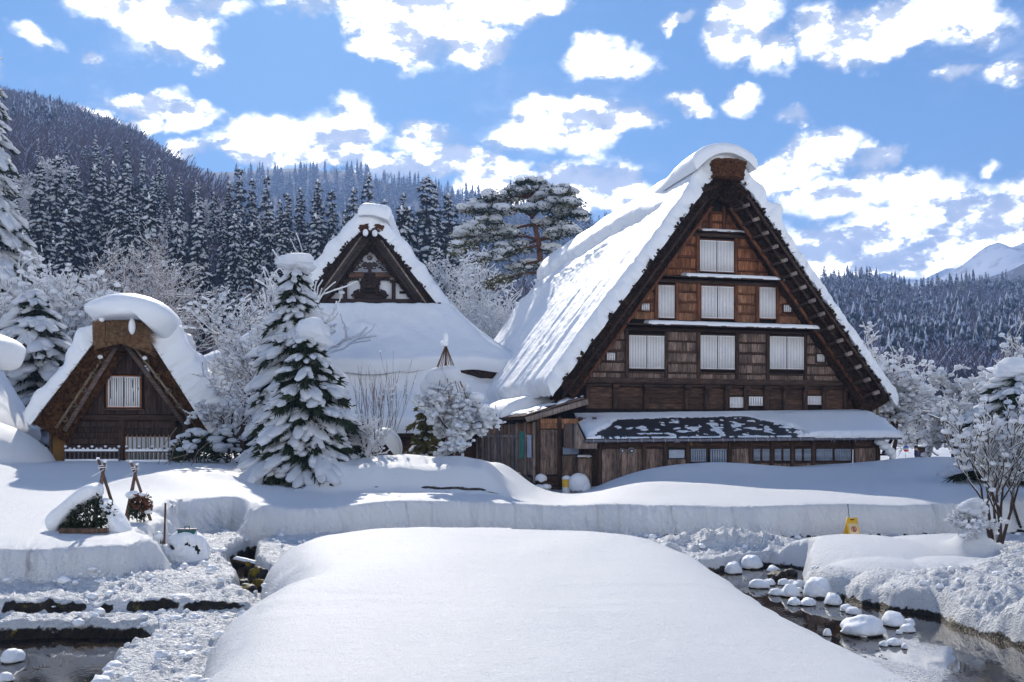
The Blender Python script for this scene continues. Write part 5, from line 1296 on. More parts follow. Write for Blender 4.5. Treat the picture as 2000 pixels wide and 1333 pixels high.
# ------------------------------------------------------------------ trees and shrubs
M['needle'] = plain('dark_needles', (.012, .022, .014), (.035, .052, .026), 3, .75, b_str=0, spec=.25)
M['needle_far'] = plain('far_needles', (.012, .020, .030), (.026, .040, .052), .8, .8, b_str=0, spec=.2)
M['needle_olive'] = plain('olive_needles', (.07, .075, .022), (.16, .13, .045), 1.2, .75, b_str=0, spec=.25)
M['leaf_red'] = plain('russet_leaves', (.16, .035, .015), (.10, .05, .02), 4, .7, b_str=0)
M['twig'] = plain('brown_twigs', (.10, .065, .05), (.05, .035, .03), 3, .85, b_str=0)
M['twig_warm'] = plain('warm_twigs', (.20, .105, .07), (.11, .06, .045), 2, .85, b_str=0)
M['bark'] = plain('dark_bark', (.06, .042, .034), (.025, .018, .016), 9, .9, (1, 1, .3))
M['bark_red'] = plain('red_pine_bark', (.17, .075, .048), (.075, .038, .028), 5, .9, (1, 1, .4))
M['tree_snow'] = plain('tree_snow', (.80, .82, .86), (.86, .875, .90), 3, .7, b_str=.35, b_dist=.05, spec=.2)
def glow(m, f=.5):
    k = NT.__new__(NT); k.t = m.node_tree; out = next(n for n in k.t.nodes if n.type == 'OUTPUT_MATERIAL'); b = next(n for n in k.t.nodes if n.type == 'BSDF_PRINCIPLED')
    tr = k.n('ShaderNodeBsdfTranslucent', None, Color=(.86, .89, .94)); mx = k.n('ShaderNodeMixShader', None, Fac=f)
    k.t.links.new(b.outputs[0], mx.inputs[1]); k.t.links.new(tr.outputs[0], mx.inputs[2]); k.t.links.new(mx.outputs[0], out.inputs[0])
glow(M['tree_snow'])       # small clumps of snow let the sun through
def multi(name, parts):
    """one mesh from several (MB, material)"""
    parts = [(mb, mt) for mb, mt in parts if mb.V]
    V = np.vstack([np.vstack(mb.V) for mb, _ in parts]); off = 0; qs = []; ts = []; mq = []; mt_ = []
    for i, (mb, mt) in enumerate(parts):
        if mb.Q: q = np.vstack(mb.Q)+off; qs.append(q); mq.append(np.full(len(q), i))
        if mb.T: t = np.vstack(mb.T)+off; ts.append(t); mt_.append(np.full(len(t), i))
        off += sum(len(v) for v in mb.V)
    fs = ([np.vstack(qs)] if qs else [])+([np.vstack(ts)] if ts else [])
    me = mk_mesh(name, V, fs); 
    for _, mt in parts: me.materials.append(mt)
    me.polygons.foreach_set('material_index', np.concatenate(mq+mt_).astype(np.int32)); return me
def rock_mesh(seed, lvl=3, am=.22, flat=1.0):
    bv, bt = ICO[lvl]; n = fb3(bv*1.1, 3, seed)*am*2.2+fb3(bv*3.1, 2, seed+1)*am*.6
    V = bv*(1+n)[:, None]; V[:, 2] *= flat; return V, bt
def needles(mb, P, D, L, wd, rs):
    """flat pointed sprays at P along D"""
    side = np.cross(D, rs.randn(*D.shape)); side /= np.linalg.norm(side, axis=1)[:, None]+1e-9
    w = (np.broadcast_to(wd, len(P))*(.6+.8*rs.rand(len(P))))[:, None]; L = np.broadcast_to(L, len(P))[:, None]
    V = np.stack([P-side*w, P+side*w, P+D*L], 1).reshape(-1, 3)
    mb.add(V, None, np.arange(len(V)).reshape(-1, 3))
def unit(v): return v/(np.linalg.norm(v, axis=-1, keepdims=True)+1e-9)
def basis(D):
    """rotation taking x to D, z roughly up"""
    z = np.array([0, 0, 1.]); y = unit(np.cross(z, D)); z2 = np.cross(D, y); return np.stack([D, y, z2], -1)
def conifer(seed, h, w, layers=24, per=8, tri=8, blob=2, lvl=0, droop=.45, base=.08, snow=1.0, pw=.8, bsz=.34, needle=None):
    rs = np.random.RandomState(seed); dark, snowm, tr = MB(), MB(), MB()
    tr.tubes([(0, 0, -1)], [(0, 0, h*.97)], h*.014+.05, .03, 6)
    PP, DD, LL = [], [], []; BC, BR, BD = [], [], []
    for i in range(layers):
        t = base+(1-base)*(i+rs.rand()*.5)/layers; z = h*t; r = w/2*(1-t)**pw*(.72+.5*rs.rand())+.12; zl = z
        n = max(3, int(per*(.5+.6*(1-t))+rs.rand()))
        a0 = rs.rand()*6.3
        for j in range(n):
            a = a0+j*2*np.pi/n+rs.randn()*.25; rr = r*(.62+.6*rs.rand()); z = min(zl+rs.randn()*h*.55/layers, h*.97); d = np.array([math.cos(a), math.sin(a), -droop*(.6+.7*rs.rand())+(.55 if t > .93 else 0)]); d /= np.linalg.norm(d)
            k = tri; tt = .25+.75*rs.rand(k); P = np.array([0, 0, z])+d*rr*tt[:, None]+rs.randn(k, 3)*[.10*rr, .10*rr, .06*rr]
            D = unit(d*.8+rs.randn(k, 3)*.55+[0, 0, -.35]); PP.append(P); DD.append(D); LL.append(np.full(k, (.30+.22*rr)*(.7+.6*rs.rand())))
            for b in range(blob):
                if rs.rand() > snow: continue
                q = .45+.5*rs.rand(); BC.append(np.array([0, 0, z])+d*rr*q+[rs.randn()*.07*rr, rs.randn()*.07*rr, .06+.03*rr])
                s_ = bsz*(.45+.22*rr)*(.55+.8*rs.rand()); BR.append((s_*1.35, s_*.85, s_*.5)); BD.append(d)
    P = np.vstack(PP); D = np.vstack(DD); L = np.concatenate(LL); needles(dark, P, D, L*1.3, L*.34, rs)
    needles(dark, P, unit(D+rs.randn(*D.shape)*.5), L, L*.30, rs)
    snowm.blobs(BC, BR, basis(np.array(BD)), lvl, .22, seed)
    snowm.blobs([(0, 0, h*.985)], [(.18, .18, .30)], None, lvl, .1, seed)
    return dark, snowm, tr
# --- the wooded slope: cedars
CON = []
for sd, (h, w, p_) in enumerate([(20, 6.0, .85), (20, 5.0, .9), (20, 7.2, .7), (20, 5.6, .8), (20, 6.6, 1.0), (20, 8.0, .75)]):
    d_, s_, t_ = conifer(100+sd, h, w, 27, 9, 7, 2, 0, .55, .06, .93, p_, .44)
    CON.append(multi('cedar_tree', [(d_, M['needle_far']), (s_, M['tree_snow']), (t_, M['bark'])]))
FOREST_N = [0]
def cedar(u, vtop, d, label, group, k=None, hmin=9, hmax=28, key='front'):
    x = (u-1000)/F*d; z = float(hz(key, np.array([x]), np.array([d]))[0]); top = EYE+(HOR-vtop)/F*d; h = top-z
    if h < hmin: h = hmin
    if h > hmax: h = hmax
    k = rnd.randrange(len(CON)) if k is None else k
    sc = h/20*rnd.uniform(.8, 1.15)
    link('cedar_tree', CON[k], None, (x, d, z-.3), label, 'cedar tree', group, rot=(rnd.uniform(-.02, .02), rnd.uniform(-.02, .02), rnd.uniform(0, 6.28)), scale=(sc, sc, h/20)); FOREST_N[0] += 1
LBL_F = 'tall snow-laden cedar in the dark forest on the slope behind the houses'; GRP_F = 'cedars of the forest on the left slope'
ORD = 'first second third fourth fifth sixth seventh eighth ninth tenth eleventh twelfth thirteenth fourteenth fifteenth sixteenth seventeenth eighteenth nineteenth twentieth'.split()+['twenty-'+w for w in 'first second third fourth fifth sixth seventh eighth ninth'.split()]+['thirtieth']+['thirty-'+w for w in 'first second third fourth fifth'.split()]
def sky_label(i, u, v):
    where = 'over the small hut' if u < 330 else 'left of the temple gable' if u < 600 else 'above the temple roof' if u < 820 else 'next to the pine'
    return f'{ORD[i]} cedar from the left along the forest top, its tip {where}'
sky_row = [(35, 252), (62, 262), (95, 258), (130, 266), (165, 282), (190, 262), (215, 285), (245, 272), (275, 300), (312, 305), (350, 342), (385, 352), (420, 372), (445, 350), (466, 322), (492, 345), (520, 338), (548, 385), (562, 372), (590, 362), (620, 344), (652, 368), (690, 362), (720, 333), (748, 385), (790, 372), (832, 338), (852, 352), (878, 372), (903, 425), (5, 270), (-30, 250), (930, 455)]
for si, (u, v) in enumerate(sorted(sky_row)):
    d = float(np.interp(u, [0, 150, 300, 420, 900], [300, 270, 215, 175, 150]))*rnd.uniform(.94, 1.06)
    cedar(u, v, d, sky_label(si, u, v), GRP_F, hmax=32)
rows = [(285, 60), (245, 56), (205, 48), (175, 40), (150, 34), (128, 30), (110, 28)]
for d, stepu in rows:
    u = -80+rnd.uniform(0, stepu)
    while u < 1010:
        uu = u+rnd.uniform(-.3, .3)*stepu
        umax = float(np.interp(d, [110, 175, 205, 285], [1000, 960, 640, 330]))
        if uu < umax:
            lim = float(np.interp(uu, [-80, 60, 200, 300, 400, 500, 700, 850, 1000], [270, 275, 300, 330, 390, 390, 400, 400, 500]))
            x = (uu-1000)/F*d; z = float(hz('front', np.array([x]), np.array([d]))[0]); h = rnd.uniform(11, 23); vt = HOR-(z+h-EYE)*F/d
            if vt > lim-10: cedar(uu, vt, d*rnd.uniform(.97, 1.03), LBL_F, GRP_F)
        u += stepu*rnd.uniform(.8, 1.2)
LBL_B = 'small frosted bare tree standing among the cedars on the left slope'
_fb = []
def forest_bare():
    for s_ in range(3):
        t_, w_, n_, _ = bare_tree(400+s_, 9, spread=.85, trunk=.14, levels=4, kids=(6, 5, 4, 3), snow=.07, blob=.14, blobp=.12, minr=.03); _fb.append(multi('frosted_tree', [(t_, M['bark']), (w_, M['twig_warm']), (n_, M['tree_snow'])]))
    for i in range(54):
        d = rnd.uniform(98, 290); u = rnd.uniform(-60, 960 if d < 180 else 500); x = (u-1000)/F*d; z = float(hz('front', np.array([x]), np.array([d]))[0]); sc = rnd.uniform(.8, 1.5)
        link('frosted_tree', _fb[i % 3], None, (x, d, z-.2), LBL_B, 'bare tree', 'frosted bare trees among the cedars', rot=(0, 0, rnd.uniform(0, 6.28)), scale=(sc, sc, sc))

# right-hand hill: the cedars one can tell apart on its crest and spurs
LBL_R = 'small distant cedar standing on the blue-shaded wooded hill at the right'; GRP_R = 'cedars along the right-hand hill'
for i in range(72):
    u = rnd.uniform(1590, 2010)
    if i < 46:
        d = float(np.interp(u, [1590, 1800, 2000], [760, 720, 720]))*rnd.uniform(.93, .99); 
    else: d = rnd.uniform(520, 660); u = rnd.uniform(1750, 1990)
    cedar(u, 0, d, LBL_R, GRP_R, hmin=13, hmax=rnd.uniform(13, 20), key='right')
# the rest of the woods, small in the picture
def far_mat(name, c1, c2, snow, lo, hi, sc=.5):
    m, k, b = newmat(name); c = coord(k); nz_ = k.n('ShaderNodeSeparateXYZ', None, Vector=k.n('ShaderNodeNewGeometry').outputs['Normal']).outputs[2]
    n = k.noise(c, sc, 3, .8); f = k.sstep(k.math('ADD', n, k.math('MULTIPLY', nz_, .35)), lo, hi)
    k.set(b.inputs['Base Color'], k.mix(f, k.mix(k.noise(c, .03, 2), c1, c2), snow)); b.inputs['Roughness'].default_value = .9; b.inputs['Specular IOR Level'].default_value = .1; return m
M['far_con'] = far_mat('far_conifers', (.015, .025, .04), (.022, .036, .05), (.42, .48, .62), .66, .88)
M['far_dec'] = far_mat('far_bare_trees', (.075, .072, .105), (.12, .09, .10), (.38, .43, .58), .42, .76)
def far_forest(name, key, u0, u1, y0, y1, n, hh, seed, kind, ufun=None):
    rs = np.random.RandomState(seed); y = y0+(y1-y0)*rs.rand(n)**.9; u = u0+(u1-u0)*rs.rand(n); x = (u-1000)/F*y; z = hz(key, x, y)
    if kind == 'con': keep = fb2(x/60, y/60, 3, seed+1) > -.06
    else: keep = np.ones(n, bool)
    x, y, z = x[keep], y[keep], z[keep]; n = len(x); h = hh*(.7+.6*rs.rand(n)); mb = MB()
    C = np.stack([x, y, z], 1)
    if kind == 'con':
        for L in range(6):
            t0 = .05+L*.155; t1 = t0+.34; m = 7; a = np.arange(m)*2*np.pi/m; r = h*.155*(1-t0)**.9*(.8+.4*rs.rand(n))
            jr = .62+.6*rs.rand(n, m); ph = rs.rand(n)*6.3
            ring = C[:, None]+np.stack([np.cos(a+ph[:, None])*r[:, None]*jr, np.sin(a+ph[:, None])*r[:, None]*jr, np.repeat((h*t0)[:, None], m, 1)+rs.randn(n, m)*h[:, None]*.02], -1)
            tip = C+np.stack([0*h, 0*h, np.minimum(h*t1, h)], 1)
            V = np.concatenate([ring, tip[:, None]], 1).reshape(-1, 3); k = np.arange(m); T = np.stack([k, (k+1) % m, np.full(m, m)], 1)
            mb.add(V, None, (T[None]+(np.arange(n)*(m+1))[:, None, None]).reshape(-1, 3))
        mt = M['far_con']
    else:
        m = 50; a = rs.rand(n, m)*2*np.pi; tl = rs.rand(n, m); P = C[:, None]+np.stack([0*a, 0*a, h[:, None]*(.12+.25*tl)], -1)
        D = np.stack([np.cos(a)*(.5+.4*rs.rand(n, m)), np.sin(a)*(.5+.4*rs.rand(n, m)), .45+.9*rs.rand(n, m)], -1); D = unit(D)
        Lh = h[:, None, None]*(.35+.35*rs.rand(n, m, 1)); sd = unit(np.cross(D, rs.randn(n, m, 3)))*h[:, None, None]*.0065
        E = P+D*Lh; V = np.stack([P, E-sd*1.6, E+sd*1.6], 2).reshape(-1, 3); mb.add(V, None, np.arange(len(V)).reshape(-1, 3)); mt = M['far_dec']
    mb.build(name, mt, kind='stuff', label=None)
far_forest('far_conifer_wood', 'right', 1480, 2150, 230, 745, 1300, 15, 301, 'con')
far_forest('far_bare_wood', 'right', 1480, 2150, 200, 745, 5200, 11, 302, 'dec')
far_forest('back_conifer_wood', 'back', 300, 1560, 700, 1440, 3400, 20, 303, 'con')
far_forest('back_bare_wood', 'back', 300, 1560, 700, 1440, 1500, 14, 304, 'dec')
far_forest('upper_bare_wood', 'front', -80, 420, 240, 700, 4200, 13, 305, 'dec')
far_forest('upper_conifer_wood', 'front', -80, 300, 380, 700, 260, 16, 306, 'con')
far_forest('slope_bare_wood', 'front', 380, 1100, 100, 200, 260, 8, 307, 'dec')

# --- bare trees under snow
def bare_tree(seed, h, spread=.9, levels=5, kids=(3, 4, 4, 3, 3), trunk=.10, up=.35, stem=.18, snow=.05, wig=.22, n0=1, lean=(0, 0), minr=.011, blobp=.35, blob=.10, blvl=0, lr=.62, low=.25, gravity=0.0, twist=.0):
    rs = np.random.RandomState(seed); S = []; tips = []
    def grow(p, d, L, r, lv):
        n = 4 if lv < 2 else 3; pts = [p]; dd = d.copy()
        for i in range(n):
            dd = unit(dd+rs.randn(3)*wig+np.array([0, 0, up*.25-gravity*(lv > 1)])); q = pts[-1]+dd*L/n
            r2 = r*(1-.55*(i+1)/n); S.append((pts[-1], q, max(r*(1-.55*i/n), minr), max(r2, minr), lv)); pts.append(q)
        if lv >= levels: tips.append(pts[-1]); return
        k = kids[min(lv, len(kids)-1)]
        for j in range(k):
            t = low+(1-low)*(j+.3+.6*rs.rand())/k if lv > 0 else (.45+.55*(j+1)/k); t = min(t, 1.0)
            f = t*n; i0 = min(int(f), n-1); b = pts[i0]+(pts[i0+1]-pts[i0])*(f-i0)
            ax = rs.randn(3); ax -= dd*(ax@dd); ax = unit(ax); ang = spread*(.6+.6*rs.rand())
            nd = unit(dd*math.cos(ang)+ax*math.sin(ang)+np.array([0, 0, up*.5]))
            grow(b, nd, L*lr*(.75+.5*rs.rand()), r*.58*(1-.3*t), lv+1)
        tips.append(pts[-1])
    for i in range(n0):
        a = rs.rand()*6.3; d = unit(np.array([lean[0]+(.35*math.cos(a) if n0 > 1 else 0), lean[1]+(.35*math.sin(a) if n0 > 1 else 0), 1.0]))
        grow(np.array([.10*math.cos(a)*(n0 > 1), .10*math.sin(a)*(n0 > 1), -.25]), d, h*(stem if n0 == 1 else stem*1.2)+.25, trunk, 0)
    P0 = np.array([s[0] for s in S]); P1 = np.array([s[1] for s in S]); R0 = np.array([s[2] for s in S]); R1 = np.array([s[3] for s in S]); lv = np.array([s[4] for s in S])
    zt = P1[:, 2].max(); k_ = h/zt; P0 *= k_; P1 *= k_; tips = np.array(tips)*k_
    trunk_, tw, sn = MB(), MB(), MB(); b = lv <= 1
    trunk_.tubes(P0[b], P1[b], R0[b], R1[b], 6); tw.tubes(P0[~b], P1[~b], R0[~b], R1[~b], 3)
    d = unit(P1-P0); hz_ = np.sqrt(np.clip(1-d[:, 2]**2, 0, 1)); rs_ = snow*(.45+.75*rs.rand(len(P0)))*(.35+.75*hz_)+R0*.35
    up_ = np.array([0, 0, 1.]); off = (R0*.75+rs_*.55)[:, None]*up_
    keep = (hz_ > .25) | (rs.rand(len(P0)) < .6)
    sn.tubes((P0+off)[keep], (P1+off)[keep], rs_[keep]*.95, rs_[keep]*.8, 4)
    pk = rs.rand(len(P1)) < blobp; C = P1[pk]+off[pk]*1.0; s_ = blob*(.5+rs.rand(len(C), 1)*.9)
    sn.blobs(C, s_*np.array([[1.15, 1.15, .75]]), None, blvl, .18, seed)
    return trunk_, tw, sn, tips
def _ck(nm): return 'stuff' if nm in ('branch_twigs', 'snow', 'needles', 'olive_needles', 'leaves', 'branch') else None
def tree_thing(name, label, cat, loc, parts, group=None, rz=0.0, scale=None, sm=True):
    o = thing(name, label, cat, loc, rz, group)
    if scale: o.scale = (scale,)*3
    for nm, mb, mt in parts:
        if mb.V: mb.build(nm, mt, o, smooth=(nm == 'snow' and sm), kind=_ck(nm))
    return o
BT = {}
def proto_bare(key, **kw): BT[key] = kw
def put_bare(label, u, vbase, vtop, d, seed, cat='bare tree', name='bare_tree', mat='twig', group=None, zoff=0.0, **kw):
    x = (u-1000)/F*d; zb = gz(x, d)-.1 if d < 80 else float(hz('front', np.array([x]), np.array([d]))[0]); top = EYE+(HOR-vtop)/F*d; h = top-zb
    t_, w_, s_, _ = bare_tree(seed, h, **kw)
    return tree_thing(name, label, cat, (x, d, zb), [('trunk', t_, M['bark']), ('branch_twigs', w_, M[mat]), ('snow', s_, M['tree_snow'])], group)
# left background, in front of the cedars
A_ = dict(levels=4, kids=(7, 5, 5, 4), snow=.055, blob=.15, blobp=.26, minr=.015)
put_bare('snow-thick leafless tree at the left edge above the first snow mound', 20, 800, 500, 52, 11, spread=.85, trunk=.16, **A_)
put_bare('dense white leafless tree left of the small hut, its crown widest of that row', 105, 800, 478, 56, 12, spread=.95, trunk=.16, **A_)
put_bare('snowy leafless tree rising directly behind the left slope of the small hut', 185, 800, 520, 50, 13, spread=.9, trunk=.14, **A_)
put_bare('brown-twigged bare tree with upright fine branches behind the snow-capped hut', 262, 800, 425, 62, 14, mat='twig_warm', spread=.75, trunk=.16, levels=5, kids=(6, 5, 4, 4, 3), snow=.020, blob=.06, blobp=.1, up=.5)
put_bare('warm brown bare tree between the hut and the white forked tree', 325, 800, 500, 58, 15, mat='twig_warm', spread=.8, trunk=.14, levels=5, kids=(5, 4, 4, 4, 3), snow=.020, blob=.06, blobp=.1)
put_bare('white forked leafless tree right of the small hut with long snow-lined boughs', 425, 800, 448, 46, 16, spread=.72, trunk=.17, levels=4, kids=(5, 4, 4, 4), snow=.065, blob=.10, blobp=.12, up=.45, lr=.7)
put_bare('snowy leafless tree left of the twin conifers, reaching over the temple roof edge', 480, 800, 560, 42, 17, spread=.9, trunk=.12, levels=5, kids=(4, 4, 4, 3, 3), snow=.035, blob=.09, blobp=.16)
put_bare('low snow-clotted tree with brown twigs beside the right side of the small hut', 490, 850, 600, 40.5, 18, mat='twig_warm', spread=.95, trunk=.10, levels=5, kids=(4, 4, 4, 3, 3), snow=.030, blob=.10, blobp=.16)
put_bare('small snowy tree at the foot of the conifer nearest the small hut', 470, 880, 690, 35, 19, mat='twig_warm', spread=.95, trunk=.08, levels=4, kids=(5, 4, 4, 4), snow=.030, blob=.085, blobp=.18)
for i, (u, vt, d) in enumerate([(905, 520, 95), (950, 560, 90), (1000, 540, 100), (870, 560, 98), (985, 600, 84), (930, 480, 110)]):
    put_bare(['tangled bare tree right behind the temple roof edge', 'tangled bare tree under the pine boughs, midway to the farmhouse roof', 'tangled bare tree closest to the farmhouse roof below the pine', 'tangled bare tree nearest the temple gable', 'lowest tangled bare tree in the gap below the pine', 'tallest tangled bare tree left of the pine, beside the dark cedar'][i], u, 800, vt, d, 30+i, group='tangled trees between temple and farmhouse', spread=.95, trunk=.13, levels=4, kids=(6, 5, 4, 4), snow=.06, blob=.14, blobp=.15)
forest_bare()
# right of the farmhouse
B_ = dict(levels=4, kids=(7, 5, 5, 4), snow=.05, blob=.14, blobp=.28, minr=.015)
put_bare('leaning snow-covered garden tree just right of the farmhouse lean-to', 1738, 893, 700, 50, 41, stem=.32, spread=1.0, trunk=.14, lean=(.12, 0), **B_)
put_bare('flat-crowned snowy tree behind the person and the round sign', 1868, 890, 705, 54, 42, stem=.34, spread=1.05, trunk=.13, **B_)
put_bare('snow-clotted tree with orange-tinged twigs beside the right eave of the farmhouse', 1722, 880, 640, 62, 43, mat='twig_warm', spread=.85, trunk=.13, levels=5, kids=(5, 4, 4, 3, 3), snow=.038, blob=.12, blobp=.16)
put_bare('white snow-thick tree in front of the thatched cottage', 1912, 900, 735, 44, 44, stem=.30, spread=1.0, trunk=.12, **B_)
put_bare('dark-branched half bare tree leaning over the shopfront', 1892, 900, 770, 40, 45, mat='bark', spread=.8, trunk=.09, levels=4, kids=(4, 4, 3, 3), snow=.035, blob=.06, blobp=.25, lean=(-.3, 0))
put_bare('round snowy tree between the farmhouse and the far hill', 1800, 890, 740, 72, 46, stem=.36, spread=1.0, trunk=.12, **B_)
put_bare('snow-heavy tree at the right edge behind the tall dark-stemmed shrub', 1985, 900, 690, 38, 47, spread=.95, trunk=.12, **B_)
put_bare('warm-twigged tree at the right edge reaching above the round snow hat', 2000, 900, 600, 42, 48, mat='twig_warm', spread=.7, trunk=.10, levels=4, kids=(5, 4, 4, 3), snow=.03, blob=.12, blobp=.12, up=.5)
# tall dark-stemmed shrub on the right
put_bare('tall dark-stemmed shrub with hanging snow at the right, standing on the bank', 1950, 1000, 745, 22, 51, cat='shrub', name='snowy_shrub', mat='bark', n0=6, stem=.30, spread=.55, trunk=.045, levels=4, kids=(3, 3, 3, 3), snow=.018, blob=.065, blobp=.22, blvl=1, up=.35, wig=.16)
put_bare('bare shrub at the very right edge behind the dark-stemmed one', 2010, 960, 760, 25, 52, cat='shrub', name='snowy_shrub', mat='bark', n0=5, stem=.30, spread=.55, trunk=.04, levels=4, kids=(3, 3, 3, 3), snow=.02, blob=.08, blobp=.2, up=.35, wig=.18)
# thin upright twigs and small shrubs in the garden
put_bare('upright bundle of fine brown twigs in front of the temple roof', 742, 850, 690, 33, 55, cat='shrub', name='twiggy_shrub', mat='twig_warm', n0=12, stem=.5, spread=.28, trunk=.014, levels=2, kids=(3, 3), snow=.006, blob=.05, blobp=.10, up=.6, wig=.07, minr=.005)
put_bare('thin twiggy shrub with a few brown leaves below the garden pathway', 700, 920, 815, 29.8, 56, cat='shrub', name='twiggy_shrub', mat='leaf_red', n0=6, stem=.35, spread=.5, trunk=.016, levels=3, kids=(3, 3, 3), snow=.022, blob=.035, blobp=.35, up=.4, minr=.006)
# the young tree under a rope-and-pole snow tent
yx = (872-1000)/F*30.5; yb = gz(yx, 30.5)-.1
t_, w_, s_, _ = bare_tree(60, EYE+(HOR-745)/F*30.5-yb, spread=.95, trunk=.085, levels=5, kids=(5, 4, 4, 4, 3), snow=.024, blob=.075, blobp=.34, blvl=1, stem=.26, n0=2)
s_.blobs([(-.22, .05, 2.72), (.10, 0, 2.86), (-.50, 0, 2.50), (-.9, 0, 2.1), (.95, 0, 2.2), (-.2, -.5, 2.0)], [(.48, .4, .42), (.38, .36, .34), (.34, .3, .30), (.22, .2, .14), (.24, .2, .15), (.2, .18, .13)], None, 3, .012, 1)
tree_thing('roped_tree', 'small garden tree clotted with snow under a pole and straw ropes', 'garden tree', (yx, 30.5, yb), [('trunk', t_, M['bark']), ('branch_twigs', w_, M['twig']), ('snow', s_, M['tree_snow'])])
yk = thing('rope_tent', 'tall pole with straw ropes spread like a tent over the small garden tree', 'rope support', (yx+.02, 30.6, yb))
ztop = EYE+(HOR-668)/F*30.6-yb
MB().tubes([(0, 0, 0)], [(-.05, 0, ztop)], .035, .03, 8).build('pole', M['bark_red'], yk, True)
for i in range(12):
    a = i*2*np.pi/12+.2; MB().path([(-.05, 0, ztop-.08), (-.05+.30*math.cos(a), .3*math.sin(a), ztop-.85), (-.05+.75*math.cos(a), .75*math.sin(a), ztop-1.9)], .011, 4).build('rope', M['straw'], yk, True)
MB().blobs([(-.05, 0, ztop+.10), (-.10, 0, ztop-.06)], [(.09, .09, .20), (.13, .12, .10)], None, 2, .05, 3).build('snow_dab', M['snow'], yk, True)
# --- near conifers
def rich_conifer(seed, h, w, layers, per, base=.10, pw=.75, droop=.35, pad=1.0, lvl=1, ntri=26, openness=.1):
    rs = np.random.RandomState(seed); dark, sn, tr, br = MB(), MB(), MB(), MB(); tr.tubes([(0, 0, -.6)], [(0, 0, h*.97)], .02*h+.03, .02, 9)
    PP, DD, LL = [], [], []; C, RR, BD = [], [], []; B0, B1 = [], []
    for i in range(layers):
        t = base+(1-base)*(i+.5*rs.rand())/layers; z = h*t; r = w/2*(1-t)**pw*(.85+.3*rs.rand())+.14; n = max(4, int(per*(.55+.5*(1-t))))
        a0 = rs.rand()*6.3
        for j in range(n):
            if rs.rand() < openness: continue
            a = a0+(j+.3*rs.randn())*2*np.pi/n; L = r*(.60+.62*rs.rand()); dr = droop*(.6+.8*rs.rand())
            e = np.array([math.cos(a), math.sin(a), 0]); f = lambda q: np.array([0, 0, z])+e*L*q+np.array([0, 0, .18*L*q-dr*L*q*q*1.2])
            sd = np.array([-e[1], e[0], 0]); B0.append(f(0)); B1.append(f(.6)); B0.append(f(.6)); B1.append(f(1.0))
            k = ntri; q = .15+.9*rs.rand(k); wd_ = L*.30*np.sin(np.pi*np.clip(q, 0, 1)*.85+.3); la = rs.uniform(-1, 1, k)
            P = np.array([f(x) for x in q])+sd*(wd_*la)[:, None]+np.stack([0*q, 0*q, -.03-.05*rs.rand(k)], 1)
            D = unit(e*.75+sd*la[:, None]*.8+np.stack([0*q, 0*q, -.35-.7*rs.rand(k)], 1)+rs.randn(k, 3)*.25); PP.append(P); DD.append(D); LL.append((.12+.18*rs.rand(k))*(.6+.4*L))
            m = max(2, int(L*4.2)); 
            for s in range(m):
                q = .30+.66*(s+.5*rs.rand())/m; c = f(q); wl = L*.26*math.sin(math.pi*min(q, 1)*.85+.3)
                for lat in ((-.5, .5) if q > .5 else (0,)):
                    cc = c+sd*(wl*(lat+.25*rs.randn()))+[0, 0, .045*pad+.02]; s1 = pad*(.10+.085*L)*(.55+.9*rs.rand())
                    dd = unit(e+sd*lat*.7+np.array([0, 0, .15-1.9*dr*q])); C.append(cc); RR.append((s1*2.0, s1*.74, s1*.46)); BD.append(dd)
    P = np.vstack(PP); D = np.vstack(DD); L = np.concatenate(LL); needles(dark, P, D, L*1.3, .028+L*.10, rs); needles(dark, P+rs.randn(*P.shape)*.03, unit(D+rs.randn(*D.shape)*.4), L, .024+L*.10, rs)
    br.tubes(B0, B1, .022, .012, 4); sn.blobs(C, RR, basis(np.array(BD)), lvl, .20, seed); return dark, sn, tr, br
def put_rich(label, u, vtop, d, seed, w, layers, per, cap=None, name='snowy_conifer', needle='needle', zb=None, **kw):
    x = (u-1000)/F*d; zb = gz(x, d)-.05 if zb is None else zb; h = EYE+(HOR-vtop)/F*d-zb
    dk, sn, tr, br = rich_conifer(seed, h, w, layers, per, **kw)
    if cap:
        for (cu, cv, ru, rv) in cap:
            c = at(cu, cv, d); V_, T_ = rock_mesh(seed*3+int(cu), 3, .15); V_ = V_.copy(); V_[:, 2] = np.where(V_[:, 2] < 0, V_[:, 2]*.6, V_[:, 2]); V_[:, 2] += .22*V_[:, 0]*(1 if cu % 2 else -1); sn.add(V_*[ru/F*d, ru/F*d*.85, rv/F*d]+[c.x-x, -.05, c.z-zb], None, T_)
    return tree_thing(name, label, 'conifer', (x, d, zb), [('trunk', tr, M['bark']), ('branch', br, M['bark']), ('needles', dk, M[needle]), ('snow', sn, M['tree_snow'])])
put_rich('large near conifer with drooping snow-loaded boughs and a rounded snow hat on top', 600, 655, 29.3, 71, 3.7, 17, 12, cap=[(612, 648, 32, 28), (600, 660, 22, 20), (628, 668, 24, 16)], ntri=80, pad=.86, openness=.20, base=.06, droop=.42, pw=.62)
put_rich('slimmer snow-plastered conifer behind the large near one, with a broad snow crown', 578, 520, 33.5, 72, 2.9, 26, 11, cap=[(577, 512, 36, 18), (560, 520, 20, 14), (596, 522, 22, 13)], pad=1.15, droop=.55, pw=.5, ntri=40)
put_rich('dark-green conifer with heavy snow lumps left of the small hut', 70, 560, 45, 73, 6.0, 16, 11, pad=1.25, droop=.45, ntri=60, pw=.6)
put_rich('tall dark conifer cut by the left edge of the photo', -25, 70, 62, 74, 7.5, 34, 11, pad=1.15, droop=.55, ntri=50, pw=.7)
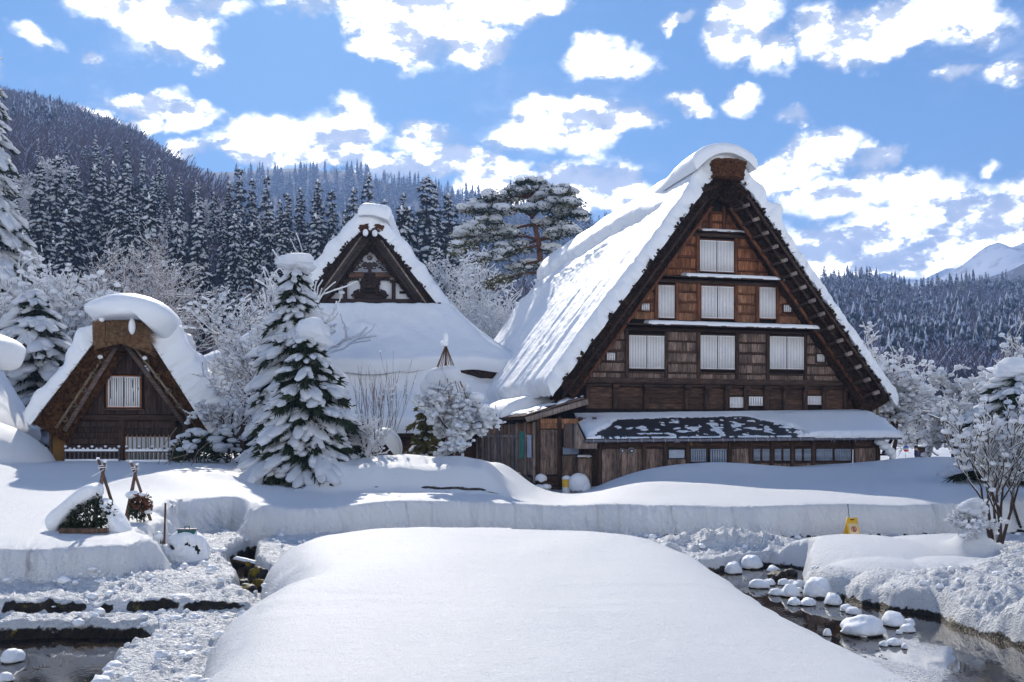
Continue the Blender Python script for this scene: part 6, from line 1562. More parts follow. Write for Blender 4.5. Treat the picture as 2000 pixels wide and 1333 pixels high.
put_rich('broken-topped conifer with a large round snow hat at the right edge', 1990, 728, 31, 75, 3.2, 14, 10, cap=[(1975, 722, 32, 24), (2010, 726, 30, 26)], pad=1.0, ntri=56, pw=.35)
put_rich('small olive-green fir poking out behind the roped garden tree', 832, 770, 32.5, 76, 1.5, 10, 8, needle='needle_olive', pad=.4, ntri=26, openness=.3)
# --- snow-laden evergreen shrubs
def shrub(label, u, v0, v1, wpx, d, seed, mat='needle', cover=.8, name='evergreen_shrub', capsz=.22, group=None, zb=None):
    x = (u-1000)/F*d; zb = gz(x, d) if zb is None else zb; top = EYE+(HOR-v0)/F*d; h = max(top-zb, .3); r = wpx/2/F*d; rs = np.random.RandomState(seed)
    n = int(900*min(2, max(.5, r*1.5))); a = rs.rand(n)*6.3; ct = rs.rand(n)**.6; st = np.sqrt(1-ct**2); rr = .62+.42*rs.rand(n)
    P = np.stack([r*np.cos(a)*st*rr, r*.8*np.sin(a)*st*rr, h*(ct*rr*.95+.02)], 1); D = unit(P/[r, r, h]+rs.randn(n, 3)*.6)
    dk = MB(); needles(dk, P, D, .10+.07*r, .035, rs); needles(dk, P, unit(D+rs.randn(n, 3)*.5), .09, .035, rs)
    m = int(26*cover*max(1, r)); a = rs.rand(m)*6.3; ct = .35+.65*rs.rand(m); st = np.sqrt(1-ct**2)
    C = np.stack([r*np.cos(a)*st, r*.8*np.sin(a)*st, h*ct], 1); s = capsz*(.5+.8*rs.rand(m, 1))*max(.6, r)
    sn = MB(); sn.blobs(C, s*np.array([[1.2, 1.0, .6]]), None, 2, .06, seed)
    st_ = MB(); st_.tubes([(0, 0, -.2)]*4, np.stack([.5*r*np.cos(np.arange(4)*1.6), .5*r*np.sin(np.arange(4)*1.6), np.full(4, h*.7)], 1), .02, .012, 5)
    return tree_thing(name, label, 'shrub', (x, d, zb), [('stem', st_, M['bark']), ('leaves', dk, M[mat]), ('snow', sn, M['tree_snow'])], group)
shrub('rounded evergreen shrub under snow at the right corner of the small hut', 385, 843, 908, 100, 33.6, 81, cover=1.4)
shrub('small snowy evergreen beside the hut shrub, towards the conifer', 443, 832, 885, 46, 34.5, 82, cover=1.0)
shrub('low dark evergreen growing at the foot of the large near conifer', 545, 895, 945, 80, 28.2, 83, cover=.9)
shrub('snow-dusted low shrub right of the large conifer trunk', 655, 905, 930, 60, 29.0, 84, 'needle', 1.6)
# --- the red-barked pine
def pine():
    D = 72.0; px = lambda x, y: (860+x*.2775, 330+y*.2775)
    base = at(*px(715, 800), D); zb = 1.0; bx = base.x
    def W(x, y, dy=0.0): u, v = px(x, y); p = at(u, v, D); return (p.x-bx, dy, p.z-zb)
    rs = np.random.RandomState(5)
    tr, br, dk, sn, ol = MB(), MB(), MB(), MB(), MB()
    tr.path([(0.4, 0, -1), (.2, 0, 4), W(715, 790), W(700, 600), W(690, 500), W(665, 410), W(640, 330), W(622, 200), W(612, 130)], [.34, .30, .24, .21, .19, .16, .12, .08, .04], 9)
    brs = [([(690, 500), (600, 482), (500, 478), (400, 482), (300, 500), (200, 545), (100, 605)], -1.5), ([(690, 505), (760, 495), (850, 460), (930, 445)], -1.0), ([(690, 545), (600, 562), (500, 590), (400, 620), (300, 670)], -2.0),
           ([(705, 735), (600, 740), (450, 790), (350, 850)], -2.0), ([(625, 205), (560, 197), (440, 212), (340, 245), (220, 310), (160, 330)], -.8), ([(645, 330), (560, 295), (430, 330), (340, 370), (240, 450), (180, 500)], -2.4),
           ([(710, 705), (760, 692), (820, 700)], -1.2), ([(650, 300), (760, 260), (880, 320), (980, 380)], -1.8), ([(665, 410), (720, 380), (800, 360), (900, 380)], 1.5), ([(690, 500), (600, 520), (480, 560), (380, 600)], 2.0), ([(660, 390), (560, 400), (450, 420), (330, 430)], 1.5), ([(640, 300), (700, 220), (780, 210), (860, 250)], 1.0), ([(620, 200), (680, 160), (740, 160)], -.5), ([(620, 200), (560, 160), (500, 150)], .6), ([(690, 560), (780, 560), (850, 590)], 1.0), ([(700, 650), (600, 660), (500, 700)], 1.0), ([(650, 340), (700, 300), (850, 280), (950, 330)], -3.0), ([(640, 290), (700, 230), (800, 190), (900, 230)], -2.4)]
    for pts, dy in brs:
        Q = [np.array(W(x, y, dy*i/(len(pts)-1)+rs.randn()*.1)) for i, (x, y) in enumerate(pts)]; L = len(Q)
        br.path(Q, np.linspace(.12, .035, L), 6)
        so_ = [q+np.array([0, -.02, .13]) for q in Q[1:]]
        sn.path(so_, np.linspace(.12, .09, L-1), 6)
        # foliage pads along the outer part
        tt = np.linspace(0, 1, L); n = int(7*(L-1))
        for _ in range(n):
            t = .22+.80*rs.rand()**.8; i = min(int(t*(L-1)), L-2); f = t*(L-1)-i; c = Q[i]+(Q[i+1]-Q[i])*f+rs.randn(3)*[.26, .6, .13]
            k = 26; P = c+rs.randn(k, 3)*[.34, .34, .12]; Dn = unit(rs.randn(k, 3)*[1, 1, .6]+[0, 0, -.15]); (dk if rs.rand() < .62 else ol) and needles(dk if rs.rand() < .6 else ol, P, Dn, .34, .045, rs)
            if rs.rand() < .85 and c[2] > W(0, 720)[2]: s = .17+.26*rs.rand(); sn.blobs([c+[0, 0, .14]], [(s*1.5, s*1.2, s*.62)], None, 1, .08, rs.randint(9999))
    for (x, y, a, b) in [(345, 215, 55, 38), (390, 385, 50, 34), (735, 150, 44, 30), (690, 115, 40, 30), (880, 225, 38, 22), (430, 560, 52, 26), (850, 330, 60, 40), (720, 300, 60, 36), (960, 340, 46, 30), (270, 450, 55, 26), (640, 100, 45, 20), (620, 310, 50, 30), (780, 260, 60, 34), (560, 110, 30, 22), (300, 310, 60, 26), (170, 470, 40, 22)]:
        c = W(x, y, -1.0-rs.rand()); s_ = .2775/F*D; sn.blobs([c], [(a*s_, a*s_*.8, b*s_)], None, 2, .04, int(x))
        k = 150; P = np.array(c)+rs.randn(k, 3)*[a*s_*.7, a*s_*.6, b*s_*.3]-[0, 0, b*s_*.8]; needles(dk, P, unit(rs.randn(k, 3)*[1, 1, .6]+[0, 0, -.3]), .34, .045, rs)
    o = thing('red_pine', 'large red-barked pine with layered snowy boughs, left of the farmhouse roof', 'pine tree', (bx, D, zb))
    tr.build('trunk', M['bark_red'], o, True); br.build('bough', M['bark_red'], o, True); dk.build('needles', M['needle'], o); ol.build('olive_needles', M['needle_olive'], o); sn.build('snow', M['tree_snow'], o, True)
pine()
# ------------------------------------------------------------------ small things
M['stone'] = plain('dark_wet_stone', (.05, .042, .036), (.018, .015, .013), 5, .6, b_str=.8, b_dist=.05, spec=.4)
M['moss'] = plain('yellow_moss', (.24, .17, .02), (.07, .06, .015), 7, .95, b_str=.9, b_dist=.05)
M['yellow'] = plain('yellow_plastic', (.80, .46, .03), (.70, .38, .02), 3, .4, b_str=0, spec=.5)
M['cream'] = plain('cream_panel', (.72, .60, .36), (.66, .54, .30), 3, .5, b_str=0)
M['red_print'] = plain('red_print', (.62, .035, .02), (.55, .03, .02), 3, .5, b_str=0)
M['black_print'] = plain('black_print', (.02, .02, .02), (.03, .03, .03), 3, .5, b_str=0)
M['green_pole'] = plain('green_pole', (.03, .16, .13), (.02, .10, .09), 3, .5, b_str=0)
M['blue_print'] = plain('blue_print', (.03, .12, .45), (.03, .10, .40), 3, .5, b_str=0)
M['jacket'] = plain('navy_jacket', (.015, .025, .09), (.03, .04, .12), 9, .8)
M['trouser'] = plain('dark_trousers', (.02, .02, .025), (.03, .03, .035), 9, .9)
M['skin'] = plain('skin', (.55, .34, .25), (.50, .30, .22), 5, .6, b_str=0)
M['stake'] = wood('stake_wood', (.17, .10, .07), (.06, .04, .03), rand=.5)
STN = [rock_mesh(s, 3, .16) for s in range(5)]; SNW = [rock_mesh(s+20, 3, .13) for s in range(5)]
def snow_stone(u, v, wpx, hpx, label, k, zc=WATER, group='snow-capped stones in the creek', sub=.3):
    x, y = wpt(u, v, zc); r = wpx/2/F*y; h = hpx/F*y
    o = thing('snow_capped_stone', label, 'stone', (x, y+r*.5, zc), rnd.uniform(0, 6), group)
    V, T = STN[k % 5]; link('stone', mk_mesh('stone', V*[r*.86, r*.72, r*.40]+[0, 0, .0], [T], M['stone'], True), o)
    V, T = SNW[k % 5]; V = V.copy(); V[:, 2] = np.where(V[:, 2] < 0, V[:, 2]*.25, V[:, 2]); link('snow', mk_mesh('snow', V*[r*1.02, r*.82, h*.86]+[0, 0, h*.18], [T], M['snow'], True), o)
stones = [(1435, 1122, 38, 22, 'small snowy stone at the creek head, leftmost there'), (1470, 1112, 52, 26, 'snowy stone at the creek head beside the crumbled snowbank'), (1512, 1118, 26, 12, 'flat snow-dusted stone in the dark water at the creek head'),
 (1484, 1150, 40, 17, 'snow pad on a stone touching the big mound, upper part of the creek'), (1503, 1144, 28, 12, 'small round snow pad behind the one touching the mound'), (1532, 1144, 24, 12, 'button-sized snow pad left of the big white dome'), (1548, 1144, 20, 11, 'tiny snow pad next to the button-sized one'), (1563, 1149, 26, 14, 'snow pad wedged against the big white dome'), (1562, 1157, 18, 9, 'smallest snow pad below the big white dome'),
 (1521, 1164, 34, 13, 'thin snow pad half hidden by the mound edge'), (1546, 1167, 42, 24, 'loaf-shaped snowy stone in mid creek, left of the large round one'), (1601, 1168, 66, 38, 'large round snow-covered stone in the upper creek'), (1553, 1183, 32, 14, 'low snow pad beside the mound, below the loaf-shaped stone'), (1581, 1184, 33, 15, 'oval snow pad below the large round stone'), (1630, 1183, 40, 22, 'oval snowy stone right of centre in the creek'),
 (1655, 1195, 26, 13, 'rear one of a joined pair of snow pads'), (1670, 1201, 30, 14, 'front one of a joined pair of snow pads'), (1693, 1244, 86, 36, 'broad flat snow-covered stone, largest in the lower creek'), (1750, 1225, 50, 28, 'domed snowy stone near the right bank'), (1777, 1224, 26, 14, 'small snow pad behind the right bank trio'), (1776, 1236, 32, 15, 'snow pad in front of the domed stone near the right bank'), (1758, 1239, 14, 8, 'pebble of snow at the foot of the domed stone'),
 (1728, 1263, 20, 10, 'left one of the row of little snow pads in the lower creek'), (1750, 1262, 30, 14, 'middle one of the row of little snow pads in the lower creek'), (1768, 1268, 14, 10, 'right one of the row of little snow pads in the lower creek'), (1617, 1243, 20, 14, 'snow pad tucked against the mound above the broad flat stone'), (1688, 1246, 14, 8, 'tiny snow bead in front of the broad flat stone'), (18, 1295, 50, 24, 'snowy stone at the left edge of the pond'), (6, 1333, 30, 18, 'snow pad at the lower left corner in the pond')]
for i, s in enumerate(stones): snow_stone(*s[:4], s[4], i, group='snow-capped stones in the creek' if s[0] > 1000 else 'snow-capped stones in the pond')
# dark bank stones
def bank_stone(u, v, z, rx, ry, rz_, label, k, moss=False, group='dark stones in the snowy banks', cap=0):
    x, y = wpt(u, v, z); V, T = rock_mesh(40+k, 3, .26)
    o = thing('bank_stone', label, 'stone', (x, y, z), 0, group)
    link('stone', mk_mesh('stone', V*[rx, ry, rz_], [T], M['stone'], True), o)
    if moss:
        V, T = rock_mesh(60+k, 2, .35); link('moss', mk_mesh('moss', V*[rx*.5, ry*.62, rz_*.5]+[-rx*.25, -ry*.25, rz_*.62], [T], M['moss'], True), o)
    if cap:
        V, T = rock_mesh(80+k, 3, .10); link('snow', mk_mesh('snow', V*[rx*cap, ry*cap, rz_*.45]+[rx*.1, ry*.15, rz_*.95], [T], M['snow_lumpy'], True), o)
for i, q in enumerate([(15, 1200, .03, .14, .15, .10, 'dark stone in the lower left bank nearest the photo edge'), (100, 1198, .04, .20, .18, .12, 'dark wide stone in the ledge, left of a second wide one'), (150, 1196, .04, .34, .18, .13, 'widest dark stone showing in the left ledge'), (210, 1192, .05, .10, .12, .09, 'small dark stone between the widest and the round one'),
    (232, 1190, .05, .09, .12, .08, 'small dark stone next to another small one in the left ledge'), (268, 1188, .06, .12, .14, .13, 'roundish dark stone right of the small pair'), (434, 1188, .06, .14, .16, .13, 'dark stone poking from trodden snow near the mossy ditch')]): bank_stone(*q, k=i, cap=.9)
bank_stone(345, 1193, .05, .40, .28, .17, 'large mossy stone in the left ledge, biggest of all there', 9, True, cap=.5)
for i, (u, v, z, r, mo, lb) in enumerate([(470, 1166, -.1, .20, True, 'mossy stone on the left lip of the ditch'), (486, 1180, -.12, .20, True, 'yellow mossy stone at the near end of the ditch'), (505, 1135, -.05, .16, True, 'mossy stone on the right side of the ditch'), (512, 1160, -.1, .17, True, 'tall mossy stone at the right lip of the ditch'), (492, 1115, -.05, .13, True, 'small mossy stone under the plank'), (458, 1160, -.02, .14, True, 'outermost mossy stone left of the ditch'), (500, 1175, -.15, .12, False, 'dark wet stone inside the ditch'),
    (1520, 1127, -.1, .18, False, 'dark stone at the water edge of the creek head'), (1545, 1120, -.12, .14, False, 'dark flat stone in the creek head water')]):
    r = r*1.25 if mo else r; bank_stone(u, v, z, r, r*.9, r*1.1 if mo else r*.6, lb, 11+i, mo, group='stones along the ditch' if u < 1000 else 'bare stones at the creek head')
pk = thing('plank', 'dark weathered plank laid over the far end of the mossy ditch', 'plank', (wpt(482, 1100, .1)[0], wpt(482, 1100, .1)[1], .10)); pk.rotation_euler = (0, .16, -.25)
MB().box(-.30, .30, -.07, .07, -.03, .03).build('board', M['stake'], pk); snow_sheet('snow', pk, lambda p, q: (np.stack([p, q, 0*p+.032], -1), np.stack([0*p, 0*p, 0*p+1], -1)), -.28, .20, -.06, .07, .05, .04, 14, 6, .01, 6, .02, 4)
# water weed and twigs in the streams: dark strands
def weeds(name, poly, n, seed):
    rs = np.random.RandomState(seed); P = np.array(poly); x = rs.uniform(P[:, 0].min(), P[:, 0].max(), n*3); y = rs.uniform(P[:, 1].min(), P[:, 1].max(), n*3)
    k = (poly_sd(poly, x, y) > .1) & (fb2(x*1.1, y*1.1, 3, seed) > .12); x, y = x[k][:n], y[k][:n]; m = len(x); mb = MB(); a = rs.rand(m)*6.3; L = .03+.07*rs.rand(m)
    mb.tubes(np.stack([x, y, np.full(m, WATER+.002)], 1), np.stack([x+np.cos(a)*L, y+np.sin(a)*L, WATER+.004+.02*rs.rand(m)], 1), .005, .002, 3); mb.build(name, M['twig'], kind='stuff')
weeds('creek_debris', CREEK, 900, 5); weeds('pond_debris', [(-8, 9), (-4.6, 9), (-4.8, 12.6), (-8, 12.8)], 260, 6)
# loose clods of snow on the trodden ground
def clods():
    rs = np.random.RandomState(8); n = 9000; y = 7*np.exp(rs.rand(n)*math.log(24.5/7)); x = (rs.rand(n)*2-1)*.56*y
    H, ro, ea, wa, _ = ground(x, y, True); ed = fb2(x*.9, y*.9, 3, 90)
    k = (ro > .6) & (ea < .1) & (H > -.02) & (rs.rand(n) < np.clip(.25+ed*2.2, .02, 1)); x, y, H = x[k], y[k], H[k]; m = len(x); s = .018+.055*rs.rand(m)**3+.012*rs.rand(m)
    MB().blobs(np.stack([x, y, H+s*.25], 1), s[:, None]*np.stack([.9+.5*rs.rand(m), .9+.4*rs.rand(m), .65+.3*rs.rand(m)], 1), None, 1, .22, 3).build('snow_clods', M['snow_lumpy'], kind='stuff', smooth=True)
clods()
# tripods of stakes over wrapped shrubs
def leafy(mb, C, Rr, n, rs, L=.06, w=.022):
    P = rs.randn(n, 3); P = unit(P)*(.55+.5*rs.rand(n, 1)); P = P*Rr+C; needles(mb, P, unit(rs.randn(n, 3)+[0, -.3, 0]), L*(.6+.8*rs.rand(n)), w, rs)
def tripod(label, u, vb, vt, d, seed, red):
    x = (u-1000)/F*d; zb = gz(x, d)-.1; rs = np.random.RandomState(seed); top = EYE+(HOR-vt)/F*d-zb
    o = thing('stake_tripod', label, 'plant support', (x, d, zb))
    jn = top*.86
    for i, a in enumerate((.6, 2.5, 4.6)):
        f = np.array([math.cos(a)*.34, math.sin(a)*.30, 0]); tt = -f*.22+np.array([0, 0, top*(1.0-.04*i)]); 
        MB().tubes([f], [tt], .032, .026, 8).add(*( [np.array([[tt[0], tt[1], tt[2]]]), None, None])).build('stake', M['stake'], o, True)
        MB().blobs([tt], [(.035, .035, .025)], None, 1, .1, i).build('snow_dab', M['snow'], o, True)
    P = [(.07*math.cos(t), .07*math.sin(t), jn+.006*t) for t in np.linspace(0, 12.5, 40)]; MB().path(P, .008, 4).build('rope', M['white_slat'], o)
    MB().path([(.05, -.05, jn), (.0, -.12, jn-.05), (-.12, -.14, jn-.12)], .006, 4).build('rope', M['white_slat'], o)
    return x, zb
x, zb = tripod('crossed wooden stakes tied over the snow-buried evergreen at the lower left', 200, 1030, 896, 17.3, 1, False)
sh = thing('evergreen_shrub', 'dark evergreen shrub under a slanting slab of snow, inside the left crossed stakes', 'shrub', (x-.05, 17.0, zb))
rs_ = np.random.RandomState(3); mb = MB(); leafy(mb, np.array([0, -.05, .38]), np.array([.42, .28, .34]), 1500, rs_); leafy(mb, np.array([-.30, -.15, .14]), np.array([.22, .18, .14]), 400, rs_); mb.build('leaves', M['needle'], sh)
mb = MB(); mb.tubes([(0, 0, -.1)]*3, [(.1, 0, .5), (-.15, 0, .4), (-.25, -.1, .2)], .02, .01, 5); mb.build('stem', M['bark'], sh)
vrev_snow('snow', sh, [(-.80, .12), (-.80, .36), (-.42, .66), (-.06, .92), (.10, .90), (.12, .72), (-.08, .56), (-.30, .40), (-.46, .22), (-.60, .04)], -.30, .42, M['snow_lumpy'], n=60, k=17, seed=14, power=3.5, lump=.04)
vrev_snow('snow', sh, [(.10, .72), (.34, .50), (.55, .18), (.60, -.06), (.30, -.05), (.34, .22), (.18, .46)], -.20, .45, M['snow_lumpy'], n=50, k=13, seed=15, power=3, lump=.05)
kb = thing('edging_board', 'short dark board under the stake-supported shrub at the top of the cut snow', 'board', (x+.05, 16.45, gz(x+.05, 16.45)+.06), .02); MB().box(-.40, .40, -.05, .05, -.05, .03).build('board', M['stake'], kb)
x, zb = tripod('crossed wooden stakes with a dab of snow, behind the red-leaved shrub', 263, 1000, 902, 19.0, 2, True)
sh = thing('red_leaved_shrub', 'small shrub with red and dark leaves beside the right-hand crossed stakes', 'shrub', (x+.16, 18.8, zb))
mb = MB(); leafy(mb, np.array([.02, 0, .36]), np.array([.22, .2, .26]), 520, rs_); mb.build('leaves', M['needle'], sh); mb = MB(); leafy(mb, np.array([.08, -.05, .46]), np.array([.20, .2, .20]), 260, rs_); mb.build('red_leaves', M['leaf_red'], sh)
mb = MB(); mb.tubes([(0, 0, -.1)]*2, [(.1, 0, .5), (-.1, 0, .5)], .014, .008, 5); mb.build('stem', M['bark'], sh)
MB().blobs([(-.12, 0, .62), (.10, -.05, .62), (.20, -.08, .30)], [(.14, .12, .08), (.09, .09, .05), (.06, .08, .04)], None, 2, .06, 3).build('snow', M['snow_lumpy'], sh, True)
# stake with a little withered plant
x = (320-1000)/F*18.3; zb = gz(x, 18.3); st = thing('wooden_stake', 'thin upright wooden stake beside the path, right of the crossed stakes', 'stake', (x, 18.3, zb-.1), 0); st.rotation_euler = (0, .03, 0)
hh = EYE+(HOR-983)/F*18.3-zb+.1; MB().tubes([(0, 0, 0)], [(0, 0, hh)], .022, .018, 8).build('pole', M['stake'], st, True)
st = thing('withered_plant', 'withered plant stub with clinging snow at the foot of the thin stake', 'plant', (x-.03, 18.1, zb-.1)); mb = MB()
for i in range(14): a = i*.9; mb.tubes([(0, 0, .05)], [(math.cos(a)*.10, math.sin(a)*.08, .25+.12*(i % 3))], .010, .005, 4)
mb.build('stems', M['stake'], st); MB().blobs([(0, 0, .42), (.03, -.05, .25), (-.04, -.03, .33)], [(.09, .09, .10), (.06, .06, .05), (.06, .06, .07)], None, 2, .06, 4).build('snow', M['snow_lumpy'], st, True)
# stone basin mostly buried in shovelled snow
x = (364-1000)/F*18.2; zb = gz(x, 18.2); bs = thing('stone_basin', 'squat stone basin plastered with snow, dark gaps showing, beside the path', 'stone basin', (x, 18.2, zb-.05))
V, T = rock_mesh(95, 3, .14); link('stone', mk_mesh('stone', V*[.30, .26, .26]+[0, 0, .24], [T], M['stone'], True), bs)
def bdome(p, q):
    r = .35*np.sin(np.minimum(p, 1.75))*(1+.10*fb2(p*2, q*2, 2, 5)); P = np.stack([r*np.cos(q)*1.05, r*np.sin(q)*.9, .50*np.cos(p*.86)+.05], -1); N = unit(np.stack([np.cos(q)*np.sin(p), np.sin(q)*np.sin(p), np.cos(p)+.25], -1)); return P, N
snow_sheet('snow', bs, bdome, .01, 1.85, 0, 2*math.pi, .07, .01, 34, 60, 0, 1, .05, 7, lambda p, q: ss(-.20, -.02, fb2(p*2.2, q*1.6, 2, 8)+.5*ss(1.0, .5, p)), M['snow_lumpy'])
lb = thing('metal_box', 'small dark green box with a handle resting on the snowy basin', 'box', (x+.02, 18.15, zb+.50), .1); MB().box(-.14, .16, -.10, .10, 0, .07).build('body', M['green_pole'], lb); MB().box(-.16, .18, -.11, .11, .072, .09).build('lid', M['metal_grey'], lb); MB().path([(-.03, 0, .09), (-.03, 0, .14), (.05, 0, .14), (.05, 0, .09)], .009, 5).build('handle', M['black_print'], lb)
# yellow folding sign
def sign():
    x, y = wpt(1664, 1060, .06); zb = gz(x, y); H = .56; o = thing('yellow_sign', 'yellow folding floor sign with a red no-entry pictogram, standing in the cleared way', 'sign', (x, y, zb-.05), .22)
    def panel(nm, yb, mat):
        V = [(-.17, yb, 0), (.17, yb, 0), (.135, 0, H), (-.135, 0, H)]; t = .022 if yb < 0 else -.022
        V2 = [(a, b+t, c) for a, b, c in V]; me = mk_mesh(nm, V+V2, [np.array([[0, 1, 2, 3], [7, 6, 5, 4], [0, 4, 5, 1], [1, 5, 6, 2], [2, 6, 7, 3], [3, 7, 4, 0]])], mat); return link(nm, me, o)
    panel('front_panel', -.16, M['yellow']); panel('rear_panel', .18, M['yellow'])
    sl_ = .16/H; fy = lambda z, off: -.16+sl_*z-off
    def plate(nm, pts, off, mat, par=o):
        V = [(a, fy(c, off), c) for a, c in pts]; n = len(V); me = mk_mesh(nm, V+[(a, b+.003, c) for a, b, c in V], [np.array([list(range(n))]), np.array([list(range(n, 2*n))[::-1]]), np.array([[i, i+n, (i+1) % n+n, (i+1) % n] for i in range(n)])], mat); return link(nm, me, par)
    pn = plate('label_panel', [(-.135, .03), (.135, .03), (.115, H-.13), (-.115, H-.13)], .006, M['cream'])
    hp_ = plate('handle_slot', [(-.05, H-.055), (.05, H-.055), (.05, H-.03), (-.05, H-.03)], .006, M['black_print'])
    mb = MB(); th = np.linspace(0, 2*np.pi, 25)
    cz = .30; P = [(math.cos(t)*.062, fy(cz+math.sin(t)*.062, .012), cz+math.sin(t)*.062) for t in th]; MB().path(P, .009, 6).build('prohibition_ring', M['red_print'], o)
    plate('prohibition_bar', [(-.047, cz+.038), (-.038, cz+.047), (.047, cz-.038), (.038, cz-.047)], .022, M['red_print'])
    plate('walking_figure', [(-.012, cz-.05), (.0, cz-.012), (.018, cz-.05), (.026, cz-.046), (.012, cz+.0), (.012, cz+.022), (.028, cz+.006), (.030, cz+.014), (.010, cz+.034), (-.012, cz+.034), (-.026, cz+.008), (-.018, cz+.004), (-.010, cz+.018), (-.010, cz-.004), (-.022, cz-.046)], .012, M['black_print'])
    plate('figure_head', [(math.cos(t)*.011, cz+.046+math.sin(t)*.011) for t in th[:-1:3]], .012, M['black_print'])
    # 立入禁止 as strokes on a 10 x 10 grid
    G = {'立': [(5, 10, 5, 8.6), (1, 8, 9, 8), (3, 7, 4, 2), (7.4, 7, 6, 2), (.5, .8, 9.5, .8)],
         '入': [(3, 9.5, 5, 8.5), (5, 8.5, 4, 4.5), (4, 4.5, .8, .8), (5, 7.5, 6.4, 4), (6.4, 4, 9.4, .8)],
         '禁': [(.8, 8.4, 4.4, 8.4), (2.6, 9.8, 2.6, 5.4), (2.6, 8.2, .8, 6), (2.6, 8.2, 4.2, 6.2), (5.4, 8.4, 9.2, 8.4), (7.3, 9.8, 7.3, 5.4), (7.3, 8.2, 5.6, 6.2), (7.3, 8.2, 9.2, 6), (2.4, 4.8, 7.6, 4.8), (1, 3.4, 9, 3.4), (5, 3.4, 5, .6), (3, 2.6, 1.4, .8), (7, 2.6, 8.6, .8)],
         '止': [(5, 9.6, 5, .8), (5, 5.6, 8.4, 5.6), (2.4, 6.6, 2.4, .8), (.6, .8, 9.4, .8)]}
    for i, ch in enumerate('立入禁止'):
        mb = MB(); ox = -.112+i*.057; oz = .055; s_ = .0052
        for x0, z0, x1, z1 in G[ch]:
            a = np.array([ox+x0*s_, 0, oz+z0*s_*1.25]); b = np.array([ox+x1*s_, 0, oz+z1*s_*1.25]); a[1] = fy(a[2], .012); b[1] = fy(b[2], .012); mb.bar(a, b, .0062, .004, (0, 1, 0))
        mb.build('lettering', M['red_print'], o)
    p = thing('green_pole', 'thin dark green pole stuck up through the handle of the yellow sign', 'pole', (x, y, zb-.05), .22); MB().tubes([(.0, .03, .1)], [(-.09, .03, .86)], .011, .009, 7).build('shaft', M['green_pole'], p); MB().blobs([(-.09, .03, .86)], [(.02, .02, .02)], None, 1, 0, 1).build('tip', M['green_pole'], p)
sign()
# dead plant on its pillar of snow
x, y = 8.62, 18.2; zb = gz(x, y)
t_, w_, s_, _ = bare_tree(91, .50, spread=.75, trunk=.02, levels=3, kids=(5, 4, 4), snow=.014, blob=.032, blobp=.45, n0=7, stem=.25, up=.25, minr=.004)
s_.blobs([(-.12, 0, .40), (.05, 0, .50), (.18, .02, .38), (-.02, -.1, .34), (.0, .05, .45)], [(.16, .14, .09), (.15, .14, .09), (.12, .12, .09), (.12, .1, .08), (.2, .18, .08)], None, 2, .14, 5)
tree_thing('snowy_shrub', 'small dead shrub clotted with snow on a pillar-like drift by the creek', 'shrub', (x, y, zb-.12), [('stem', t_, M['twig']), ('branch_twigs', w_, M['twig']), ('snow', s_, M['tree_snow'])])
# dead stalks arching out of the snow before the hut
for i, (u0, v0, u1, v1, lb) in enumerate([(308, 922, 345, 850, 'tallest'), (330, 915, 352, 862, 'pale straight'), (318, 925, 368, 905, 'low'), (352, 925, 398, 868, 'long arching'), (372, 928, 410, 880, 'rightmost')]):
    y = 31.5; a = at(u0, v0, y); b = at(u1, v1, y-.3); o = thing('dead_stalk', f'{lb} dead stalk leaning out of the snow before the small hut', 'stalk', (a.x, a.y, gz(a.x, a.y)), 0, 'dead stalks before the hut'); d_ = b-a
    MB().path([(0, 0, -.05), (d_.x*.35, 0, d_.z*.6), (d_.x, d_.y, d_.z)], .011, 4).build('stem', M['bamboo'], o)
# odds and ends at the farmhouse wall
def ground_thing(name, label, cat, u, d): x = (u-1000)/F*d; return thing(name, label, cat, (x, d, gz(x, d)))
o = ground_thing('striped_barrel', 'yellow and white barrel with a cap of snow by the farmhouse side door', 'barrel', 1107, 39.5)
MB().tubes([(0, 0, -.2)], [(0, 0, .24)], .17, .19, 18).build('lower_band', M['white_paint'], o, True); MB().tubes([(0, 0, .24)], [(0, 0, .56)], .19, .20, 18).build('upper_band', M['yellow'], o, True); MB().blobs([(0, 0, .58)], [(.20, .20, .14)], None, 3, .02, 1).build('snow', M['snow'], o, True)
o = ground_thing('snow_covered_bin', 'rounded bin buried in snow, right of the striped barrel', 'bin', 1131, 39.2); MB().tubes([(0, 0, -.2)], [(0, 0, .4)], .26, .28, 16).build('body', M['metal_grey'], o, True); MB().blobs([(0, 0, .34), (.2, 0, .2)], [(.42, .36, .42), (.28, .3, .3)], None, 3, .03, 2).build('snow', M['snow'], o, True)
o = ground_thing('covered_crate', 'snow-topped crate low against the side door of the farmhouse', 'crate', 1057, 39.8); MB().box(-.2, .2, -.15, .15, -.1, .35).build('body', M['plank_dark'], o); MB().blobs([(0, 0, .42), (.2, -.15, .10), (-.1, -.2, .08)], [(.24, .2, .20), (.22, .18, .12), (.2, .16, .12)], None, 3, .04, 2).build('snow', M['snow'], o, True)
o = ground_thing('wooden_cabinet', 'small wooden cabinet with snow on its lid beneath the boxed hood', 'cabinet', 1143, 39.9); MB().box(-.30, .30, -.22, .22, -.3, 1.22).build('body', M['board_grey'], o); MB().box(-.34, .34, -.26, .26, 1.222, 1.27).build('lid', M['timber'], o); snow_sheet('snow', o, lambda p, q: (np.stack([p, q, 0*p+1.272], -1), np.stack([0*p, 0*p, 0*p+1], -1)), -.32, .25, -.25, .25, .08, .07, 14, 10, .02, 4, .02, 6)
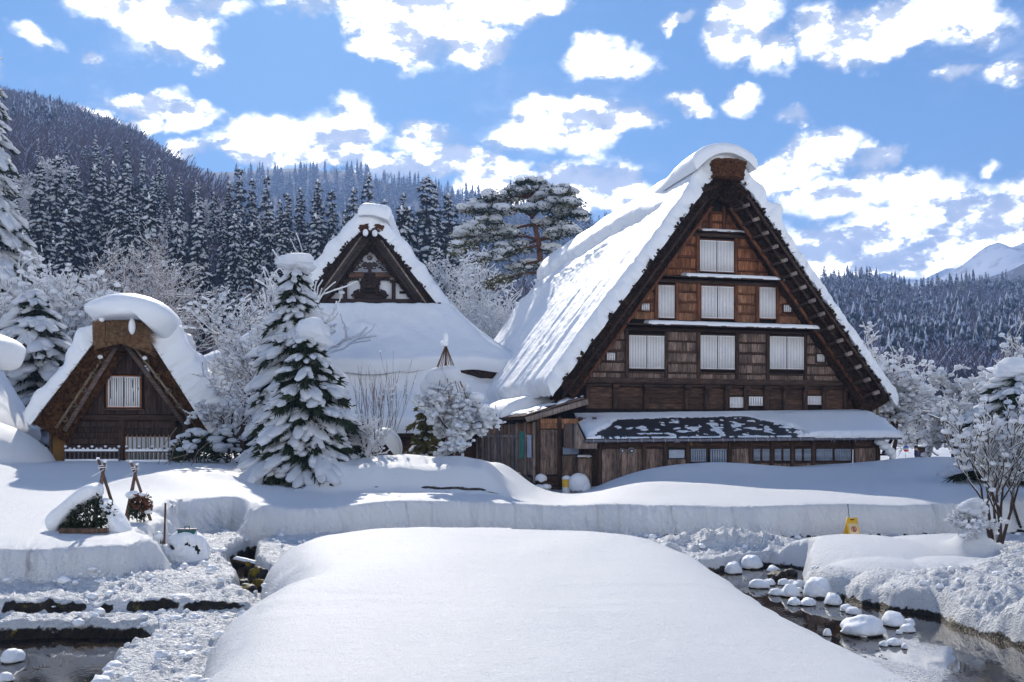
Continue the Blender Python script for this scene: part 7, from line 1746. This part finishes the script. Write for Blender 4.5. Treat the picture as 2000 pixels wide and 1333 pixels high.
for i, (u, d, s) in enumerate([(1018, 38.5, .35), (1030, 38.8, .28), (1006, 39.4, .30), (995, 38.2, .22)]):
    x = (u-1000)/F*d; V, T = rock_mesh(110+i, 2, .3); link('garden_rock', mk_mesh('garden_rock', V*[s, s*.8, s*.9], [T], M['stone'], True), None, (x, d, gz(x, d)+.08), ['dark rock nearest the farmhouse side door', 'dark rock touching the one by the side door', 'dark rock behind the pair at the aisle corner', 'smallest dark rock by the snowbank at the aisle'][i], 'rock', 'rocks at the corner of the side aisle')
o = ground_thing('plank_shelter', 'dark pitched plank shelter under a round hood of snow in the garden', 'plant shelter', 752, 33.0)
for sg in (-1, 1): MB().bar((0, 0, .85), (sg*.42, 0, -.1), .06, .5, (0, 1, 0)).build('board', M['plank_dark'], o)
vrev_snow('snow', o, [(-.62, .25), (-.55, .75), (-.25, 1.08), (.18, 1.10), (.50, .82), (.60, .35), (.52, .0), (.44, .05), (.30, .55), (.02, .90), (-.28, .60), (-.45, .22)], -.35, .6, n=50, k=13, seed=9, power=4)
o = ground_thing('garden_post', 'short snow-capped post in the garden left of the plank shelter', 'post', 684, 31); MB().tubes([(0, 0, -.2)], [(0, 0, .6)], .07, .06, 8).build('pole', M['stake'], o); MB().blobs([(0, 0, .66)], [(.2, .2, .2)], None, 2, .04, 1).build('snow', M['snow'], o, True)
o = ground_thing('white_marker', 'thin white marker stake in the snow before the right end of the lean-to', 'stake', 1665, 38.6); MB().tubes([(0, 0, -.2)], [(.02, 0, .62)], .022, .022, 7).build('shaft', M['white_paint'], o)
# bus-stop sign, person and bin in the lane beyond the farmhouse
o = ground_thing('round_sign', 'round blue, white and red sign on a post beyond the right end of the farmhouse', 'sign', 1769, 62); zc = EYE+(HOR-877)/F*62-o.location.z; r = .19
MB().tubes([(0, 0, -.2)], [(0, 0, zc)], .03, .03, 8).build('post', M['white_paint'], o); mb = MB(); mb.tubes([(0, -.03, zc)], [(0, -.06, zc)], r, r, 24); me_c = [(math.cos(t)*r, -.061, zc+math.sin(t)*r) for t in np.linspace(0, 2*np.pi, 24, endpoint=False)]
def seg(name, lo, hi, mat, off):
    pts = [(math.copysign(math.sqrt(max(r*r-(q*r)**2, 0)), 1), q*r) for q in np.linspace(lo, hi, 8)]; pl = pts+[(-a, b) for a, b in pts[::-1]]; n = len(pl); V = [(a, -off, zc+b) for a, b in pl]+[(a, -off+.02, zc+b) for a, b in pl]
    link(name, mk_mesh(name, V, [np.array([list(range(n))]), np.array([list(range(n, 2*n))[::-1]]), np.array([[i, i+n, (i+1) % n+n, (i+1) % n] for i in range(n)])], mat), o)
seg('upper_band', .28, .999, M['blue_print'], .06); seg('middle_band', -.28, .27, M['white_paint'], .06); seg('lower_band', -.999, -.29, M['red_print'], .06)
mb = MB(); 
for i in range(5): mb.box(-.12+i*.05, -.09+i*.05, -.068, -.061, zc-.02, zc+.02)
mb.build('lettering', M['black_print'], o)
def person(label, u, d, hgt, rz):
    x = (u-1000)/F*d; o = thing('person', label, 'person', (x, d, gz(x, d)-.05), rz); k = hgt/1.7
    def skin(name, verts, edges, radii, mat):
        me = bpy.data.meshes.new(name); me.from_pydata([tuple(np.array(v)*k) for v in verts], edges, []); ob = link(name, me, o); me.materials.append(mat)
        md = ob.modifiers.new('skin', 'SKIN'); sub = ob.modifiers.new('sub', 'SUBSURF'); sub.levels = 2; sub.render_levels = 2
        for i, r_ in enumerate(radii): me.skin_vertices[0].data[i].radius = (r_*k, r_*k*.8)
        me.skin_vertices[0].data[0].use_root = True; return ob
    V = [(0, 0, .95), (0, 0, 1.15), (0, 0, 1.38), (0, 0, 1.50), (0, -.01, 1.60), (.10, 0, .88), (.11, -.03, .48), (.12, 0, .08), (.12, -.12, .04), (-.10, 0, .88), (-.11, -.02, .48), (-.12, 0, .08), (-.12, -.12, .04), (.20, 0, 1.40), (.25, .02, 1.12), (.22, -.14, .95), (-.20, 0, 1.40), (-.25, .02, 1.12), (-.22, -.14, .95)]
    E = [(0, 1), (1, 2), (2, 3), (3, 4), (0, 5), (5, 6), (6, 7), (7, 8), (0, 9), (9, 10), (10, 11), (11, 12), (2, 13), (13, 14), (14, 15), (2, 16), (16, 17), (17, 18)]
    skin('body', V, E, [.13, .12, .13, .055, .10, .09, .06, .045, .04, .09, .06, .045, .04, .06, .045, .035, .06, .045, .035], M['skin'])
    skin('jacket', [(0, 0, .90), (0, 0, 1.15), (0, 0, 1.38), (0, 0, 1.46), (.20, 0, 1.40), (.25, .02, 1.12), (.225, -.11, .99), (-.20, 0, 1.40), (-.25, .02, 1.12), (-.225, -.11, .99)], [(0, 1), (1, 2), (2, 3), (2, 4), (4, 5), (5, 6), (2, 7), (7, 8), (8, 9)], [.17, .165, .165, .075, .085, .07, .055, .085, .07, .055], M['jacket'])
    skin('trousers', [(0, 0, .93), (.10, 0, .86), (.11, -.03, .48), (.12, 0, .12), (-.10, 0, .86), (-.11, -.02, .48), (-.12, 0, .12)], [(0, 1), (1, 2), (2, 3), (0, 4), (4, 5), (5, 6)], [.14, .11, .08, .065, .11, .08, .065], M['trouser'])
    MB().blobs([(0, .01, 1.66*k)], [(.115, .125, .10)], None, 2, .01, 1).build('knit_hat', M['trouser'], o, True)
person('person in dark blue jacket and dark hat, half hidden behind the drift', 1790, 64, 1.72, .9)
o = ground_thing('dark_kiosk', 'dark upright cabinet with snow on top, right beside the person', 'cabinet', 1804, 65); MB().box(-.35, .35, -.3, .3, -.2, 1.55).build('body', M['plank_dark'], o); MB().box(-.40, .40, -.35, .35, 1.552, 1.62).build('lid', M['timber'], o); MB().blobs([(0, 0, 1.66)], [(.42, .38, .12)], None, 2, .04, 1).build('snow', M['snow'], o, True)
# icicles under the eave of the lean-to
mb = MB(); rs_ = np.random.RandomState(2); ic = []
for i in range(26):
    t = .74+.20*rs_.rand(); P, N = lsurf(np.array([t]), np.array([1.02])); P = P[0]; L = .08+.22*rs_.rand(); ic.append((P, L))
mb.tubes([p for p, _ in ic], [p-[0, 0, l] for p, l in ic], .012, .002, 5); mb.build('icicle', M['paper_shade'], hs, kind='stuff')
print('tris', sum(len(o.data.polygons) for o in bpy.data.objects if o.type == 'MESH'), 'unique', sum(len(m.polygons) for m in bpy.data.meshes))
